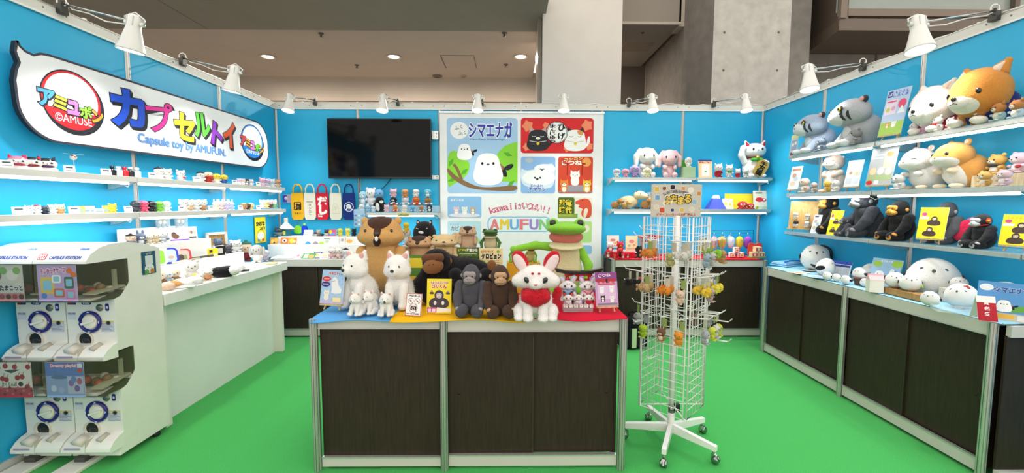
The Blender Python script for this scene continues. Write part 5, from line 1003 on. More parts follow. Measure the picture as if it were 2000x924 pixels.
p = cn(1183, 609); on_easel('fox_poster', 'purple shrine poster of little foxes on an easel', 'wooden easel holding the purple fox poster', 46 * mpp(p), 66 * mpp(p), p, 10, ad_fox)
def ad_green(A, w, h):
    A.poly(rect(0, 0, w, h), '#4d6b30'); A.txt('とび出せ', w * .06, h * .6, w * .42, h * .82, '#f0dc4a', .05); A.txt('地面から', w * .44, h * .55, w * .92, h * .85, '#f4f0e0', .06, 0, '#2a3a18', .06); A.poly(rect(w * .1, h * .3, w * .9, h * .36), '#dfe6b0'); A.poly(rect(w * .2, h * .15, w * .65, h * .2), '#dfe6b0')
def ad_kero(A, w, h):
    A.poly(rect(0, 0, w, h), '#ecd9a0'); A.txt('おやゆびサイズ', w * .08, h * .78, w * .6, h * .9, '#c87a2a', .05); A.txt('ケロピョン', w * .1, h * .48, w * .92, h * .74, '#2a2a20', .07, 0, '#f6f2dc', .05); A.poly(circ(w * .8, h * .84, w * .06, h * .07), '#7ab83a')
    for i in range(4): A.poly(rect(w * .3, h * (.1 + .09 * i), w * .85, h * (.13 + .09 * i)), '#8a8458')
    A.poly(rect(w * .05, h * .05, w * .25, h * .4), '#8fc04a')
p = at(914, 502, Y=-2.40); card('green_sign', 'dark green sign with yellow and white lettering under the small beaver', 44 * mpp(p), 19 * mpp(p), (p.x, -2.395, p.z), 0, ad_green, 2, .012)
p = at(959, 525, Y=-2.42); card('cream_sign', 'cream sign with black katakana below the dark green reptile', 46 * mpp(p), 40 * mpp(p), (p.x, -2.41, p.z), 0, ad_kero, 3, .012)
for z, lb in ((0, 'yellow leaflet display'),):
    p = at(808, 600, Y=-2.5); card('leaflet_board', 'green and yellow leaflet board standing behind the white dog', 60 * mpp(p), 84 * mpp(p), (p.x, -2.46, .884), 0, art_plain('#5f8f3a', ((.05, .7, .95, .93, '#f0d83a'), (.1, .38, .9, .5, '#e8c83a'), (.05, .05, .95, .34, '#d8c8a0')), ((.3, .2, .15, .1, '#c89a6a'), (.7, .2, .15, .1, '#8ab85a'))), 6, .006)
p = at(795, 600, Y=-2.55)
# ================================================================== wire rack of hanging plush keychains
RKX, RKY = .865, -2.672; WR = M('#f1f0ec', 'gloss')
t = thing('wire_rack', 'white revolving wire rack on wheels hung with small plush keychains', 'display rack', (RKX, RKY, 0))
m = MB(); m.tube([(0, 0, .06), (0, 0, 1.43)], .0165, WR, 14); m.tube([(0, 0, .06), (0, 0, .2)], .022, WR, 14); m.build('pole', t)
m = MB(); m.tube([(0, 0, .2), (0, 0, .24)], .021, M('#8f9290', 'chrome'), 14); m.box((.03, -.01, .235), (.035, .03, .05), M('#1b1b1c'), .006); m.build('locking_collar', t)
for gx, gy in ((.594, -2.624), (.821, -2.402), (1.117, -2.563), (1.051, -2.898), (.716, -2.946)):
    d = Vector((gx - RKX, gy - RKY, 0)); a = math.atan2(d.y, d.x); L = .285
    m = MB(); T = TR(rz=math.degrees(a)); m.prism([(0, .075), (L, .075), (L, .105), (0, .13)], -.013, .013, WR, T @ frame((0, 0, 0), (1, 0, 0), (0, 0, 1))); lg = m.build('foot', t)
    m = MB(); x = L - .015; m.tube([(x, 0, .075), (x, 0, .055)], .008, M('#b9bcb9', 'chrome'), 8, T)
    for s in (-1, 1): m.lathe([(0, -.008), (.018, -.008), (.022, -.004), (.022, .004), (.018, .008), (0, .008)], M('#9a9d9c', 'chrome'), n=16, T=T @ TR(x + .012, s * .012, .023, 90))
    m.prism([(x - .014, .02), (x + .03, .015), (x + .02, .05), (x, .058), (x - .014, .05)], -.008, .008, M('#c4c6c4', 'chrome'), T @ frame((0, 0, 0), (1, 0, 0), (0, 0, 1))); m.build('caster', lg)
RC = [Vector((-.212, .0, 0)), Vector((0, -.205, 0)), Vector((.207, -.0, 0)), Vector((0, .205, 0))]
RB, RT = .25, 1.425
for k in range(4):
    a, b = RC[k], RC[(k + 1) % 4]; m = MB(); U = Vector((0, 0, 1))
    a2 = a.lerp(b, .05); b2 = a.lerp(b, .95)
    m.tube([a2 + U * RB, b2 + U * RB, b2 + U * RT, a2 + U * RT], .004, WR, 6, closed=True)
    for i in range(1, 6): q = a2.lerp(b2, i / 6); m.tube([q + U * RB, q + U * RT], .0021, WR, 5)
    n = 22
    for j in range(1, n): z = RB + (RT - RB) * j / n; m.tube([a2 + U * z, b2 + U * z], .0021, WR, 5)
    m.build('wire_panel', t)
m = MB()
for k in range(4): m.tube([RC[k] * .96 + Vector((0, 0, RB)), (0, 0, RB + .004)], .0045, WR, 6)
m.build('spoke_frame', t); m = MB()
for k in range(4): m.tube([RC[k] * .96 + Vector((0, 0, .85)), (0, 0, .85)], .003, WR, 5)
m.build('spoke_frame', t)
# hooks: each on a panel, pointing out
HK = []
def hook(k, f, z, L=.11):
    a, b = RC[k], RC[(k + 1) % 4]; q = a.lerp(b, f); nrm = Vector((b.y - a.y, a.x - b.x, 0)).normalized()
    if nrm.dot(q) < 0: nrm = -nrm
    m = MB(); s = Vector((b.x - a.x, b.y - a.y, 0)).normalized() * .012; Z = Vector((0, 0, z))
    for e in (-1, 1): m.tube([q + Z + s * e, q + nrm * L + Z + Vector((0, 0, .008)) + s * e * .4], .0022, WR, 5)
    m.tube([q + nrm * L + Z + Vector((0, 0, .008)), q + nrm * (L + .02) + Z + Vector((0, 0, .03))], .0026, WR, 5); m.tube([q + Z - s * 2, q + Z + s * 2], .003, WR, 5)
    m.build('hook', t); HK.append((q + nrm * (L * .8) + Z + Vector((RKX, RKY, 0)), nrm))
def keychain(label, pos, nrm, drop, h, tagcol='#c9c4b4', lying=False, **kw):
    """small plush on a strap hanging from a hook"""
    r = thing('plush_keychain', label, 'keychain', pos, math.atan2(nrm.x, -nrm.y) , 'plush keychains on the wire rack')
    m = MB(); m.tube([(0, 0, .004), (.004, 0, -drop * .5), (0, 0, -drop + .01)], .0016, M(tagcol, 'cloth'), 5); m.build('strap', r)
    m = MB(); m.box((.012, .012, -drop * .55), (.026, .001, .05), M(tagcol, 'paper')); m.build('paper_tag', r)
    o = bpy.data.objects.new('plush_body', mini_mesh(**kw)); COL.objects.link(o); o.parent = r
    if lying: o.scale = (h, h, h); o.rotation_euler = (0, math.radians(90), 0); o.location = (-h * .5, 0, -drop - h * .25)
    else: o.scale = (h, h, h); o.location = (0, 0, -drop - h)
    return r
rows = ((1.29, [(0, .25, dict(c1='#e08a34', ears='round'), 'orange', 1), (0, .72, dict(c1='#b9b478', ears='point'), 'olive striped', 0), (1, .06, dict(c1='#9fb3bd', ears='round'), 'blue-grey elephant', 0), (0, .97, dict(c1='#e9e7e0', c2='#d9d6ce', ears='round'), 'white tiger', 1), (1, .35, dict(c1='#c9c4bc', ears='round'), 'pale grey', 0), (1, .62, dict(c1='#9acb3c', ears='none'), 'lime green', 1), (1, .95, dict(c1='#c8955a', ears='round'), 'light brown', 0), (2, .2, dict(c1='#d9b84a', ears='point'), 'mustard', 1), (3, .5, dict(c1='#2a2a2c', ears='point'), 'black cat', 0)]),
        (1.085, [(3, .9, dict(c1='#1a1a1c', ears='point', belly='#e8e6e2'), 'black orca', 1), (0, .2, dict(c1='#c9a878', ears='round'), 'tan hedgehog', 1), (0, .62, dict(c1='#ef8f2a', ears='none'), 'orange', 1), (0, .93, dict(c1='#e8c9b0', ears='round'), 'peach', 0), (1, .14, dict(c1='#f0c83a', ears='round'), 'yellow tiger', 1), (1, .34, dict(c1='#c4a9a0', ears='round'), 'mauve', 0), (1, .6, dict(c1='#f2e04a', ears='none'), 'bright yellow', 1), (1, .78, dict(c1='#f0d83a', ears='point'), 'yellow spotted', 1), (2, .1, dict(c1='#e4e2de', ears='round'), 'white seal', 1), (2, .3, dict(c1='#a8683a', c2='#f1ede6', ears='round'), 'brown and white', 0), (3, .4, dict(c1='#c8503a', ears='none'), 'red', 0)]),
        (.85, [(0, .2, dict(c1='#b5d83a', ears='none'), 'lime', 0), (0, .58, dict(c1='#b88a5a', c2='#7a5238', ears='round', belly='#f0dcc0'), 'brown monkey', 0), (0, .95, dict(c1='#ee9a2e', ears='round'), 'orange giraffe', 0), (1, .16, dict(c1='#a9aeb4', ears='round', belly='#e4e4e4'), 'grey koala', 0), (1, .52, dict(c1='#d8e04a', ears='none'), 'yellow-green', 0), (1, .72, dict(c1='#dcd8d8', ears='round'), 'pale elephant', 0), (1, .86, dict(c1='#cdd63e', ears='none'), 'olive yellow', 0), (2, .12, dict(c1='#b9aaa4', ears='round'), 'grey-brown mole', 0), (2, .4, dict(c1='#7a523c', ears='round'), 'dark brown', 0), (3, .5, dict(c1='#c8c4cc', ears='point'), 'pale grey wolf', 0)]))
fz = {0: 'facing the fox poster', 1: 'facing the aisle', 2: 'on the far side', 3: 'on the rear side'}
for ri, (z, items) in enumerate(rows):
    for k, f, kw, nm, ly in items:
        f = min(max(f, .08), .92); L = .12 if k in (2, 3) else .095; hook(k, f, z, L); p, n = HK[-1]
        rn = ('top', 'middle', 'bottom')[ri]
        if ly: keychain(f'{nm} plush keychain, inner one of a pair in the {rn} rack row', p - n * .05, n, .05, .08, lying=True, **kw)
        keychain(f'{nm} plush keychain in the {rn} rack row, {fz[k]}', p, n, .055, .085, lying=bool(ly), tagcol=random.choice(['#b9b29c', '#8fa05a', '#c9c4b4', '#8a8f94']), **kw)
for k, f, z in ((0, .1, .80), (1, .9, .80), (2, .6, .97), (3, .8, .99), (1, .9, .68), (2, .7, .66), (0, .4, .60), (3, .2, 1.33), (2, .8, 1.33)): hook(k, f, z, .13)
t = thing('rack_sign', 'beige sign with gold bubble lettering on top of the wire rack', 'sign', (RKX - .012, RKY, 1.425)); m = MB(); sw, sh = .302, .195
m.box((0, 0, sh / 2), (sw, .012, sh), M('#cfc8b8', 'paper')); A = Art(m, frame((-sw / 2, -.0063, 0), (1, 0, 0), (0, 0, 1)), .0003); A.poly(rect(.003, .003, sw - .003, sh - .003), '#c9c1b2')
for x, y, c, r in ((.03, .165, '#d9b83a', .014), (.075, .17, '#7a4a2a', .011), (.125, .178, '#2a2624', .014), (.19, .17, '#d89a6a', .012), (.235, .16, '#e8e0d0', .015), (.285, .14, '#c88a4a', .012), (.035, .115, '#6fa0c8', .015), (.26, .09, '#8fb8d0', .014), (.03, .06, '#d8ccb8', .013), (.065, .04, '#c8503a', .016), (.128, .04, '#2a3a7a', .009), (.185, .04, '#d8b84a', .013), (.245, .045, '#d9ceb8', .013), (.29, .05, '#c0b49c', .01)): A.poly(circ(x, y, r * 1.25), '#e6dfd2'); A.poly(smoothp([(x + r * math.cos(a) * (1 + .25 * (i % 2)), y + r * math.sin(a) * (1 + .25 * (i % 2))) for i, a in enumerate(np.linspace(0, 5.5, 8))], 1), c)
A.arc('ちいさくてまるいなかまたち', sw * .5, -.03, .175, .016, 118, 66, '#3a3a5a', .02)
for i, ch in enumerate('ぷちまる'):
    x = .075 + .04 * i; y = .075 + .01 * (i % 2); A.txt(ch, x - .001, y - .001, x + .041, y + .048, '#f4eee0', .13)
for i, ch in enumerate('ぷちまる'):
    x = .075 + .04 * i; y = .075 + .01 * (i % 2); A.txt(ch, x, y, x + .042, y + .047, '#3a2a14', .08); A.txt(ch, x + .002, y + .002, x + .04, y + .045, '#e8c23a', .03)
A.txt('デザインいろいろ30種類以上', .03, .006, .27, .022, '#b0503a', .03); m.build('sign_board', t); m = MB(); m.tube([(.01, .008, -.01), (.01, .008, .08)], .006, WR, 8); m.build('clip', t)
# black bag on the floor behind the front counter
p = at(1236, 682, Z=0); t = thing('backpack', 'black bag with a pale strip standing on the green floor behind counter', 'bag', (p.x + .02, p.y, 0), math.radians(10)); m = MB(); m.box((0, .06, .17), (.3, .16, .34), M('#17181b', 'cloth'), .05, seg=4); m.build('body', t)
m = MB(); m.box((.02, -.024, .13), (.2, .03, .2), M('#212327', 'cloth'), .014, seg=3); m.build('pocket', t); m = MB(); m.box((-.03, -.042, .13), (.05, .006, .2), M('#c9d8b0', 'cloth')); m.build('strip', t); m = MB(); m.tube([(-.05, .06, .34), (-.04, .06, .38), (.04, .06, .38), (.05, .06, .34)], .01, M('#17181b', 'cloth'), 8); m.build('handle', t)
# ================================================================== glass shelves on the open-end wall: big plush animals
def rw(px, py, X, Z): p = at(px, py, X=X); return Vector((X, p.y, Z))
GA, GB, GC = 'grey wildcats on the top shelf', 'bears and shibas on the top shelf', 'hamsters on the middle shelf'
def art_text(bg, title, tcol, rows=(), blobs=(), bars=()):
    base = art_plain(bg, bars, blobs)
    def fn(A, w, h):
        base(A, w, h)
        for st, x0, y0, x1, y1, c in ((title + (tcol,),) if False else ()) : pass
        if title: st, x0, y0, x1, y1 = title; A.txt(st, w * x0, h * y0, w * x1, h * y1, tcol, .05, 0, '#ffffff', .05)
        for y in rows: A.poly(rect(w * .1, h * y, w * .85, h * (y + .018)), '#8f97a8')
    return fn
z = RZ[0]
p = rw(1592, 240, 2.745, z); plush('wildcat_blue', lambda: k_wildcat('#a6b6cc', '#dfe6ea'), 'plush_wildcat', 'blue-grey stripe-cheeked wildcat plush nearer the back corner', p, 80 * mpp(p), -100, group=GA)
p = rw(1670, 240, 2.735, z); plush('wildcat_grey', lambda: k_wildcat('#b3b7bc', '#e2e4e5'), 'plush_wildcat', 'larger pure grey wildcat plush with yellow eye and dark cheek stripes', p, 98 * mpp(p), -106, group=GA, sx=1.0)
for px, py, h, c, lb in ((1606, 270, 27, '#8797ad', 'mini blue-grey wildcat sitting before the blue-grey wildcat plush'), (1672, 266, 33, '#9a9a9b', 'mini grey wildcat sitting before the large grey wildcat plush')):
    p = rw(px, py, 2.68, z); mini('mini_wildcat', lb, p, h * mpp(p), -103, GA, 'plush toy', c1=c, c2=c, ears='round', belly='#d5d9dc', sx=1.2)
p = rw(1549, 277, 2.72, z); card('small_card', 'small grey-yellow card standing at the end of the top shelf', .10, 42 * mpp(p), p, -88, art_plain('#b9c0c4', ((0, .85, 1, 1, '#d8d080'), (.1, .3, .9, .75, '#8fa0b0'), (.1, .05, .9, .2, '#6a5a50')), ((.35, .55, .15, .08, '#d9d6d0'), (.7, .6, .15, .08, '#e0ddd6'))), 6)
def ad_shiba(A, w, h):
    A.poly(rect(0, 0, w, h), '#b9cdea'); A.poly(rect(0, 0, w, h * .28), '#a9cf62'); A.poly(rect(w * .05, h * .84, w * .25, h * .97), '#34379a'); A.txt('しば', w * .08, h * .87, w * .22, h * .94, '#e9ecf8', .05); A.txt('ふじさん', w * .3, h * .9, w * .92, h * .96, '#4a6ac8', .04); A.txt('しろくま', w * .3, h * .83, w * .92, h * .89, '#4a6ac8', .04)
    A.poly(rrect(w * .06, h * .45, w * .55, h * .78, w * .03), '#e9d9e9'); A.poly(rect(w * .1, h * .72, w * .5, h * .75), '#d8508a'); A.poly(circ(w * .2, h * .56, w * .09, h * .05), '#c8c86a'); A.poly(circ(w * .42, h * .58, w * .09, h * .05), '#d8a8c8'); A.poly(circ(w * .76, h * .66, w * .17, h * .1), '#e4547c'); A.poly([(w * .62, h * .45), (w * .78, h * .62), (w * .95, h * .45)], '#eef2f8')
    beast(A, w * .33, h * .22, w * .12, '#e0a04a', '#e0a04a', '#f6efe2', tall=1.2); beast(A, w * .6, h * .22, w * .12, '#f2eef0', '#f2eef0', tall=1.2)
p = rw(1742, 255, 2.72, z); on_easel('mountain_card', 'tilted pale blue card with a red-white mountain picture on the top shelf', 'easel under the pale blue mountain card', .165, 90 * mpp(p), p, -81, ad_shiba)
p = rw(1826, 205, 2.73, z); plush('white_bear', lambda: k_shiba('#f4eee8', '#fbf8f4', '#b8283a', False), 'plush_bear', 'big white bear plush with red scarf leaning on the orange shiba', p, 98 * mpp(p), -84, sx=.80)
p = rw(1917, 195, 2.725, z); plush('shiba', k_shiba, 'plush_shiba', 'huge orange shiba plush with white muzzle and navy wave scarf', p, 118 * mpp(p), -86, sx=.84)
for px, py, h, kw, lb in ((1786, 250, 26, dict(c1='#e4b6d0', c2='#f4eef0', ears='round'), 'mini white bear in a pink gown at the back of the top shelf row'), (1808, 243, 30, dict(c1='#dfa9c8', c2='#f6f0f0', ears='round', sx=1.1), 'mini white bear in a wider pink gown beside the red-bow bear'), (1832, 237, 32, dict(c1='#f4efe9', ears='round', extra='bib#c8283a'), 'mini white bear with a red bow before the white bear plush'),
        (1858, 232, 24, dict(c1='#f0e4d6', ears='round'), 'tiny cream bear lying between red-bow bear and shiba'), (1880, 226, 26, dict(c1='#d99a52', ears='point', belly='#f6efe2'), 'tiny shiba beside the tiny cream bear'), (1915, 222, 36, dict(c1='#cf8a48', c2='#cf8a48', ears='round', belly='#f6efe2', extra='bib#24357a'), 'mini shiba with a navy bib before the huge shiba'), (1952, 212, 38, dict(c1='#bfe0da', c2='#d08a4a', ears='point', belly='#f6efe2'), 'mini shiba in a pale teal coat'), (1988, 206, 38, dict(c1='#c9dfe6', c2='#c8864a', ears='point', belly='#f6efe2'), 'mini shiba cut by the picture edge')):
    p = rw(px, py, 2.685, z); mini('mini_shiba' if 'shiba' in lb else 'mini_bear', lb, p, h * mpp(p), -103, GB, 'plush toy', **kw)
# middle shelf
z = RZ[1]
p = rw(1553, 350, 2.72, z); on_easel('animal_card', 'small white card of animals on an easel at the end of the middle shelf', 'little easel at the end of the middle shelf', .13, 46 * mpp(p), p, -81, art_plain('#dfe4ea', ((.1, .8, .9, .9, '#b98a6a'),), ((.4, .6, .2, .1, '#c9a08a'), (.6, .45, .2, .1, '#b9c0d0'), (.4, .25, .25, .1, '#e0c8a8'))))
p = rw(1628, 340, 2.80, z); plush('otter', k_otter, 'plush_otter', 'large pale beige otter plush with white chest on the middle shelf', p, 74 * mpp(p), -74)
for px, h, kw, lb, hh in ((1573, 32, dict(c1='#dcc4b4', ears='none', belly='#f6f0ea'), 'small beige otter sitting by the end card', .7), (1591, 22, dict(c1='#b9a79a', ears='none', belly='#e9e0d8'), 'tiny grey-brown otter between small otter and large otter', .7), (1616, 24, dict(c1='#e8b24a', ears='none', belly='#f6efe2'), 'tiny orange-yellow otter before the large otter', .7), (1634, 25, dict(c1='#efe9e4', ears='none', belly='#fbf8f5'), 'tiny whitish otter before the large otter', .7)):
    p = rw(px, 355, 2.685, z); mini('mini_otter', lb, p, h * mpp(p), -98, 'otters on the middle shelf', 'plush toy', **kw)
p = rw(1668, 340, 2.70, z); on_easel('comic_card', 'tilted white comic-strip card beside the large otter', 'easel under the white comic-strip card', .125, 52 * mpp(p), p, -78, art_plain('#eef2f6', ((.08, .7, .92, .92, '#c9d0d8'), (.08, .40, .48, .64, '#d3d9e0'), (.52, .40, .92, .64, '#c4ccd6'), (.08, .08, .48, .34, '#c9d0d8'), (.52, .08, .92, .34, '#d3d9e0')), ((.3, .52, .1, .06, '#b98a6a'), (.7, .5, .1, .06, '#e8c878'))))
p = rw(1721, 330, 2.69, z); on_easel('hamster_card', 'big grey card with hamster pictures and a red seal', 'easel under the big grey hamster card', .185, 74 * mpp(p), p, -78, art_plain('#b4b6b8', ((.55, .45, .9, .75, '#d8c8b0'), (.05, .8, .6, .83, '#d9dcdf'), (.05, .72, .5, .75, '#d9dcdf'), (.05, .12, .95, .3, '#a8b88a'), (.33, .02, .5, .13, '#e9e9e9')), ((.73, .82, .14, .07, '#c88a5a'), (.2, .38, .13, .1, '#e0c8a0'), (.5, .38, .13, .1, '#dcdcdc'), (.8, .36, .13, .1, '#e0d0c8'), (.15, .07, .13, .06, '#c8342e'))))
p = rw(1805, 320, 2.81, z); plush('hamster_white', lambda: k_hamster('#eceae6', '#f7f5f1', False), 'plush_hamster', 'big white hamster plush with closed eyes', p, 84 * mpp(p), -94, group=GC)
p = rw(1876, 310, 2.80, z); plush('hamster_gold', k_hamster, 'plush_hamster', 'big golden hamster plush with open dark eye and white cheeks', p, 94 * mpp(p), -100, group=GC)
block('display_step', 'pale wooden step lifting two hamsters at the picture edge', 2.78, 2.92, -2.88, -2.55, RZ[1] + .001, RZ[1] + .075, '#d9c4a0', 'wood')
for px, py, h, kw, lb, zz, X in ((1757, 345, 32, dict(c1='#e6e4e2', ears='round', belly='#f5f3f0'), 'small white hamster before the big white hamster', 0, 2.70), (1925, 345, 32, dict(c1='#eab86a', ears='round', belly='#f8f3ea'), 'small golden hamster in front of the wooden step', 0, 2.69), (1963, 345, 34, dict(c1='#e6c4cc', ears='round', belly='#f8f1f1'), 'small pink hamster in front of the wooden step', 0, 2.69), (1950, 310, 42, dict(c1='#ecb860', ears='round', belly='#f8f3ea', extra='bib#3a3a40'), 'golden hamster with a dark bow on the wooden step', .076, 2.84), (1994, 305, 44, dict(c1='#ecc8d2', ears='round', belly='#f8f1f1', extra='leaf#c8343a'), 'pink hamster holding a strawberry on the wooden step', .076, 2.84)):
    p = rw(px, py, X, RZ[1] + zz + .0005); mini('mini_hamster', lb, p, h * mpp(p), -98, GC, 'plush toy', sx=1.15, **kw)
# lowest shelf: gorillas
z = RZ[2]; GG = 'gorillas on the lowest shelf'
p = rw(1655, 430, 2.82, z); p = rw(1622, 430, 2.80, z); plush('gorilla_black', lambda: k_gorilla('#17161a', '#cf9440'), 'plush_gorilla', 'black gorilla plush with orange-tan face nearest the back corner', p, 76 * mpp(p), -103, group=GG)
p = rw(1692, 430, 2.78, z); plush('gorilla_big', lambda: k_gorilla('#3f4148', '#8d8e92', 2), 'plush_gorilla', 'big charcoal gorilla plush with silver face and brow', p, 90 * mpp(p), -110, group=GG, sx=1.12)
p = rw(1757, 440, 2.76, z); plush('gorilla_orange', lambda: k_gorilla('#141316', '#dc9a3c', 2), 'plush_gorilla', 'black gorilla plush with bright orange face, hands and feet', p, 78 * mpp(p), -94, group=GG, sx=1.1)
for px, h, lb in ((1651, 38, 'small charcoal gorilla sitting before the yellow card'), (1671, 24, 'tiny charcoal gorilla crouching beside the small one')):
    p = rw(px, 455, 2.69, z); plush('gorilla_small', lambda: k_gorilla('#4a4b52', '#9a9a9c'), 'plush_gorilla', lb, p, h * mpp(p), -108, group=GG, sx=1.15)
p = rw(1850, 440, 2.83, z); plush('gorilla_behind', lambda: k_gorilla('#5a5a5e', '#a2a2a2', 2), 'plush_gorilla', 'grey gorilla plush hidden behind the yellow easel sign', p, 82 * mpp(p), -92, group=GG)
p = rw(1918, 460, 2.74, z); o = plush('gorilla_hood', lambda: k_gorilla('#2a2a2e', '#c4c4c4', 2) + [('headband', '#c8342e', [C(-.2, -.06, .7, .02, 0, -.25, .64, .02), C(0, -.25, .64, .02, .2, -.06, .7, .02)], dict(res=24, k=.01)), ('flower', '#e8502e', [E(.21, -.06, .82, .03, .06, .07)]), ('flower_center', '#f0c83a', [E(.235, -.075, .82, .02, .025, .03)])], 'plush_gorilla', 'dark gorilla plush with red strap and red flower at its ear', p, 68 * mpp(p), -98, group=GG, sx=1.1)
p = rw(1890, 455, 2.85, z); t = thing('plush_heart', 'pink and red plush heart behind the gorilla with a red flower', 'plush toy', p, math.radians(-50)); me = part_mesh('cushion', '#d8284e', [E(-.03, 0, .10, .05, .025, .065, 0, 25, 0), E(.03, 0, .10, .05, .025, .065, 0, -25, 0), E(0, 0, .055, .035, .022, .05)], res=24); o = bpy.data.objects.new('cushion', me); COL.objects.link(o); o.parent = t
me = part_mesh('trim', '#ee7aa4', [E(.03, .03, .14, .05, .02, .05)], res=20); o = bpy.data.objects.new('trim', me); COL.objects.link(o); o.parent = t
def ad_y(A, w, h):
    A.poly(rect(0, 0, w, h), '#f4e02a'); ape(A, w * .55, h * .55, w * .2, '#4a3a34', '#d8c8b0'); ape(A, w * .45, h * .2, w * .2, '#4a3a34', '#d8c8b0'); A.txt('うるうるゴリラ', w * .1, h * .86, w * .88, h * .93, '#e8a83a', .05); A.poly(circ(w * .17, h * .78, w * .1, h * .06), '#c84a8a'); A.poly(rrect(w * .03, h * .62, w * .35, h * .7, w * .02), '#e4e8f2')
p = rw(1626, 440, 2.68, z); card('gorilla_card', 'yellow card with drawn gorillas between two gorilla plushes', .11, 50 * mpp(p), p, -78, ad_y, 14)
p = rw(1820, 455, 2.70, z); on_easel('gorilla_card', 'yellow gorilla card on a pale easel in front of grey gorilla', 'pale easel in front of the hidden grey gorilla', .145, 62 * mpp(p), p, -68, ad_y)
p = rw(1990, 465, 2.70, z); on_easel('gorilla_card', 'yellow card with purple spot cut by the picture edge', 'easel cut by the picture edge on the lowest shelf', .14, 62 * mpp(p), p, -71, ad_y)
p = rw(1567, 430, 2.72, z); t = thing('pin_board', 'wooden board hung with white toy keychains at the end of the lowest shelf', 'display board', p, math.radians(-50)); w, h = .24, 55 * mpp(p); T = TR(rx=-12); m = MB(); m.box((0, 0, h / 2 + .03), (w, .012, h), M('#d8b070', 'wood'), .002, T); m.build('board', t)
for s in (-1, 1): m = MB(); m.tube([(s * w * .3, -.03, .004), (s * w * .2, .03, h * .6)], .006, M('#c9a070', 'wood'), 5); m.build('leg', t)
m = MB(); m.box((0, -.02, .028), (w, .03, .008), M('#d8b070', 'wood')); m.build('ledge', t)
for x, zz, c1, c2, lb in ((-.05, .13, '#f4f1ea', '#f4f1ea', 'white toy keychain, upper one nearer the corner, on the wooden board'), (.05, .12, '#f0ece0', '#e9e2d0', 'cream toy keychain, upper one nearer the gorilla, on the wooden board'), (-.04, .05, '#f4f1ea', '#2a2a2e', 'black and white toy keychain, low on the wooden board'), (.05, .05, '#e9eef0', '#f4f4f4', 'white toy keychain with grey, low on the wooden board')):
    q = t.matrix_basis @ Vector((x, -.045 + zz * .2, zz)); mini('toy_keychain', lb, q, .06, -76, 'toy keychains on the wooden board', 'keychain', c1=c1, c2=c2, ears='round', sx=1.3)
p = rw(1590, 440, 2.675, z); card('leaflet_card', 'small pale leaflet card with round drawings before the black gorilla', .075, 38 * mpp(p), p, -76, art_plain('#dcdfe6', ((.1, .86, .6, .95, '#5a5a6a'),), ((.35, .65, .2, .1, '#b9a4a4'), (.65, .5, .2, .1, '#a4b0b9'), (.35, .3, .2, .1, '#b9b09a'), (.7, .2, .15, .1, '#9aa4b9'))), 16)
# ---- the counter below: white birds
CB = .8755
cloth('counter_cloth', 'pale blue cloth along the counter of white birds', 2.452, 2.95, -3.05, -1.02, .8715, '#9fd6ee', 5, 0.0)
GBD = 'white round birds on the pale blue cloth'
def bd(px, py, hpx, key, fn, lb, rz, sx=1.0, X=None, Z=CB + .004, name='plush_bird'):
    p = at(px, py, Z=Z) if X is None else rw(px, py, X, Z); return plush(key, fn, name, lb, p, hpx * mpp(p), rz, group=GBD, sx=sx)
bd(1592, 500, 52, 'bird', lambda: k_bird(1.0), 'large white bird plush leaning before the black mirror in the corner', -30, X=2.76)
bd(1613, 512, 36, 'bird', None, 'white bird plush turned sideways beside the large corner bird', 40, X=2.62)
bd(1822, 545, 78, 'bird_big', lambda: k_bird(1.05, eye='#4a4a50'), 'biggest white bird plush in the middle of the counter', -45, X=2.74, sx=1.08)
bd(1877, 601, 50, 'bird_red', lambda: k_bird(1.15, flower='#e0584a'), 'white bird plush wearing a red flower, in front', -70)
bd(1873, 553, 26, 'bird_pink', lambda: k_bird(1.15, flower='#f0909a'), 'smaller white bird plush with a pink flower', -40, X=2.70, Z=CB + .09)
block('display_block', 'pale block lifting the pink-flower bird', 2.66, 2.74, -2.62, -2.52, CB + .001, CB + .089, '#e9e4d8')
bd(1966, 545, 62, 'bird', None, 'white bird plush behind the blue bird card at the picture edge', -50, X=2.74)
bd(1816, 597, 30, 'birdm', lambda: k_bird(1.1, fur=.3), 'little white bird with black tail standing before the wooden plank', -65)
for px, py, h, lb in ((1616, 547, 17, 'tiny white bird, corner-side one of the front trio'), (1634, 550, 16, 'tiny white bird in the middle of the front trio'), (1652, 555, 18, 'tiny white bird of the front trio nearest the flower pot'), (1635, 537, 14, 'tiny white bird at the back, nearer the calendar card'), (1651, 538, 17, 'tiny white bird at the back, between calendar card and pot bird'), (1689, 560, 17, 'tiny white bird alone between pot and milk carton')):
    p = at(px, py, Z=CB + .004); plush('birdt', lambda: k_bird(1.15, fur=0), 'tiny_bird', lb, p, h * mpp(p) * 1.0, -87, group=GBD)
p = at(1677, 556, Z=CB + .004); t = thing('flower_pot', 'small brown pot on the bird counter', 'pot', p); m = MB(); m.lathe([(0, 0), (.026, 0), (.036, .05), (.04, .05), (.04, .062), (.034, .062), (.03, .045), (0, .045)], M('#8a5a48', 'paper'), n=20); m.build('pot', t)
p2 = Vector((p.x, p.y, p.z + .046)); plush('birdt', None, 'tiny_bird', 'tiny white bird sitting in the brown pot', p2, .09, -87, group=GBD)
p = at(1712, 572, Z=CB + .004); t = thing('milk_carton', 'small milk carton box with a pink roof', 'carton', p, math.radians(-20)); m = MB(); m.box((0, .035, .045), (.085, .065, .09), M('#f3ece0', 'paper'), .002); m.build('box', t); m = MB(); m.prism([(-.034, .09), (.034, .09), (.006, .12), (.006, .13), (-.006, .13), (-.006, .12)], -.043, .043, M('#f0b8bc', 'paper'), Matrix(((0, 0, 1, 0), (1, 0, 0, .035), (0, 1, 0, 0), (0, 0, 0, 1)))); m.build('roof', t)
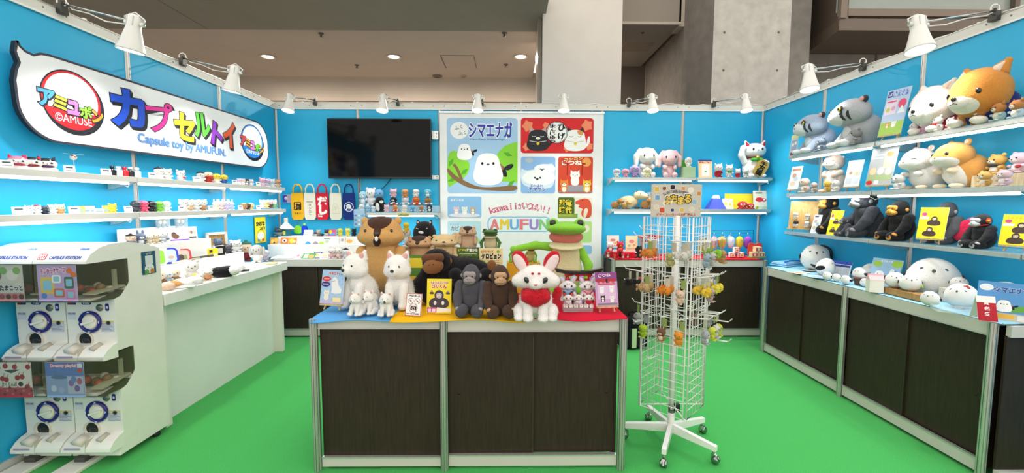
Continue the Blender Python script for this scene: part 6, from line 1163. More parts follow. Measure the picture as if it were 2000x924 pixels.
p = rw(1770, 580, 2.57, CB + .004); block('wooden_plank', 'raw wooden plank stand carrying two white birds', 2.50, 2.60, -2.56, -2.28, CB + .002, CB + .045, '#b98d54', 'wood')
bd(1747, 565, 32, 'birdm', None, 'white bird on the wooden plank nearer the milk carton', -35, X=2.55, Z=CB + .046); bd(1776, 572, 34, 'bird_leaf', lambda: k_bird(1.1, fur=.3, leaf='#9ccf4a'), 'white bird with a green leaf on the wooden plank', -35, X=2.55, Z=CB + .046)
p = rw(1607, 490, 2.925, CB + .004); t = thing('oval_mirror', 'black arched mirror frame with a tree branch pattern', 'mirror', p, math.radians(-70)); m = MB(); arch = [(-.08, 0), (-.08, .14)] + [(.08 * math.cos(math.radians(a)), .14 + .08 * math.sin(math.radians(a))) for a in range(170, 0, -15)] + [(.08, .14), (.08, 0)]
m.tube([(x, 0, zz) for x, zz in arch], .012, M('#22242a', 'gloss'), 8); m.build('frame', t); m = MB(); m.prism(arch[::-1], -.002, .002, M('#a9cfe4', 'gloss'), frame((0, .004, 0), (1, 0, 0), (0, 0, 1))); m.build('mirror_glass', t)
m = MB(); m.tube([(0, -.004, 0), (.004, -.004, .08), (0, -.004, .19)], .005, M('#22242a'), 6)
for zz, dx, dz in ((.06, .05, .04), (.08, -.05, .05), (.11, .05, .04), (.12, -.04, .05), (.15, .03, .04)): m.tube([(0, -.004, zz), (dx * .6, -.004, zz + dz * .5), (dx, -.004, zz + dz)], .003, M('#22242a'), 5); m.tube([(dx * .6, -.004, zz + dz * .5), (dx * 1.1, -.004, zz + dz * .4)], .0025, M('#22242a'), 5)
m.build('branch', t)
p = rw(1638, 515, 2.74, CB + .004); card('calendar_card', 'blue and white price-table card with three columns', .18, 30 * mpp(p), p, -71, art_plain('#f0f2f4', ((0, .78, 1, 1, '#3a5ac0'), (.05, .6, .95, .74, '#3a4aa0'), (.05, .1, .33, .56, '#d9dde4'), (.36, .1, .64, .56, '#dfe2e8'), (.67, .1, .95, .56, '#d9dde4'))), 14)
p = rw(1722, 520, 2.66, CB + .004); card('bird_card', 'tilted pale blue card of a white bird and green leaves', .20, 58 * mpp(p), p, -76, lambda A, w, h: (A.poly(rect(0, 0, w, h), '#9fc4e2'), A.poly(circ(w * .2, h * .8, w * .16, h * .1), '#a4cf52'), A.poly(circ(w * .85, h * .85, w * .18, h * .12), '#a4cf52'), A.poly(circ(w * .8, h * .2, w * .14, h * .1), '#a4cf52'), bird(A, w * .35, h * .38, w * .2), bird(A, w * .75, h * .58, w * .09), A.txt('シマエナガ', w * .3, h * .88, w * .7, h * .95, '#ffffff', .04)), 16, .012)
bd(1705, 505, 38, 'birdm', None, 'upright white bird half behind the pale blue bird card', -30, X=2.78); 
p = rw(1690, 520, 2.72, CB + .004); 
for px, X, h, lb in ((1689, 2.68, 30, 'white and grey gift box with small drawings'),): p = rw(px, 530, X, CB + .004); card('gift_box', lb, .09, h * mpp(p), p, -71, art_plain('#e6e6e6', ((.1, .1, .9, .5, '#cfd3d8'),), ((.4, .7, .15, .08, '#b9b0b0'), (.7, .3, .1, .07, '#9fb0c0'))), 3, .05, cat='box')
p = at(1580, 533, Z=CB + .004)
for i, (px, py, w, d, r, c, c2, lb) in enumerate(((1562, 533, .16, .11, 20, '#e9e0cc', '#c9a888', 'cream leaflet lying on the pale blue cloth'), (1590, 528, .18, .12, -10, '#dfe0d8', '#b9c4c0', 'grey leaflet lying near the corner bird'), (1600, 541, .16, .12, 30, '#c9d8e8', '#8fb0d0', 'blue printed leaflet before the corner birds'), (1612, 536, .12, .1, 50, '#e6d8b0', '#d8b070', 'yellowish leaflet overlapping the blue one'))):
    p = at(px, py, Z=CB + .006 + .002 * i); m = MB(); m.box((0, 0, .001), (w, d, .0014), M(c, 'paper')); A = Art(m, frame((-w / 2, -d / 2, .0019), (1, 0, 0), (0, 1, 0)), .0002); A.poly(rect(w * .1, d * .1, w * .5, d * .9), c2); A.poly(circ(w * .7, d * .5, w * .15, d * .3), c2); tag(m.build('leaflet', None, p, math.radians(r)), lb, 'leaflet', 'leaflets on the bird counter')
p = at(1527, 517, Z=CB + .006); t = thing('folded_towel', 'folded blue striped towel on the corner of the bird counter', 'towel', (p.x + .04, p.y - .02, CB + .005), math.radians(25)); m = MB()
for i in range(4): m.box((0, 0, .006 + .009 * i), (.30 - .01 * i, .17 - .01 * i, .008), M(('#a9d4f0', '#5a9ee0', '#c4e2f4', '#8fc8ec')[i], 'cloth'), .003)
m.build('cloth_layers', t); m = MB(); m.tube([(-.12, -.05, .045), (.0, -.03, .05), (.12, -.06, .045)], .008, M('#3f86d8', 'cloth'), 6); m.build('stripe', t)
m = MB(); m.box((0, 0, .012), (.18, .12, .024), M('#dfeef2', 'clear'), .002); p = at(1868, 611, Z=CB + .004); tag(m.build('acrylic_plate', None, (p.x + .02, p.y + .03, CB + .003), math.radians(-30)), 'thick clear acrylic plate under the red-flower bird', 'stand')
p = at(1952, 628, Z=CB + .004); card('bird_sign', 'blue sign of a white bird on a branch beside the red tent card', .20, 77 * mpp(p), (p.x + .04, p.y + .02, CB + .004), -52, lambda A, w, h: (A.poly(rect(0, 0, w, h), '#5f9ad4'), A.poly(circ(w * .16, h * .84, w * .13, h * .09), '#eef2f6'), A.txt('シマエナガ', w * .3, h * .74, w * .95, h * .88, '#2f4f9a', .05, 0, '#cfe0f2', .04), A.poly(rect(0, 0, w, h * .2), '#c9c4b0'), A.poly(smoothp([(w * .5, h * .2), (w, h * .3), (w, h * .45), (w * .75, h * .42)], 2), '#6aa84a'), bird(A, w * .5, h * .38, w * .16), A.poly(rect(w * .3, h * .06, w * .7, h * .17), '#f0b84a'), A.poly(rect(w * .75, h * .03, w * .97, h * .17), '#e6e6e6')), 8, .006)
p = at(1930, 628, Z=CB + .004); t = thing('tent_card', 'red tent card with white vertical characters at the counter end', 'tent card', (p.x, p.y, CB + .004), math.radians(-28)); m = MB(); w, h = .075, .125
m.prism([(-.05, 0), (-.048, 0), (.0, h), (.048, 0), (.05, 0), (.001, h + .003), (-.001, h + .003)], -w / 2, w / 2, M('#e9e6e0', 'paper'), Matrix(((0, 0, 1, 0), (1, 0, 0, .05), (0, 1, 0, 0), (0, 0, 0, 1)))); A = Art(m, frame((-w / 2, -.0012, 0), (1, 0, 0), (0, .05, h)), .0004); A.poly(rect(0, .002, w, h * 1.05), '#b01828')
for i, ch in enumerate('貴名受'): A.txt(ch, w * .36, h * (.72 - .24 * i), w * .64, h * (.88 - .24 * i), '#f3e9e4', .02)
m.build('folded_card', t)
m = MB(); m.box((-.03, .06, .055), (.05, .004, .11), M('#dedbd4', 'paper')); 
# ================================================================== shelves on the back wall beside the poster
def bw(px, Y, Z): p = at(px, 400, Y=Y); return Vector((p.x, Y, Z))
z = BZ[0]; GR = 'lop-eared rabbits on the upper back shelf'
p = bw(1259, -.16, z); plush('bunny_white', lambda: k_bunny('#f6f2ef'), 'plush_rabbit', 'big white lop-eared rabbit plush on the upper back shelf', p, 60 * mpp(p), 6, group=GR, sx=.9)
p = bw(1304, -.16, z); plush('bunny_pink', lambda: k_bunny('#ecc4c8', fur=1), 'plush_rabbit', 'big pale pink lop-eared rabbit plush on the upper back shelf', p, 56 * mpp(p), -6, group=GR, sx=.9)
for px, h, c1, c2, lb in ((1203, 18, '#f2eeec', '#d8dcec', 'tiny white rabbit with bluish ears at the poster end'), (1220, 18, '#e8a4bc', '#eab0c4', 'tiny rose-pink rabbit between white and lilac ones'), (1238, 25, '#b9a0d8', '#c4aee0', 'small lilac rabbit before the big white rabbit'), (1262, 20, '#efe6b8', '#f2ecc8', 'tiny cream rabbit before the big white rabbit')):
    p = bw(px, -.26, z); mini('mini_rabbit', lb, p, h * mpp(p), 0, GR, 'plush toy', c1=c1, c2=c2, ears='long')
p = bw(1341, -.2, z); block('gift_box', 'green and white printed box on the upper back shelf', p.x - .068, p.x + .068, -.26, -.16, z, z + .12, '#a8c49a', 'paper', 'box'); block('box_backing', 'tall green card standing behind the printed box', p.x - .06, p.x + .06, -.15, -.145, z, z + .215, '#5fae4a', 'paper', 'card')
mini('mini_rabbit', 'white rabbit with dark eyes sitting on the green printed box', (p.x, -.21, z + .12), .13, 0, GR, 'plush toy', c1='#f6f3ee', ears='long', sx=.8)
p = bw(1376, -.16, z); card('lucky_cat_card', 'orange-edged card with a white beckoning cat drawing', 27 * mpp(p), 36 * mpp(p), p, 0, lambda A, w, h: (A.poly(rect(0, 0, w, h), '#f0d0a0'), A.poly(rect(0, h * .92, w, h), '#3a3a8a'), A.txt('まねきねこ', w * .08, h * .82, w * .92, h * .91, '#c83a3a', .05), A.poly(rect(w * .25, h * .12, w * .8, h * .76), '#f6f2ea'), beast(A, w * .52, h * .5, w * .16, '#ffffff', '#e0a0a0', '#f4f0ea', tall=1.4, eartype='point'), A.poly(circ(w * .52, h * .35, w * .08, h * .05), '#5fae4a')), 8)
GL = 'beckoning cats on the upper back shelf'
p = bw(1468, -.16, z); t = plush('lucky', k_lucky_cat, 'lucky_cat', 'large white beckoning cat with raised paw and gold plate', p, 73 * mpp(p), -6, group=GL, sx=.98)
m = MB(); m.prism(rrect(-.15, -.22, .15, .22, .12), 0, .045, M('#cda64e', 'gloss'), TR(.07, -.25, .24, 90, 28, 0), M('#a98434', 'gloss')); A = Art(m, TR(.07, -.2955, .24, 90, 28, 0), .002)
for i, ch in enumerate('千万両'): A.txt(ch, -.075, .06 - .125 * i, .075, .175 - .125 * i, '#1c1814', .06)
m.build('gold_plate', t)
for px, h, c, lb in ((1400, 28, '#c8283a', 'small beckoning cat with a red bib beside the card'), (1421, 26, '#4fae3c', 'small beckoning cat with a green bib and gold coin'), (1438, 18, '#d8343e', 'tiny beckoning cat with a red bib'), (1453, 19, '#8aa04a', 'tiny beckoning cat with an olive bib beside the large cat')):
    p = bw(px, -.25, z); mini('mini_lucky_cat', lb, p, h * mpp(p), 0, GL, 'toy figure', c1=c if h in (28, 18) else '#f4f2ee', c2='#f6f4f0', ears='point', extra='bib' + c, sx=.9)
z = BZ[1]; GCp = 'capybaras on the lower back shelf'
p = bw(1240, -.14, z); plush('capy', k_capybara, 'plush_capybara', 'big pale cream capybara plush lying on the lower back shelf', p, 38 * mpp(p), 55, group=GCp, sx=1.15)
for px, Y, zz, h, rz, c, lb in ((1207, -.25, 0, 22, 40, '#b98a54', 'small brown capybara with a leaf at the poster end'), (1224, -.26, 0, 17, 45, '#d0a868', 'tiny tan capybara before the big cream one'), (1265, -.24, 0, 24, 30, '#b9854a', 'small brown capybara before the clear box'), (1284, -.25, 0, 18, -20, '#e8dcc0', 'tiny cream capybara beside the beige rack sign'), (1279, -.14, .20, 17, -50, '#e0a84a', 'small orange capybara on top of the clear box'), (1275, -.14, .004, 22, 0, '#dca858', 'orange capybara inside the clear box')):
    p = bw(px, Y, z + zz); plush(('capys', c), lambda: k_capybara(c, '#4a3224'), 'mini_capybara', lb, p, h * mpp(p), rz, group=GCp, sx=1.0)
p = bw(1278, -.14, z); m = MB()
for a, b_ in (((-.08, 0, .1), (.004, .13, .195)), ((.08, 0, .1), (.004, .13, .195)), ((0, .065, .1), (.16, .004, .195)), ((0, 0, .197), (.165, .135, .004))): m.box(a, b_, M('#f2f6f6', 'clear'))
tag(m.build('clear_box', None, (p.x, -.13, z + .0005)), 'clear display box holding an orange capybara', 'display box')
p = bw(1398, -.16, z); t = thing('paper_mountain', 'blue paper mountain with a white peak beside the rack sign', 'decoration', p); m = MB(); m.lathe([(.13, 0), (.05, .13), (.035, .16)], M('#4a5ac8', 'paper'), n=7, smooth=False); m.build('slope', t); m = MB(); m.lathe([(.052, .128), (.034, .165), (.0, .168)], M('#eef2f8', 'paper'), n=7, smooth=False); m.build('snow_cap', t)
p = bw(1444, -.09, z); card('yellow_board', 'plain yellow board on the lower back shelf', 56 * mpp(p), 30 * mpp(p), p, 0, art_plain('#f2d62a', ((.0, .0, 1, .03, '#e0c020'),)), 6)
p = bw(1423, -.18, z); card('small_card', 'small pale yellow card with little drawings beside the paper mountain', 22 * mpp(p), 21 * mpp(p), p, 6, art_plain('#f6efc0', (), ((.3, .5, .12, .12, '#f0d83a'), (.7, .45, .12, .12, '#c8c83a'), (.5, .8, .2, .06, '#e0b0b0'))), 12)
p = bw(1487, -.14, z); card('octopus_card', 'cream card with a red octopus drawing in the back corner', 29 * mpp(p), 36 * mpp(p), p, -4, art_plain('#f0e6cc', ((.05, .03, .95, .14, '#c8d8a8'), (.15, .85, .6, .93, '#8a8a6a')), ((.4, .52, .25, .13, '#d8343a'), (.68, .5, .18, .1, '#d8343a'), (.72, .53, .07, .05, '#ffffff'))), 8)
for px, h, lb in ((1450, 15, 'red octopus plush before the yellow board'), (1466, 11, 'smaller red octopus plush before the yellow board')):
    p = bw(px, -.24, z); t = thing('plush_octopus', lb, 'plush toy', p, math.radians(-20), 'octopus plushes'); hh = h * mpp(p)
    for n, c, pr, kd in (('head', '#dc2a3a', [E(0, 0, .6, .6, .5, .42), E(0, -.05, .3, .45, .4, .3)], 'plush'), ('eye', '#f6f2ee', [E(-.2, -.46, .6, .12, .08, .12)], 'eye'), ('eye', '#f6f2ee', [E(.15, -.48, .6, .12, .08, .12)], 'eye'), ('mouth', '#f0b84a', [E(0, -.5, .38, .1, .1, .08)], 'plush')) + tuple(('tentacle', '#dc2a3a', [C(.35 * math.cos(a), .3 * math.sin(a), .2, .14, .62 * math.cos(a), .55 * math.sin(a), .08, .08)], 'plush') for a in np.linspace(3.5, 6, 4)):
        me = part_mesh(n, c, pr, kind=kd, res=18); o = bpy.data.objects.new(n, me); COL.objects.link(o); o.parent = t
    t.scale = (hh,) * 3
for px, c, lb in ((1479, '#f0d84a', 'tiny yellow figure before the octopus card'), (1490, '#e8ecec', 'tiny white figure before the octopus card')): p = bw(px, -.25, z); mini('mini_figure', lb, p, .045, 0, 'tiny figures before the octopus card', c1=c, ears='none')
# ---- red cloth counter behind the rack
RCZ = .8885
cloth('counter_cloth', 'red cloth on the counter in the back corner', 1.03, 2.70, -.57, -.03, .8815, '#c8202e', 9, 0.0)
GD = 'red round dolls on the red cloth'
def rc(px, Y): return bw(px, Y, RCZ + .002)
for px, Y, h, kw, lb, zz in ((1193, -.36, 22, dict(c1='#d8283a', c2='#f2ecec', ears='round', belly='#f4e4e0'), 'red doll with a white fluffy hood at the poster end', .05), (1213, -.36, 23, dict(c1='#cf2034', c2='#d8283a', ears='round', belly='#e8a04a'), 'red round doll with an orange face at the back', .05), (1189, -.48, 18, dict(c1='#d8202e', ears='none', belly='#f6eee8'), 'small red doll with a white face in front at the poster end', 0), (1213, -.47, 20, dict(c1='#d02030', ears='round', belly='#2a2022'), 'red doll with a black face in front', 0), (1202, -.53, 10, dict(c1='#d8283a', ears='none', belly='#e0a04a'), 'tiny red doll with an orange face, front row', 0), (1219, -.53, 12, dict(c1='#d8283a', ears='round', belly='#f4ece4'), 'tiny red doll with a cream face, front row', 0), (1228, -.50, 11, dict(c1='#c8202e', ears='point', belly='#f4ece4'), 'tiny red eared doll nearest the wire rack', 0)):
    p = rc(px, Y); p.z += zz; mini('red_doll', lb, p, h * mpp(p), 0, GD, 'toy figure', **kw)
x0 = rc(1190, 0).x; x1 = rc(1216, 0).x; block('display_step', 'red step under the two larger red dolls', x0 - .06, x1 + .06, -.40, -.30, RCZ + .001, RCZ + .051, '#c8202e', 'cloth')
for px, h, w, bg, lb in ((1199, 24, 24, '#f0e6d8', 'pink-cream card standing behind the red dolls'), (1236, 30, 24, '#efe2b8', 'cream card standing behind the wire rack')):
    p = rc(px, -.2); p.z += .09 if px < 1210 else .05; card('small_card', lb, w * mpp(p), h * mpp(p), p, 0, art_plain(bg, ((.1, .1, .9, .2, '#d8b890'),), ((.5, .62, .22, .12, '#d88a8a'), (.3, .35, .12, .08, '#a8c878'), (.7, .38, .12, .08, '#e0b060'))), 6)
block('display_step', 'white step behind the red dolls holding two cards', 1.08, 1.55, -.20, -.10, RCZ + .001, RCZ + .06, '#f1eee8')
p = rc(1267, -.16); t = thing('torii_gate', 'red torii gate decoration behind the wire rack on red cloth', 'torii gate', (p.x, -.22, RCZ)); w = .24; rd = M('#c03038', 'gloss'); m = MB(); m.prism([(-w / 2 - .03, .245), (w / 2 + .03, .245), (w / 2, .205), (-w / 2, .205)], -.015, .015, rd, frame((0, 0, 0), (1, 0, 0), (0, 0, 1))); m.build('roof_beam', t); m = MB(); m.box((0, 0, .17), (w * .9, .02, .016), rd); m.build('cross_beam', t)
for s in (-1, 1): m = MB(); m.tube([(s * w * .34, 0, 0), (s * w * .32, 0, .21)], .012, rd, 8); m.build('pillar', t)
m = MB(); m.box((0, -.012, .19), (.03, .006, .05), M('#d8c070', 'paper')); m.build('tablet', t)
# rear hanger of fluffy keychains, small boxes
p0 = rc(1385, -.2); p1 = rc(1474, -.2); t = thing('hanger_rack', 'dark wire hanger frame on the red cloth in the back corner', 'display rack', (p0.x, -.2, RCZ)); L = p1.x - p0.x; m = MB(); bkm = M('#5a6468', 'chrome'); m.tube([(0, 0, 0), (0, 0, .30), (L, 0, .30), (L, 0, 0)], .003, bkm, 6); m.tube([(0, 0, .27), (L, 0, .27)], .002, bkm, 6); m.tube([(0, .0, .003), (0, .09, .003), (L, .09, .003), (L, 0, .003)], .003, bkm, 6); m.build('wire_frame', t)
for px, c, lb in ((1397, '#f0b8c8', 'fluffy pink plush keychain on the dark hanger frame'), (1413, '#f0b83a', 'fluffy amber plush keychain on the dark hanger frame'), (1430, '#dfe8f4', 'fluffy pale blue plush keychain on the dark hanger frame'), (1447, '#f0e04a', 'fluffy lemon plush keychain on the dark hanger frame'), (1463, '#b05ad0', 'fluffy purple plush keychain on the dark hanger frame')):
    p = rc(px, -.203); r = thing('plush_keychain', lb, 'keychain', (p.x, -.203, RCZ + .27), 0, 'fluffy keychains on the hanger frame'); me = part_mesh('plush_body', c, [E(0, 0, -.13, .04, .035, .055), E(0, -.005, -.075, .034, .03, .035)], fur=500, flen=.014, res=20); o = bpy.data.objects.new('plush_body', me); COL.objects.link(o); o.parent = r
    m = MB(); m.tube([(0, 0, .003), (0, 0, -.045)], .003, M('#c9c9c4', 'chrome'), 6); m.build('strap', r)
for px, Y, zz, lb in ((1436, -.42, 0, 'small red and cream toy box in front, nearer the wire rack'), (1453, -.42, 0, 'small red and cream toy box in front, nearer the heart box'), (1444, -.40, .058, 'small red and cream toy box stacked on two others')):
    p = rc(px, Y); p.z += zz; card('toy_box', lb, .062, .056, p, 0, art_plain('#c84a3a', ((.12, .15, .88, .75, '#ecd8b8'),), ((.5, .42, .2, .2, '#b9805a'), (.5, .85, .3, .08, '#f0e0c0'))), 0, .045, cat='box', group='small toy boxes on the red cloth')
p = rc(1412, -.40); t = thing('cake_toy', 'pink tiered cake toy on the red cloth', 'toy', p); m = MB(); m.lathe([(0, 0), (.06, 0), (.06, .03), (.045, .035), (.045, .06), (0, .062)], M('#ee9ac0', 'gloss'), n=24); m.build('cake', t); m = MB(); m.lathe([(.061, .012), (.064, .016), (.061, .022)], M('#f8f0f2'), n=24); m.build('icing', t)
p = rc(1483, -.38); t = thing('heart_box', 'heart-topped display box of small boxes in the back corner', 'display box', p); m = MB(); hp = smoothp([(-.085, .0), (.085, .0), (.085, .1), (.075, .16), (.03, .165), (0, .14), (-.03, .165), (-.075, .16), (-.085, .1)], 1); m.prism(hp, 0, .012, M('#d84a3a', 'paper'), frame((0, .05, 0), (1, 0, 0), (0, 0, 1))); m.build('back_card', t)
for x, zz in ((-.04, 0), (.04, 0), (0, .062)): m = MB(); m.box((x, 0, zz + .03), (.072, .06, .058), M('#ead6a8', 'paper'), .002); A = Art(m, frame((x - .036, -.0305, zz), (1, 0, 0), (0, 0, 1)), .0004); A.poly(rect(.008, .01, .064, .045), '#d05a4a'); A.poly(circ(.036, .028, .014), '#f0e2c8'); m.build('small_box', t)
m = MB(); m.box((0, .005, .0), (.18, .09, .012), M('#7aa84a', 'paper')); m.build('tray_base', t)
# ================================================================== capsule-toy wall: tiny figures on the two lit shelves
def lw(px, py, X, Z): p = at(px, py, X=X); return Vector((X, p.y, Z))
PC = 'white product cards on the capsule-toy shelves'
def pcard(px, z, wpx, lb, X=-2.80):
    p = lw(px, 335 if z > 1.6 else 415, X, z); k = mpp(p)
    card('product_card', lb, max(.045, wpx * k * .9), .046, p, 62, art_plain('#e9ebee', ((.2, .62, .8, .8, '#4a5060'), (.15, .3, .85, .38, '#a9b0bc'), (.0, .0, 1, .1, '#8fa0c8'))), 14, .003, 'product card', PC)
GU, GLo = 'capsule figures on the upper shelf', 'capsule figures on the lower shelf'
for px, w, nb in ((15, 20, 'beside the pink cat head'), (137, 18, 'beside the clear acrylic toy'), (208, 17, 'beside the toy bottles'), (298, 14, 'beside the round white dog heads'), (385, 16, 'beside the helmet-like toys'), (458, 10, 'beside the black and white kittens'), (504, 9, 'beside the pastel dolls')): pcard(px, LZ1, w, 'white product card on the upper shelf ' + nb)
for px, w, nb in ((38, 20, 'beside the little ponies'), (146, 18, 'beside the tiny boxes'), (252, 14, 'beside the grey bird'), (356, 12, 'beside the big-cheeked white figures'), (414, 10, 'beside the pastel bottles'), (471, 9, 'beside the brown puppies'), (506, 8, 'beside the clear tray')): pcard(px, LZ2, w, 'white product card on the lower shelf ' + nb)
def lf(px, z, hpx, lb, name='capsule_figure', rz=62, X=-2.85, sx=1.15, **kw):
    p = lw(px, 330 if z > 1.6 else 412, X, z); return mini(name, lb, p, hpx * mpp(p), rz, GU if z > 1.6 else GLo, 'capsule toy', sx, **kw)
for px, ear, top, mask, lb in ((36, '#d8284a', '#f08aa4', '#a8243a', 'pink-topped white cat head figure with a red mask'), (63, '#c8283a', '#1c1c22', '#8a1f30', 'black-topped white cat head figure with a red mask and red ears'), (92, '#22304a', '#1c1c24', '#4a2458', 'black-topped white cat head figure with a purple mask')):
    p = lw(px, 330, -2.85, LZ1); h = 29 * mpp(p); t = thing('cat_head_figure', lb, 'capsule toy', p, math.radians(50), 'masked cat heads on the upper shelf'); t.scale = (h,) * 3
    for n, c, pr in (('body', '#f3efec', [E(0, 0, .16, .5, .42, .2), E(-.35, -.2, .1, .18, .16, .1), E(.35, -.2, .1, .18, .16, .1)]), ('head', '#f3efec', [E(0, 0, .5, .5, .42, .36)]), ('hood', top, [E(0, .04, .66, .46, .40, .24)]), ('mask', mask, [E(0, -.12, .34, .36, .34, .14)]), ('eye', '#1a1518', [E(-.2, -.37, .55, .07, .05, .06)]), ('eye', '#1a1518', [E(.2, -.37, .55, .07, .05, .06)]), ('nose', '#3a2226', [E(0, -.42, .48, .03, .03, .02)]), ('ear', ear, [C(-.3, 0, .78, .14, -.38, 0, .98, .03)]), ('ear', ear, [C(.3, 0, .78, .14, .38, 0, .98, .03)])):
        o = bpy.data.objects.new(n, part_mesh(n, c, pr, kind='gloss', res=16)); COL.objects.link(o); o.parent = t
p = lw(145, 330, -2.85, LZ1); t = thing('acrylic_figure', 'clear acrylic stand with a tiny white and orange figure and propeller', 'capsule toy', p, math.radians(60)); m = MB(); m.box((0, 0, .004), (.11, .05, .008), M('#eef6f8', 'clear'), .002); m.build('base', t)
m = MB(); m.tube([(0, 0, .008), (0, 0, .085)], .0025, M('#f2f6f8', 'clear'), 6); m.build('rod', t); m = MB(); m.ell((0, 0, .10), (.017, .014, .016), M('#f2efe8')); m.ell((.006, -.012, .104), (.006, .005, .006), M('#e07a3a')); m.ell((-.008, -.01, .112), (.008, .008, .005), M('#4a4a52')); m.build('figure', t); m = MB(); m.box((0, 0, .12), (.09, .006, .002), M('#f4f8fa', 'clear')); m.build('propeller', t)
def bottle(px, c, cap, lb):
    p = lw(px, 330, -2.85, LZ1); h = 20 * mpp(p); t = thing('toy_bottle', lb, 'capsule toy', p, 0, 'toy bottles on the upper shelf'); m = MB(); m.lathe([(0, 0), (.3, 0), (.32, .05), (.3, .12), (.32, .5), (.3, .62), (.14, .72), (.14, .8)], M(c, 'gloss'), n=14); m.build('bottle', t); m = MB(); m.lathe([(.18, .78), (.18, .98), (0, 1.0)], M(cap, 'gloss'), n=12); m.build('cap', t); m = MB(); m.lathe([(.322, .2), (.325, .42)], M('#e8e8ea', 'paper'), n=14, arc=3.0); m.build('print', t); t.scale = (h,) * 3; t.rotation_euler.z = math.radians(60)
for px, c, cap, lb in ((219, '#16181f', '#101116', 'all black toy bottle with a black cap'), (231, '#eceeee', '#f4f4f4', 'white toy bottle between black and red ones'), (243, '#d8242e', '#c01c28', 'bright red toy bottle'), (254, '#22242c', '#dfe0e2', 'dark toy bottle between red and pale ones'), (267, '#e2e9ec', '#eef2f2', 'pale grey toy bottle in front of the wall post')): bottle(px, c, cap, lb)
W0 = '#f3f0ec'
for a in ((310, 21, 'round white dog head figure with black tuft nearest its card', dict(c1=W0, ears=None, extra='hat#2a2a2e')), (326, 20, 'round white dog head figure with pink tuft', dict(c1=W0, ears='round', face='dot')), (352, 19, 'lone round white dog head figure with red bow', dict(c1=W0, ears='round', extra='leaf#c8344a')), (391, 18, 'round white toy with a dark striped cap', dict(c1='#e9e4de', ears=None, extra='hat#2a2024')), (406, 20, 'round red toy with a cream lid like a pot', dict(c1='#c83a28', c2='#f0dcb0', ears=None, extra='mask#c83a28')), (422, 18, 'round white and yellow toy with a yellow lid', dict(c1='#f0ead8', c2='#f2d83a', ears=None)), (436, 17, 'round blue toy with a yellow lid', dict(c1='#2a5aa8', c2='#f2c83a', ears=None)),
          (466, 12, 'tiny white and lilac kitten figure', dict(c1=W0, c2='#d8c8e0', ears='point')), (473, 12, 'tiny white and pink kitten figure', dict(c1=W0, c2='#f0d0d0', ears='point')), (480, 12, 'tiny black and white kitten figure', dict(c1='#22222a', c2='#2a2a30', ears='point', belly='#f0f0f0')), (489, 12, 'tiny white kitten figure with grey ears', dict(c1=W0, c2='#dcdce4', ears='point')), (511, 16, 'tiny pink-haired doll figure', dict(c1='#e8d4dc', c2='#e4b8cc', ears='round')), (520, 15, 'tiny lilac-haired doll figure', dict(c1='#e4dce8', c2='#d0bce0', ears='round')), (530, 15, 'tiny pale mint doll figure', dict(c1='#e4ece8', c2='#d4e4e4', ears='round')), (541, 15, 'tiny brown-haired doll figure by the corner post', dict(c1='#d8c0a8', c2='#b98a60', ears='round'))):
    lf(a[0], LZ1, a[1] * 1.15, a[2], finish='gloss', **a[3])
for a in ((57, 17, 'white pony figure with a pink mane', dict(c1=W0, c2='#f0dcdc', ears='point')), (72, 17, 'white pony figure with a red cap', dict(c1=W0, ears='point', extra='hat#c8344a')), (87, 16, 'dark navy pony figure', dict(c1='#2a3448', c2='#2c3648', ears='point')), (102, 18, 'white pony figure with a mint mane', dict(c1=W0, c2='#e4f0e8', ears='point')), (118, 18, 'cream and orange pony figure', dict(c1='#e8a868', c2='#f0d8b8', ears='point')), (220, 17, 'yellow chick figure beside a little yellow box', dict(c1='#f0d83a', ears='round')),
          (265, 22, 'charcoal grey bird figure', dict(c1='#4a4e58', ears=None)), (280, 22, 'hot pink bird figure', dict(c1='#f0567a', ears=None)), (296, 21, 'glossy black bird figure between pink and green', dict(c1='#1c1c20', ears=None)), (311, 20, 'leaf green bird figure', dict(c1='#7ac83a', ears=None)), (325, 20, 'white bird figure last in the bird row', dict(c1='#eef2f2', ears=None)), (359, 22, 'round cream-hooded white figure nearest its card', dict(c1='#f0e4d4', c2='#f6f0e8', ears='round')), (370, 21, 'round white figure with tan trousers', dict(c1='#d8b890', c2='#f6f2ec', ears='round')), (383, 21, 'round white figure with grey shirt', dict(c1='#d4d8dc', c2='#f6f4f0', ears='round')), (396, 21, 'round white figure with brown trousers', dict(c1='#b0845a', c2='#f6f2ec', ears='round')),
          (422, 17, 'pale yellow pastel bottle figure', dict(c1='#f0ecc8', c2='#f4f0d8', ears='up')), (432, 17, 'pale pink pastel bottle figure', dict(c1='#f0d4d8', c2='#f4dce0', ears='up')), (442, 17, 'pale lilac pastel bottle figure', dict(c1='#d8d0f0', c2='#dcd8f4', ears='up')), (451, 16, 'pale blue-lilac pastel bottle figure', dict(c1='#d0d8f0', c2='#d8e0f4', ears='up')), (476, 13, 'tiny brown puppy figure nearest its card', dict(c1='#a8784a', c2='#b98a5a', ears='long')), (483, 13, 'tiny black and tan puppy figure', dict(c1='#3a3026', c2='#5a4a3a', ears='long')), (490, 13, 'tiny sandy puppy figure', dict(c1='#d8b880', c2='#e0c490', ears='long'))):
    lf(a[0], LZ2, a[1] * 1.1, a[2], finish='gloss', **a[3])
p = lw(526, 410, -2.84, LZ2); p2 = lw(546, 410, -2.84, LZ2); m = MB(); m.box((0, 0, .006), (.05, abs(p2.y - p.y) * 2, .012), M('#dceef4', 'clear'), .002); tag(m.build('clear_tray', None, p), 'clear tray of four tiny figures at the end of lower shelf', 'tray')
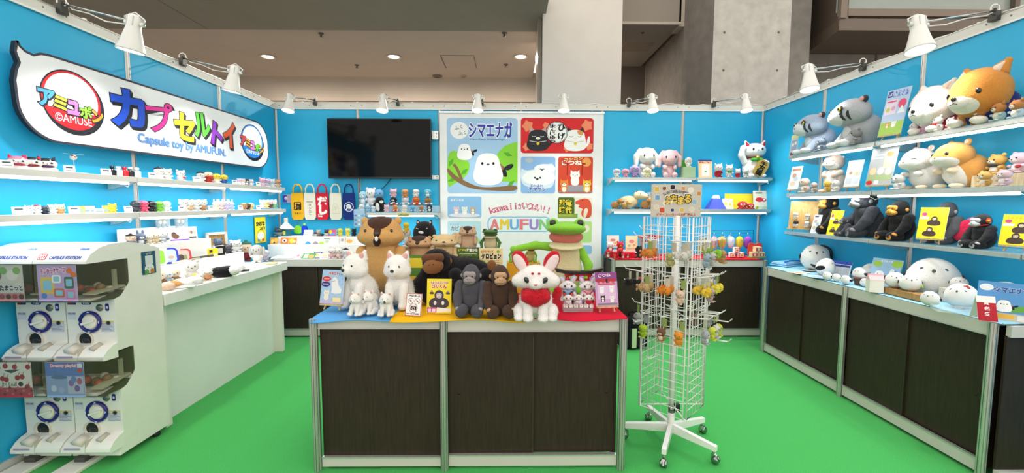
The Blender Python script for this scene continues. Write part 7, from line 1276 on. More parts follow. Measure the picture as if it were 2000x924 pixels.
for px, c1, c2, lb in ((512, '#f2f2f4', '#f6f6f6', 'tiny white figure on the clear tray'), (520, '#f0e090', '#f2e8a0', 'tiny yellow figure on the clear tray'), (528, '#7a4a4a', '#e8c8c8', 'tiny maroon and pink figure on the clear tray'), (536, '#8ac88a', '#f0f2f0', 'tiny green and white figure on the clear tray')):
    q = lw(px, 410, -2.84, LZ2 + .0125); mini('capsule_figure', lb, q, 17 * mpp(q), 60, GLo, 'capsule toy', 1.0, c1=c1, c2=c2, ears='round', finish='gloss')
for px, c, w, lb in ((157, '#e8e05a', 13, 'little yellow and white box'), (170, '#eef2f4', 11, 'little white box with green print'), (180, '#e4eae0', 8, 'narrow little white box'), (194, '#d4d8e0', 14, 'little low white box with a blue print'), (209, '#f0d82a', 11, 'little bright yellow box')):
    q = lw(px, 412, -2.86, LZ2); k = mpp(q); card('tiny_box', lb + ' on the lower capsule-toy shelf', w * k, (9 if w == 14 else 14) * k, q, 62, art_plain(c, ((.15, .2, .85, .5, '#8fb0c8'), (.2, .65, .7, .8, '#b9c8a0'))), 0, .02, 'box', 'tiny boxes on the lower shelf')
# SNS poster on the wall
p = at(509, 450, X=-2.962); t0 = at(498, 450, X=-2.962); w = abs(at(519, 450, X=-2.962).y - t0.y); zt = at(509, 424, X=-2.962).z; zb = at(509, 474, X=-2.962).z; m = MB(); T = frame((-2.963, t0.y, zb), *XF); h = zt - zb; m.box((w / 2, h / 2, .001), (w, h, .002), M('#f2dc22', 'paper'), T=T); A = Art(m, frame((-2.9608, t0.y, zb), *XF), .0004); A.poly(rect(.002, .002, w - .002, h - .002), '#f4de24'); A.txt('SNSは', w * .12, h * .66, w * .9, h * .82, '#2a2a22', .06); A.txt('店舗!', w * .42, h * .5, w * .92, h * .62, '#2a2a22', .05); A.poly(circ(w * .5, h * .27, w * .34, h * .15), '#f8f6ee'); A.ring(w * .5, h * .27, w * .35, w * .33, '#3a3a34')
for s in (-1, 1): A.poly(circ(w * (.5 + s * .12), h * .3, w * .025, n=8), '#2a2a22'); A.poly(circ(w * (.5 + s * .2), h * .1, w * .12, h * .05), '#4a9ac8' if s < 0 else '#d85a3a')
tag(m.build('wall_poster'), 'narrow yellow poster on the blue wall below the shelf end', 'poster')
# ================================================================== things on the white table
ST = 'white table steps'
riser('long white step along the wall on the white table', -2.955, -2.72, -2.30, -1.12, TH + .001, 1.03)
riser('upper white step holding the animal heads at the capsule-machine end', -2.955, -2.80, -2.46, -1.45, 1.031, 1.19)
m = MB(); m.box((0, 0, .06), (.006, .62, .12), M('#f4f4f2', 'panel'), .001); tag(m.build('back_board', None, (-2.925, -1.9, 1.191)), 'white board standing at the back of the upper step', 'board')
GT = 'toys on the white table'
def tb(px, py, X, Z): p = at(px, py, X=X); return Vector((X, p.y, Z))
for px, h, kw, lb in ((256, 24, dict(c1='#8a8a90', c2='#e8c8b0', ears=None, extra='hat#2a2024'), 'pale face doll head with black hair on the upper step'), (275, 25, dict(c1='#5a6a80', c2='#6a7a90', ears='up', belly='#f0f0f0'), 'grey-blue rabbit head on the upper step'), (290, 22, dict(c1='#f0e4c8', c2='#f4ead0', ears='round'), 'cream pig-nosed head nearer the grey rabbit'), (303, 23, dict(c1='#e8d4b0', c2='#ecd8b4', ears='up'), 'beige pig-nosed head with upright ears'), (320, 25, dict(c1='#dcdfe6', c2='#f0f0f4', ears='up', extra='leaf#5a6a80'), 'white and grey rabbit head at the end of the head row')):
    p = tb(px, 478, -2.86, 1.191); mini('animal_toy', lb, p, h * mpp(p), 60, GT, 'toy figure', 1.15, **kw)
p = tb(352, 466, -2.88, 1.191); card('framed_card', 'card of a brown jackal figure with purple base strip', 30 * mpp(p) * 1.1, 20 * mpp(p), p, 65, art_plain('#e9e6e4', ((0, 0, 1, .12, '#7a4aa8'),), ((.22, .55, .14, .3, '#5a4030'), (.3, .4, .18, .25, '#6a4a3a'))), 10)
p = tb(374, 464, -2.90, 1.191); card('figure_card', 'beige card with rows of small figures', .10, 24 * mpp(p), p, 65, art_plain('#d8c8b8', ((.1, .08, .9, .2, '#4a3a3a'),), ((.3, .55, .1, .14, '#b98a7a'), (.55, .55, .1, .14, '#8a6a5a'), (.78, .55, .1, .14, '#c8a89a'), (.4, .82, .2, .07, '#f0e8e0'))), 8)
for px, w, lb, c in ((313, 28, 'yellow-topped clear bag of toys propped against the wall', '#e8d04a'), (349, 26, 'clear bag of grey toys propped against the wall', '#dfe6ea')):
    p = tb(px, 450, -2.93, 1.312 if px < 330 else 1.192); k = mpp(p); t = thing('toy_bag', lb, 'toy bag', (-2.905, p.y, 1.193), math.radians(80), 'toy bags on the upper step'); m = MB(); o_ = 0.10; m.box((0, .0, o_ + .055), (w * k, .02, .11), M('#e8f2f6', 'clear'), .008, seg=3); m.build('clear_bag', t); m = MB(); m.box((0, 0, o_ + .115), (w * k * 1.02, .012, .022), M(c, 'paper'), .002); m.build('header', t); m = MB(); m.box((0, .0, o_ * .5), (w * k * .7, .02, o_), M('#f0f0ee', 'paper')); m.build('support_card', t); m = MB()
    for i in range(7): m.ell((-w * k * .3 + w * k * .1 * i, 0, o_ + .03 + .025 * (i % 3)), (.016, .008, .018), M(('#5a7a8a', '#d8d4c8', '#8a9a6a')[i % 3]), None, 8, 6)
    m.build('toys', t)
p = tb(426, 470, -2.89, 1.031); t = thing('wooden_frame', 'empty pale wooden frame with brown backing leaning on the wall', 'board', p, math.radians(70)); wf, hf = .20, 37 * mpp(p) * 1.1; T = TR(rx=-7); m = MB()  # empty wooden frame; the brown sheet is its backing
for c, d in (((0, 0, .012), (wf, .02, .024)), ((0, 0, hf - .012), (wf, .02, .024)), ((-wf / 2 + .012, 0, hf / 2), (.024, .02, hf)), ((wf / 2 - .012, 0, hf / 2), (.024, .02, hf))): m.box(c, d, M('#f0e8dc', 'wood'), .002, T)
m.build('frame', t); m = MB(); m.box((0, .004, hf / 2), (wf - .03, .006, hf - .03), M('#b48a52', 'wood'), T=T); m.build('backing', t)
T1 = 1.031
def lying(name, lb, px, py, X, Z, w, h, th, rz, lean, col, inner, parts=()):
    p = tb(px, py, X, Z); t = thing(name, lb, 'pouch', p, math.radians(rz), 'pouches on the white step'); T = TR(rx=-lean); m = MB(); m.prism(rrect(-w / 2, 0, w / 2, h, min(w, h) * .25), 0, th, M(col, 'gloss'), T @ frame((0, 0, 0), (1, 0, 0), (0, 0, 1))); m.build('body', t); m = MB(); m.prism(rrect(-w * .38, h * .1, w * .38, h * .9, w * .18), th, th + .002, M(inner, 'gloss'), T @ frame((0, 0, 0), (1, 0, 0), (0, 0, 1))); A = Art(m, T @ frame((-w / 2, -th - .0025, 0), (1, 0, 0), (0, 0, 1)), .0005)
    for x, y, rx, ry, c in parts: A.poly(circ(x * w, y * h, rx * w, ry * h, 14), c)
    m.build('window', t)
lying('pouch', 'lime green pouch with a white edge on the lower step', 308, 510, -2.77, T1, .12, .13, .012, 55, 18, '#f0f2f0', '#8ad83a', ((.55, .5, .12, .1, '#6ab82a'),))
lying('pouch', 'blue-edged phone-shaped pouch on the lower step', 332, 509, -2.77, T1, .12, .125, .012, 55, 22, '#2a3ab8', '#b9cdf0', ((.6, .4, .15, .1, '#d8a888'), (.4, .25, .1, .06, '#e0e6f4')))
lying('pouch', 'red arch-shaped pouch with a dark pattern on the lower step', 357, 504, -2.78, T1, .12, .10, .012, 55, 18, '#b8383a', '#c8b4a8', ((.4, .3, .2, .25, '#5a4a44'), (.65, .3, .1, .2, '#8a9a6a')))
for px, py, w, h, c, bars, lb, X in ((398, 488, 18, 26, '#f0d060', ((.1, .3, .9, .8, '#e8b84a'), (.3, .45, .7, .7, '#c8843a')), 'tall yellow box with orange square on the white step', -2.83), (415, 490, 17, 16, '#f4d82a', ((.1, .1, .9, .3, '#f6f2ea'), (.2, .5, .5, .8, '#3a3226')), 'low yellow box with a white-black print', -2.76), (430, 489, 16, 18, '#1c1a1c', ((.25, .2, .75, .75, '#c8c4c0'),), 'black box with a pale round emblem', -2.76), (414, 474, 14, 16, '#f0e05a', ((.1, .1, .6, .9, '#e8d04a'),), 'pale yellow box behind the black one', -2.88)):
    p = tb(px, py, X, T1); k = mpp(p); card('toy_box', lb, w * k * 1.1, h * k, p, 60, art_plain(c, bars), 0, .05, 'box', 'toy boxes on the white step')
for px, py, h, kw, lb, X, Z, rz, sx in ((426, 474, 26, dict(c1='#4a5a70', c2='#5a6a80', ears='point', finish='gloss'), 'dark blue-grey winged creature figure before the wooden frame', -2.84, T1 + .03, 40, 1.0), (446, 489, 20, dict(c1='#4a4852', c2='#5a5860', ears='round', finish='gloss'), 'dark creature figure on the end of the step', -2.78, T1, 50, 1.2), (460, 486, 24, dict(c1='#f4f3f0', ears='round'), 'white round-eared plush at the end of the step', -2.80, T1, 50, 1.4)):
    p = tb(px, py, X, Z); mini('creature_figure', lb, p, h * mpp(p), rz, GT, 'toy figure', sx, **kw)
block('display_block', 'small white block under the blue-grey winged creature', -2.88, -2.81, tb(426, 474, -2.84, 1).y - .04, tb(426, 474, -2.84, 1).y + .04, T1 + .0005, T1 + .029, '#f4f3f0')
p = tb(393, 502, -2.755, T1); m = MB(); m.tube([(-.02, -.14, .012), (0, .14, .012)], [.011, .009], M('#3a4038', 'gloss'), 10); tag(m.build('toy_stick', None, p), 'long dark stick-shaped toy along the edge of the step', 'toy')
p = tb(372, 506, -2.75, T1); m = MB(); m.tube([(-.02, -.10, .008), (.0, .10, .008)], [.008, .007], M('#c8b890', 'gloss'), 8); tag(m.build('toy_stick', None, p), 'short tan stick-shaped toy along the edge of the step', 'toy')
# on the table top
TT = TH + .0005
for px, py, h, kw, lb, rz, sx in ((313, 560, 34, dict(c1='#9a6a48', c2='#f0e4d0', ears=None), 'cream animal in a brown cup nearest the capsule machine', 40, 1.0), (328, 556, 30, dict(c1='#c8dce0', c2='#dfe8e8', ears=None), 'pale blue cup animal between two brown cups', 40, 1.0), (342, 553, 30, dict(c1='#b98a60', c2='#f0dcc0', ears=None), 'sleepy cream animal in a tan cup', 40, 1.0), (375, 548, 42, dict(c1='#f4f2ee', ears='round'), 'fluffy white round toy on the table', 40, .95), (384, 552, 20, dict(c1='#f0ce3a', c2='#f0d040', ears=None), 'small yellow chick toy on the table', 30, 1.1), (391, 553, 20, dict(c1='#f2ead0', c2='#f6f2e4', ears='round'), 'small cream toy beside the yellow chick', 30, 1.1), (406, 547, 22, dict(c1='#e0a878', c2='#f6f0ea', ears='round', belly='#e8a878'), 'white and orange hamster toy beside the black plush', 30, 1.3),
        (503, 513, 38, dict(c1='#e9e7e2', c2='#c9c6c0', ears='long'), 'white and grey floppy dog plush sitting at the table end', 20, .9), (482, 510, 40, dict(c1='#8a2a34', c2='#e8c8a8', ears=None, extra='hat#2a6a5a'), 'doll with a dark green cap and red clothes', 20, .85), (519, 510, 24, dict(c1='#d8d4ea', c2='#e0dcf0', ears=None), 'pale lilac toy pack beside the floppy dog', 20, 1.0)):
    p = at(px, py, Z=TT); mini('table_toy', lb, p, h * mpp(p), rz, GT, 'plush toy', sx, **kw)
p = at(430, 541, Z=TT); me = part_mesh('body', '#131316', [E(0, 0, .04, .085, .055, .04), E(.06, .01, .042, .04, .04, .04)], fur=500, flen=.006); t = thing('plush_penguin', 'long black plush with a white head lying on the table edge', 'plush toy', p, math.radians(15), GT); o = bpy.data.objects.new('body', me); COL.objects.link(o); o.parent = t
o = bpy.data.objects.new('head', part_mesh('head', '#f4f2ee', [E(.08, .0, .05, .032, .034, .03), E(.105, .01, .04, .028, .03, .026)])); COL.objects.link(o); o.parent = t
for px, py, r, sz, c, lb in ((345, 560, 30, (.09, .035, .022), '#f4f3f0', 'white oblong plush lying nearest the table edge'), (364, 555, 20, (.09, .04, .022), '#f2f2ee', 'second white oblong plush lying along the table edge'), (450, 531, 15, (.08, .05, .03), '#f6f6f4', 'white flat cat plush lying beside the black plush'), (325, 566, -30, (.05, .03, .02), '#e8c8b0', 'peach and pink toy pack lying at the table corner'), (335, 563, 0, (.04, .03, .02), '#d8a060', 'small orange toy lying at the table corner')):
    p = at(px, py, Z=TT); t = thing('lying_toy', lb, 'plush toy', p, math.radians(r), GT); o = bpy.data.objects.new('body', part_mesh('body', c, [E(0, 0, sz[2], *sz), E(sz[0] * .7, 0, sz[2] * 1.2, sz[1], sz[1], sz[2] * 1.2)], res=20)); COL.objects.link(o); o.parent = t
    for s in (-1, 1): e = MB(); e.ell((sz[0] * .9, s * sz[1] * .4, sz[2] * 2.1), (.003,) * 3, M('#1c191b', 'eye'), None, 8, 6); e.build('eye', t)
for px, py, w, d, r, c, lb in ((472, 530, .12, .04, 20, '#1c1d22', 'flat black oblong case lying on the table edge'), (486, 523, .12, .05, 25, '#eceae6', 'flat white card case lying on the table edge'), (507, 519, .11, .06, 30, '#e6e6ea', 'flat pale disc-shaped toy lying near the table end'), (528, 516, .12, .06, 20, '#d8c48a', 'flat tan and black toy lying at the table end'), (362, 562, .12, .05, 25, '#eef0f2', 'flat clear pack lying on the table edge'), (353, 517, .14, .04, 70, '#eae4dc', 'flat paper strip lying on the step edge')):
    Z = TT if py != 517 else T1; p = at(px, py, Z=Z) if py != 517 else tb(px, 508, -2.74, T1); m = MB(); m.box((0, 0, .008), (w, d, .015), M(c, 'gloss'), .006, seg=3); tag(m.build('flat_toy', None, p, math.radians(r)), lb, 'toy', 'flat toys on the table edge')
p = at(441, 520, Z=TT); t = thing('clear_stand', 'clear stand with a small figure on the white table', 'stand', (p.x - .08, p.y, TT)); m = MB(); m.box((0, 0, .004), (.09, .06, .008), M('#eef6f8', 'clear'), .002); m.box((0, 0, .09), (.08, .05, .004), M('#eef6f8', 'clear'), .001)
for s in (-1, 1): m.box((s * .037, 0, .047), (.004, .05, .086), M('#eef6f8', 'clear'))
m.build('stand', t); m = MB(); m.ell((0, 0, .105), (.02, .012, .013), M('#8a8f8a')); m.ell((.015, 0, .118), (.01, .009, .009), M('#d8d4c8')); m.build('figure', t)
for px, py, lb in ((449, 519, 'tiny brown insect-like figure beside the clear stand'), (463, 517, 'tiny black-brown insect-like figure nearer the doll')): p = at(px, py, Z=TT); m = MB(); m.ell((0, 0, .018), (.025, .014, .012), M('#8a6a3a', 'gloss')); [m.tube([(x, 0, .018), (x * 1.3, s * .03, .022), (x * 1.5, s * .045, .0)], .002, M('#2a2018'), 5) for x in (-.015, 0, .015) for s in (-1, 1)]; tag(m.build('insect_figure', None, p, .4), lb, 'toy figure', GT)
p = at(478, 525, Z=TT); 
# ================================================================== back counter below the tote bags
riser('long low white step on the counter below the tote bags', -2.90, -1.86, -.40, -.03, CH + .015, 1.03)
riser('upper white step on the counter below the tote bags', -2.86, -1.90, -.25, -.03, 1.031, 1.11)
B1, B2, B0 = 1.0305, 1.1105, CH + .0125
def bk(px, Y, Z): p = at(px, 470, Y=Y); return Vector((p.x, Y, Z))
p = bk(560, -.14, B2); t = thing('toy_house', 'white toy house tower with a pointed roof and dotted walls', 'toy house', p, math.radians(-15)); m = MB(); m.box((0, 0, .045), (.10, .09, .09), M('#2f7a88', 'paper'), .002); m.box((-.0, -.046, .04), (.04, .004, .05), M('#e8e05a', 'paper')); m.build('walls', t)
m = MB(); m.add([(-.09, -.075, .09), (.09, -.075, .09), (.09, .075, .09), (-.09, .075, .09), (-.02, -.02, .17), (.02, -.02, .17), (.02, .02, .17), (-.02, .02, .17)], [(0, 1, 5, 4), (1, 2, 6, 5), (2, 3, 7, 6), (3, 0, 4, 7), (4, 5, 6, 7), (3, 2, 1, 0)], M('#f0f0f0', 'paper')); m.build('roof', t); m = MB(); m.box((0, 0, .20), (.038, .038, .07), M('#f6eef2', 'paper'), .002); m.box((0, -.02, .2), (.02, .002, .04), M('#e8d86a')); m.build('chimney', t); t.scale = (.8, .8, .92)
p = bk(583, -.03, B2); t = thing('drawstring_bag', 'small lime green drawstring bag on the blue wall', 'bag', (p.x, -.024, 1.13)); m = MB(); m.prism(smoothp([(-.05, 0), (.05, 0), (.045, .07), (.02, .10), (-.02, .10), (-.045, .07)], 2), 0, .014, M('#8ad83a', 'cloth'), frame((0, 0, 0), (1, 0, 0), (0, 0, 1))); m.build('pouch', t); m = MB(); m.tube([(-.02, -.005, .10), (-.015, 0, .14), (.0, .004, .155), (.015, 0, .14), (.02, -.005, .10)], .003, M('#6a9a4a', 'cloth'), 6); m.build('cord', t)
p = bk(596, -.12, B2); t = thing('toy_jerrycan', 'blue toy container with a green cap', 'toy', p, 0); m = MB(); m.prism(smoothp([(-.032, 0), (.032, 0), (.034, .09), (.018, .125), (-.018, .125), (-.034, .09)], 1), -.015, .015, M('#2238c8', 'gloss'), frame((0, 0, .0), (1, 0, 0), (0, 0, 1))); m.build('body', t); m = MB(); m.lathe([(.014, .12), (.014, .15), (0, .152)], M('#8ae04a', 'gloss'), n=14); m.build('cap', t)
for px, Y, zz, h, kw, lb, sx in ((546, -.16, B2, 16, dict(c1='#8a9a9a', c2='#4a5458', ears='round', finish='gloss'), 'grey and dark figure group beside the toy house', 1.6), (617, -.15, B2, 8, dict(c1='#e8dcd8', c2='#4a3a3a', ears='round', finish='gloss'), 'tiny dark-haired figure nearest the white box', 1), (623, -.17, B2, 12, dict(c1='#8a6a5a', c2='#c8b8a8', ears='round', finish='gloss'), 'tiny brown figure in the row of tiny figures', 1), (638, -.16, B2, 12, dict(c1='#d8c8b8', c2='#3a3034', ears='round', finish='gloss'), 'tiny figure with black top by the coloured box', 1), (665, -.16, B2, 15, dict(c1='#f0e05a', c2='#f2e660', ears=None), 'yellow chick toy nearer the coloured box', 1), (680, -.16, B2, 15, dict(c1='#f0e05a', c2='#f4ec70', ears='point'), 'yellow eared chick toy nearer the black one', 1), (692, -.16, B2, 14, dict(c1='#17171a', ears='round'), 'small black toy beside the yellow chicks', 1)):
    p = bk(px, Y, zz); mini('small_figure', lb, p, h * mpp(p) * 1.1, 0, 'tiny figures on the upper step below the bags', 'toy figure', sx, **kw)
p = bk(629, -.18, B2); m = MB(); m.ell((0, 0, .016), (.026, .02, .016), M('#121216', 'gloss')); tag(m.build('black_toy', None, p), 'small glossy black oval toy in the row of tiny figures', 'toy')
for px, Y, Z, w, h, c, bars, blobs, lb, ln in ((601, -.18, B2, 17, 13, '#eef2f6', ((.1, .5, .8, .6, '#a9b0c8'), (.1, .25, .6, .35, '#a9b0c8')), (), 'low white box with lines of small print', 25), (648, -.15, B2, 16, 13, '#d8547a', ((.1, .1, .9, .5, '#5a9ae0'),), ((.35, .6, .2, .3, '#f0d83a'),), 'small bright red and blue box', 6), (535, -.33, B1, 16, 13, '#c89a5a', (), ((.3, .4, .2, .3, '#f0d060'), (.7, .6, .2, .3, '#e8b84a'), (.5, .2, .12, .15, '#6a3a2a')), 'brown and yellow patterned card leaning on low step', 14), (555, -.33, B1, 15, 13, '#e07030', (), ((.5, .5, .3, .3, '#f2e8dc'), (.5, .5, .12, .16, '#3a2a2a')), 'orange card with a white circle', 14), (571, -.33, B1, 16, 13, '#e8843a', (), ((.4, .5, .3, .35, '#f0c83a'), (.7, .4, .15, .2, '#f6e8b0')), 'orange card with yellow flower shapes', 14), (586, -.33, B1, 14, 9, '#e4ecf4', ((.1, .3, .9, .4, '#a9c0dc'), (.1, .6, .9, .7, '#a9c0dc')), (), 'pale blue card of printed lines', 20), (638, -.33, B1, 15, 12, '#dce0da', ((.1, .8, .9, .95, '#8a9a8a'),), ((.5, .4, .25, .25, '#b9c8a0'),), 'grey-green card beside the green lump', 14), (654, -.33, B1, 16, 12, '#eceae4', (), ((.5, .5, .25, .3, '#f8f8f6'),), 'off-white card with a white animal', 14), (668, -.33, B1, 14, 13, '#dcd4d0', (), ((.5, .6, .2, .25, '#a9a09a'), (.5, .25, .3, .15, '#e8e0da')), 'pinkish grey card with a small animal', 14), (682, -.33, B1, 16, 12, '#f0e0c4', (), ((.5, .45, .35, .3, '#e8a860'),), 'cream card with orange shapes', 14),
        (600, -.50, B0, 25, 14, '#4a9a64', ((.1, .1, .45, .9, '#c8e0b0'),), ((.7, .4, .22, .35, '#e8a85a'),), 'green card with an orange animal on the counter', 50), (617, -.48, B0, 16, 15, '#2a3a7a', ((.12, .12, .88, .88, '#f0ece0'),), ((.5, .5, .2, .2, '#e0d060'),), 'white card with a navy frame', 40), (631, -.50, B0, 16, 13, '#f0e8d4', ((.1, .1, .9, .3, '#e0b0c0'),), ((.5, .6, .25, .2, '#e8d080'),), 'cream and pink card on the counter', 45), (580, -.48, B0, 10, 12, '#f0d4d4', (), ((.5, .5, .25, .25, '#d88a9a'),), 'small pink card on the counter', 35)):
    p = bk(px, Y, Z); k = mpp(p); card('small_card' if 'box' not in lb else 'small_box', lb + (' below the tote bags' if len(lb.split()) < 11 else ''), w * k, h * k, p, 0, art_plain(c, bars, blobs), ln, .004 if 'box' not in lb else .03, 'card' if 'box' not in lb else 'box', 'small cards below the tote bags')
for px, c, lb in ((601, '#4a9ae0', 'small blue paper cone on the low step'), (616, '#9a9098', 'small grey paper cone on the low step'), (628, '#a8e04a', 'small lime green lump on the low step')):
    p = bk(px, -.33, B1); m = MB(); m.lathe([(.035, 0), (.02, .02), (.0, .036)] if 'cone' in lb else [(.026, 0), (.026, .015), (.015, .026), (0, .03)], M(c, 'paper'), n=16); tag(m.build('paper_cone' if 'cone' in lb else 'green_toy', None, p), lb, 'toy', 'small cones on the low step')
for px, h, kw, lb in ((648, 18, dict(c1='#f0e4e0', c2='#f4ecea', ears='up', belly='#e8b0b8'), 'white rabbit plush with brown feet on the counter'), (661, 19, dict(c1='#e8c0b8', c2='#f2ece6', ears='round', belly='#f4d8d4'), 'white and pink bear plush on the counter'), (675, 17, dict(c1='#dcdce4', c2='#f0f0f2', ears='point', extra='hat#3a3a44'), 'white cat plush with a dark cap on the counter')):
    p = bk(px, -.47, B0); mini('small_plush', lb + ' below the bags', p, h * mpp(p) * 1.2, 0, 'small plush trio below the tote bags', 'plush toy', 1.1, **kw)
for px, Y, w, d, r, lb in ((541, -.50, .14, .06, 15, 'crumpled white paper sheet on the counter corner'), (562, -.50, .10, .06, -5, 'white paper slip beside the crumpled sheet')):
    p = bk(px, Y, B0); m = MB(); m.add([(-w / 2, -d / 2, .002), (w / 2, -d / 2, .006), (w / 2, d / 2, .02), (0, d / 2, .032), (-w / 2, d / 2, .012), (0, -d / 2, .008)], [(0, 5, 3, 4), (5, 1, 2, 3)], M('#f6f6f4', 'paper')); m.box((0, 0, .001), (w * .9, d * .9, .002), M('#f4f4f2', 'paper')); tag(m.build('paper_sheet', None, p, math.radians(r)), lb, 'paper')
# ---- five bottle bags hanging on the wall
for px, c, ed, w, lb, ch, cc in ((582, '#f0b42a', '#d89a1e', 24, 'yellow cloth bottle bag with a black square emblem', '酒', '#2a2418'), (606, '#ece6d4', '#d8d0b8', 23, 'cream cloth bottle bag with a thin vertical print nearest the yellow one', 'かんたこ', '#4a4a44'), (630, '#d8283c', '#b81e30', 24, 'red cloth bottle bag with big white lettering', 'だし', '#f6f0ee'), (656, '#e9e4d2', '#d4ccb4', 23, 'cream cloth bottle bag with a pale line drawing, between red and navy', '', '#b9b4a4'), (682, '#22357a', '#1a2a60', 24, 'navy cloth bottle bag with a white round crest', '魚', '#e8ecf4')):
    p = at(px, 396, Y=-.03); zb = at(px, 429, Y=-.03).z; zt = at(px, 377, Y=-.03).z; zh = at(px, 360, Y=-.03).z; W_ = w * mpp(p); hh = zt - zb; t = thing('bottle_bag', lb, 'bag', (p.x, -.028, zb), 0, 'cloth bottle bags hung on the wall'); m = MB(); FX = frame((0, 0, 0), (1, 0, 0), (0, 0, 1))
    m.prism([(-W_ * .36, 0), (W_ * .36, 0), (W_ * .48, .035), (W_ / 2, hh * .6), (W_ * .46, hh), (-W_ * .46, hh), (-W_ / 2, hh * .6), (-W_ * .48, .035)], .0, .016, M(c, 'cloth'), FX); A = Art(m, frame((0, -.0164, 0), (1, 0, 0), (0, 0, 1)), .0005); A.poly(rect(-W_ * .45, hh - .014, W_ * .45, hh - .010), ed)
    if ch == '酒': A.poly(rrect(-.045, hh * .36, .045, hh * .66, .012), cc); A.txt('酒', -.032, hh * .40, .032, hh * .62, c, .06); A.txt('うまい', -.04, hh * .2, .04, hh * .27, cc, .03)
    elif ch == 'かんたこ':
        A.poly(rect(-.04, hh * .66, .04, hh * .68), cc)
        for i, k_ in enumerate('さんたこ'): A.txt(k_, -.012, hh * (.52 - .11 * i), .016, hh * (.6 - .11 * i), cc, .02)
    elif ch == 'だし': A.txt('だ', -.045, hh * .56, .05, hh * .84, cc, .08); A.txt('し', -.03, hh * .22, .05, hh * .54, cc, .08); A.txt('旨', -.05, hh * .1, -.0, hh * .2, cc, .03)
    elif ch == '': A.line([(-.04, hh * .3), (-.03, hh * .55), (0, hh * .62), (.03, hh * .5), (.04, hh * .3)], .003, cc); A.poly(rect(-.05, hh * .24, .05, hh * .25), cc); A.poly(circ(0, hh * .42, .02, .03), '#dcd6c4')
    else: A.ring(0, hh * .48, .058, .05, cc); A.txt('魚', -.034, hh * .38, .034, hh * .58, cc, .05)
    m.build('bag_body', t); m = MB(); zt_ = zh - zb; m.tube([(-W_ * .36, -.006, hh - .01), (-W_ * .34, -.006, hh + (zt_ - hh) * .55), (-W_ * .18, -.003, zt_ - .006), (0, -.002, zt_), (W_ * .18, -.003, zt_ - .006), (W_ * .34, -.006, hh + (zt_ - hh) * .55), (W_ * .36, -.006, hh - .01)], .0085, M(c, 'cloth'), 8); m.build('handle', t); m = MB(); m.ell((0, .004, zt_ - .012), (.006, .02, .006), M('#e8e8e8'), None, 8, 6); m.build('hook', t)
p = at(560, 388, Y=-.012); m = MB(); A = Art(m, frame((p.x - .06, -.0075, p.z - .055), (1, 0, 0), (0, 0, 1)), .0004); m.box((p.x, -.006, p.z), (.10, .002, .10), M('#d8d0e0', 'paper')); A.poly(rect(.01, .01, .06, .10), '#4a4aa8'); A.poly(rect(.06, .01, .108, .10), '#c8a8b8'); A.poly(circ(.05, .06, .02), '#f0d8d8'); tag(m.build('wall_sticker'), 'small colourful square card on the wall beside the yellow bag', 'card')
# ---- stacked seals below the television
z = 1.4005; GS = 'stacked round seal plush below the television'
block('acrylic_stand', 'clear acrylic step under the upper row of stacked seals', -1.82, -.99, -.14, -.04, z, z + .075, '#eaf4f6', 'clear', 'stand')
def sl(px, Y, Z, hpx, lb, sx=1.25, **kw): p = bw(px, Y, Z); h = hpx * mpp(p); mini('seal_plush', lb, p, h, 0, GS, 'plush toy', sx, **kw); return h
for px, h, kw, lb in ((707, 16, dict(c1='#f2f0ee', ears=None), 'small white seal at the bag end of the bottom row'), (718, 15, dict(c1='#a9d4ee', c2='#b4dcf2', ears=None), 'small sky-blue seal in the bottom row'), (729, 13, dict(c1='#d4e8f4', c2='#e0eef6', ears=None), 'tiny pale blue seal in the bottom row beside orca'), (755, 15, dict(c1='#f0c4d0', c2='#f4d0da', ears='round'), 'small pink seal in the bottom row'), (772, 15, dict(c1='#e08a48', c2='#e89a58', ears=None, extra='ring'), 'small orange-brown seal with a red-white ring in the bottom row'), (790, 15, dict(c1='#f4f0ea', ears=None, belly='#f0e8d8'), 'small cream seal in the bottom row'), (806, 14, dict(c1='#5ab4e0', c2='#6ac0e8', ears=None, extra='bluering'), 'small bright blue seal with a blue ring in the bottom row'), (823, 14, dict(c1='#b98450', c2='#c8925c', ears=None, extra='bluering'), 'small brown seal with a blue ring in the bottom row'), (839, 16, dict(c1='#1c2430', c2='#222c3a', ears=None, belly='#f2f2f2'), 'small black and white orca at the end of the bottom row')):
    sl(px, -.22, z, h, lb, 1.1, **kw)
p = bw(742, -.2, z); plush('orca', lambda: [('body', '#17171b', [E(0, 0, .42, .3, .28, .42), E(0, -.04, .75, .26, .24, .24)], dict(res=26, k=.08, paint=(('#f4f2f0', -.1, -.25, .3, .15, .2, .3), ('#f4f2f0', .16, -.2, .66, .12, .2, .1)))), ('fin', '#17171b', [E(-.3, -.05, .45, .12, .06, .2, 0, 30, 0)]), ('fin', '#17171b', [E(.3, -.05, .45, .12, .06, .2, 0, -30, 0)]), ('tail', '#17171b', [E(0, .1, .05, .3, .2, .05)])], 'orca_plush', 'black and white orca plush standing before the blue-white seals', p, 30 * mpp(p), 0, group=GS)
U = z + .0755
for px, h, kw, lb in ((710, 30, dict(c1='#9fd0ea', c2='#a9d8ee', ears=None, belly='#eef4f6'), 'sky-blue seal plush standing behind the small ones'), (725, 36, dict(c1='#f0f0f2', c2='#f6f6f6', ears='round'), 'tall white seal plush behind the small blue seals'), (741, 34, dict(c1='#cfe0ee', c2='#7ab4e0', ears=None), 'blue-capped white seal plush above the orca')):
    sl(px, -.10, U, h, lb, .85, **kw)
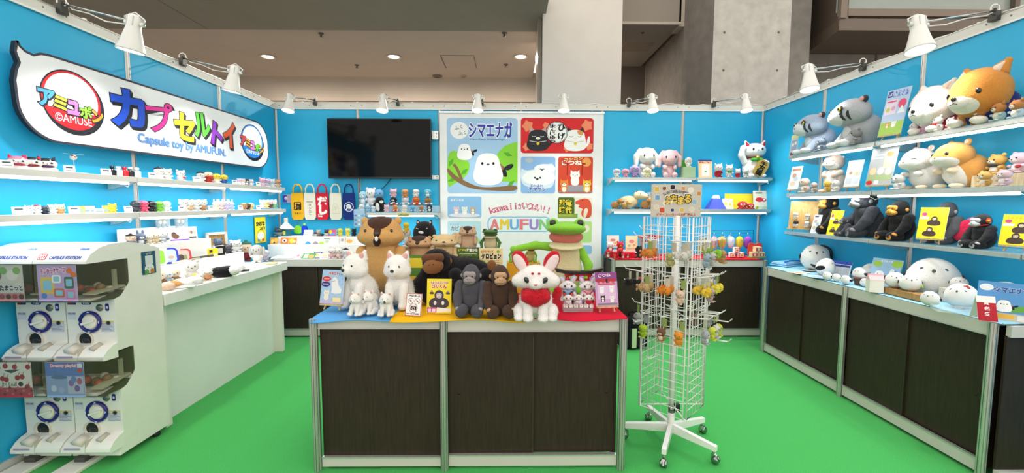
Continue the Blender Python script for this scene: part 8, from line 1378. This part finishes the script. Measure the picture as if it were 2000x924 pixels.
for px, ha, ka, la, hb, kb, lb2 in ((769, 17, dict(c1='#2a3444', c2='#222a38', ears=None, belly='#f2f2f2', extra='ring'), 'dark orca with a red-white ring under the pink seal', 17, dict(c1='#f0c4d0', c2='#f2ccd6', ears='round'), 'pink eared seal on top of the dark orca'), (792, 17, dict(c1='#e9e4da', c2='#eeeef0', ears='round', extra='bluering'), 'white seal with a ring under the brown-orange seal', 17, dict(c1='#d8985a', c2='#e0a468', ears=None), 'brown-orange seal on top of the white ringed seal'), (813, 18, dict(c1='#e8742a', c2='#ec7c30', ears=None, extra='ring'), 'vivid orange seal with a red-white ring under the white seal', 16, dict(c1='#f2efe8', c2='#f6f4f0', ears=None), 'white seal on top of the vivid orange seal'), (836, 17, dict(c1='#a8784a', c2='#b4834e', ears=None, extra='bluering'), 'brown seal with a blue-white ring under the blue seal', 17, dict(c1='#6ac0e4', c2='#74cae8', ears=None, belly='#f0f4f4'), 'turquoise seal on top of the brown ringed seal')):
    h = sl(px, -.09, U, ha, la, 1.35, **ka); sl(px, -.09, U + h * .94, hb, lb2, 1.3, **kb)
p = at(788, 417, Y=-.315); m = MB(); m.box((p.x, -.318, p.z - .012), (.135, .004, .05), M('#e8dc9a', 'paper')); A = Art(m, frame((p.x - .067, -.3205, p.z - .037), (1, 0, 0), (0, 0, 1)), .0004); A.txt('うみのなかま', .01, .012, .125, .038, '#4a4a2a', .03); tag(m.build('shelf_label'), 'pale yellow paper label on the front of the seal shelf', 'label')
p = at(703, 425, Y=-.31); t = thing('patterned_pouch', 'pale blue patterned pouch hanging from the short glass shelf', 'bag', (p.x + .0, -.33, 0)); m = MB(); zt = at(700, 409, Y=-.33).z; zb = at(700, 443, Y=-.33).z
m.box((0, 0, (zt + zb) / 2), (.125, .014, zt - zb), M('#a9c8e4', 'cloth'), .005, seg=3); A = Art(m, frame((-.06, -.0075, zb), (1, 0, 0), (0, 0, 1)), .0005)
for i in range(9): A.poly(smoothp(circ(.02 + .04 * (i % 3), .03 + .05 * (i // 3), .016, .011, 7), 1), ('#5a86c0', '#f0f4f8', '#7aa0d0')[i % 3])
m.build('pouch', t); m = MB(); m.tube([(-.02, 0, zt - .004), (-.01, .01, zt + .02), (.02, .01, zt + .02), (.03, 0, zt - .004)], .003, M('#d8e4ee', 'cloth'), 6); m.build('strap', t)
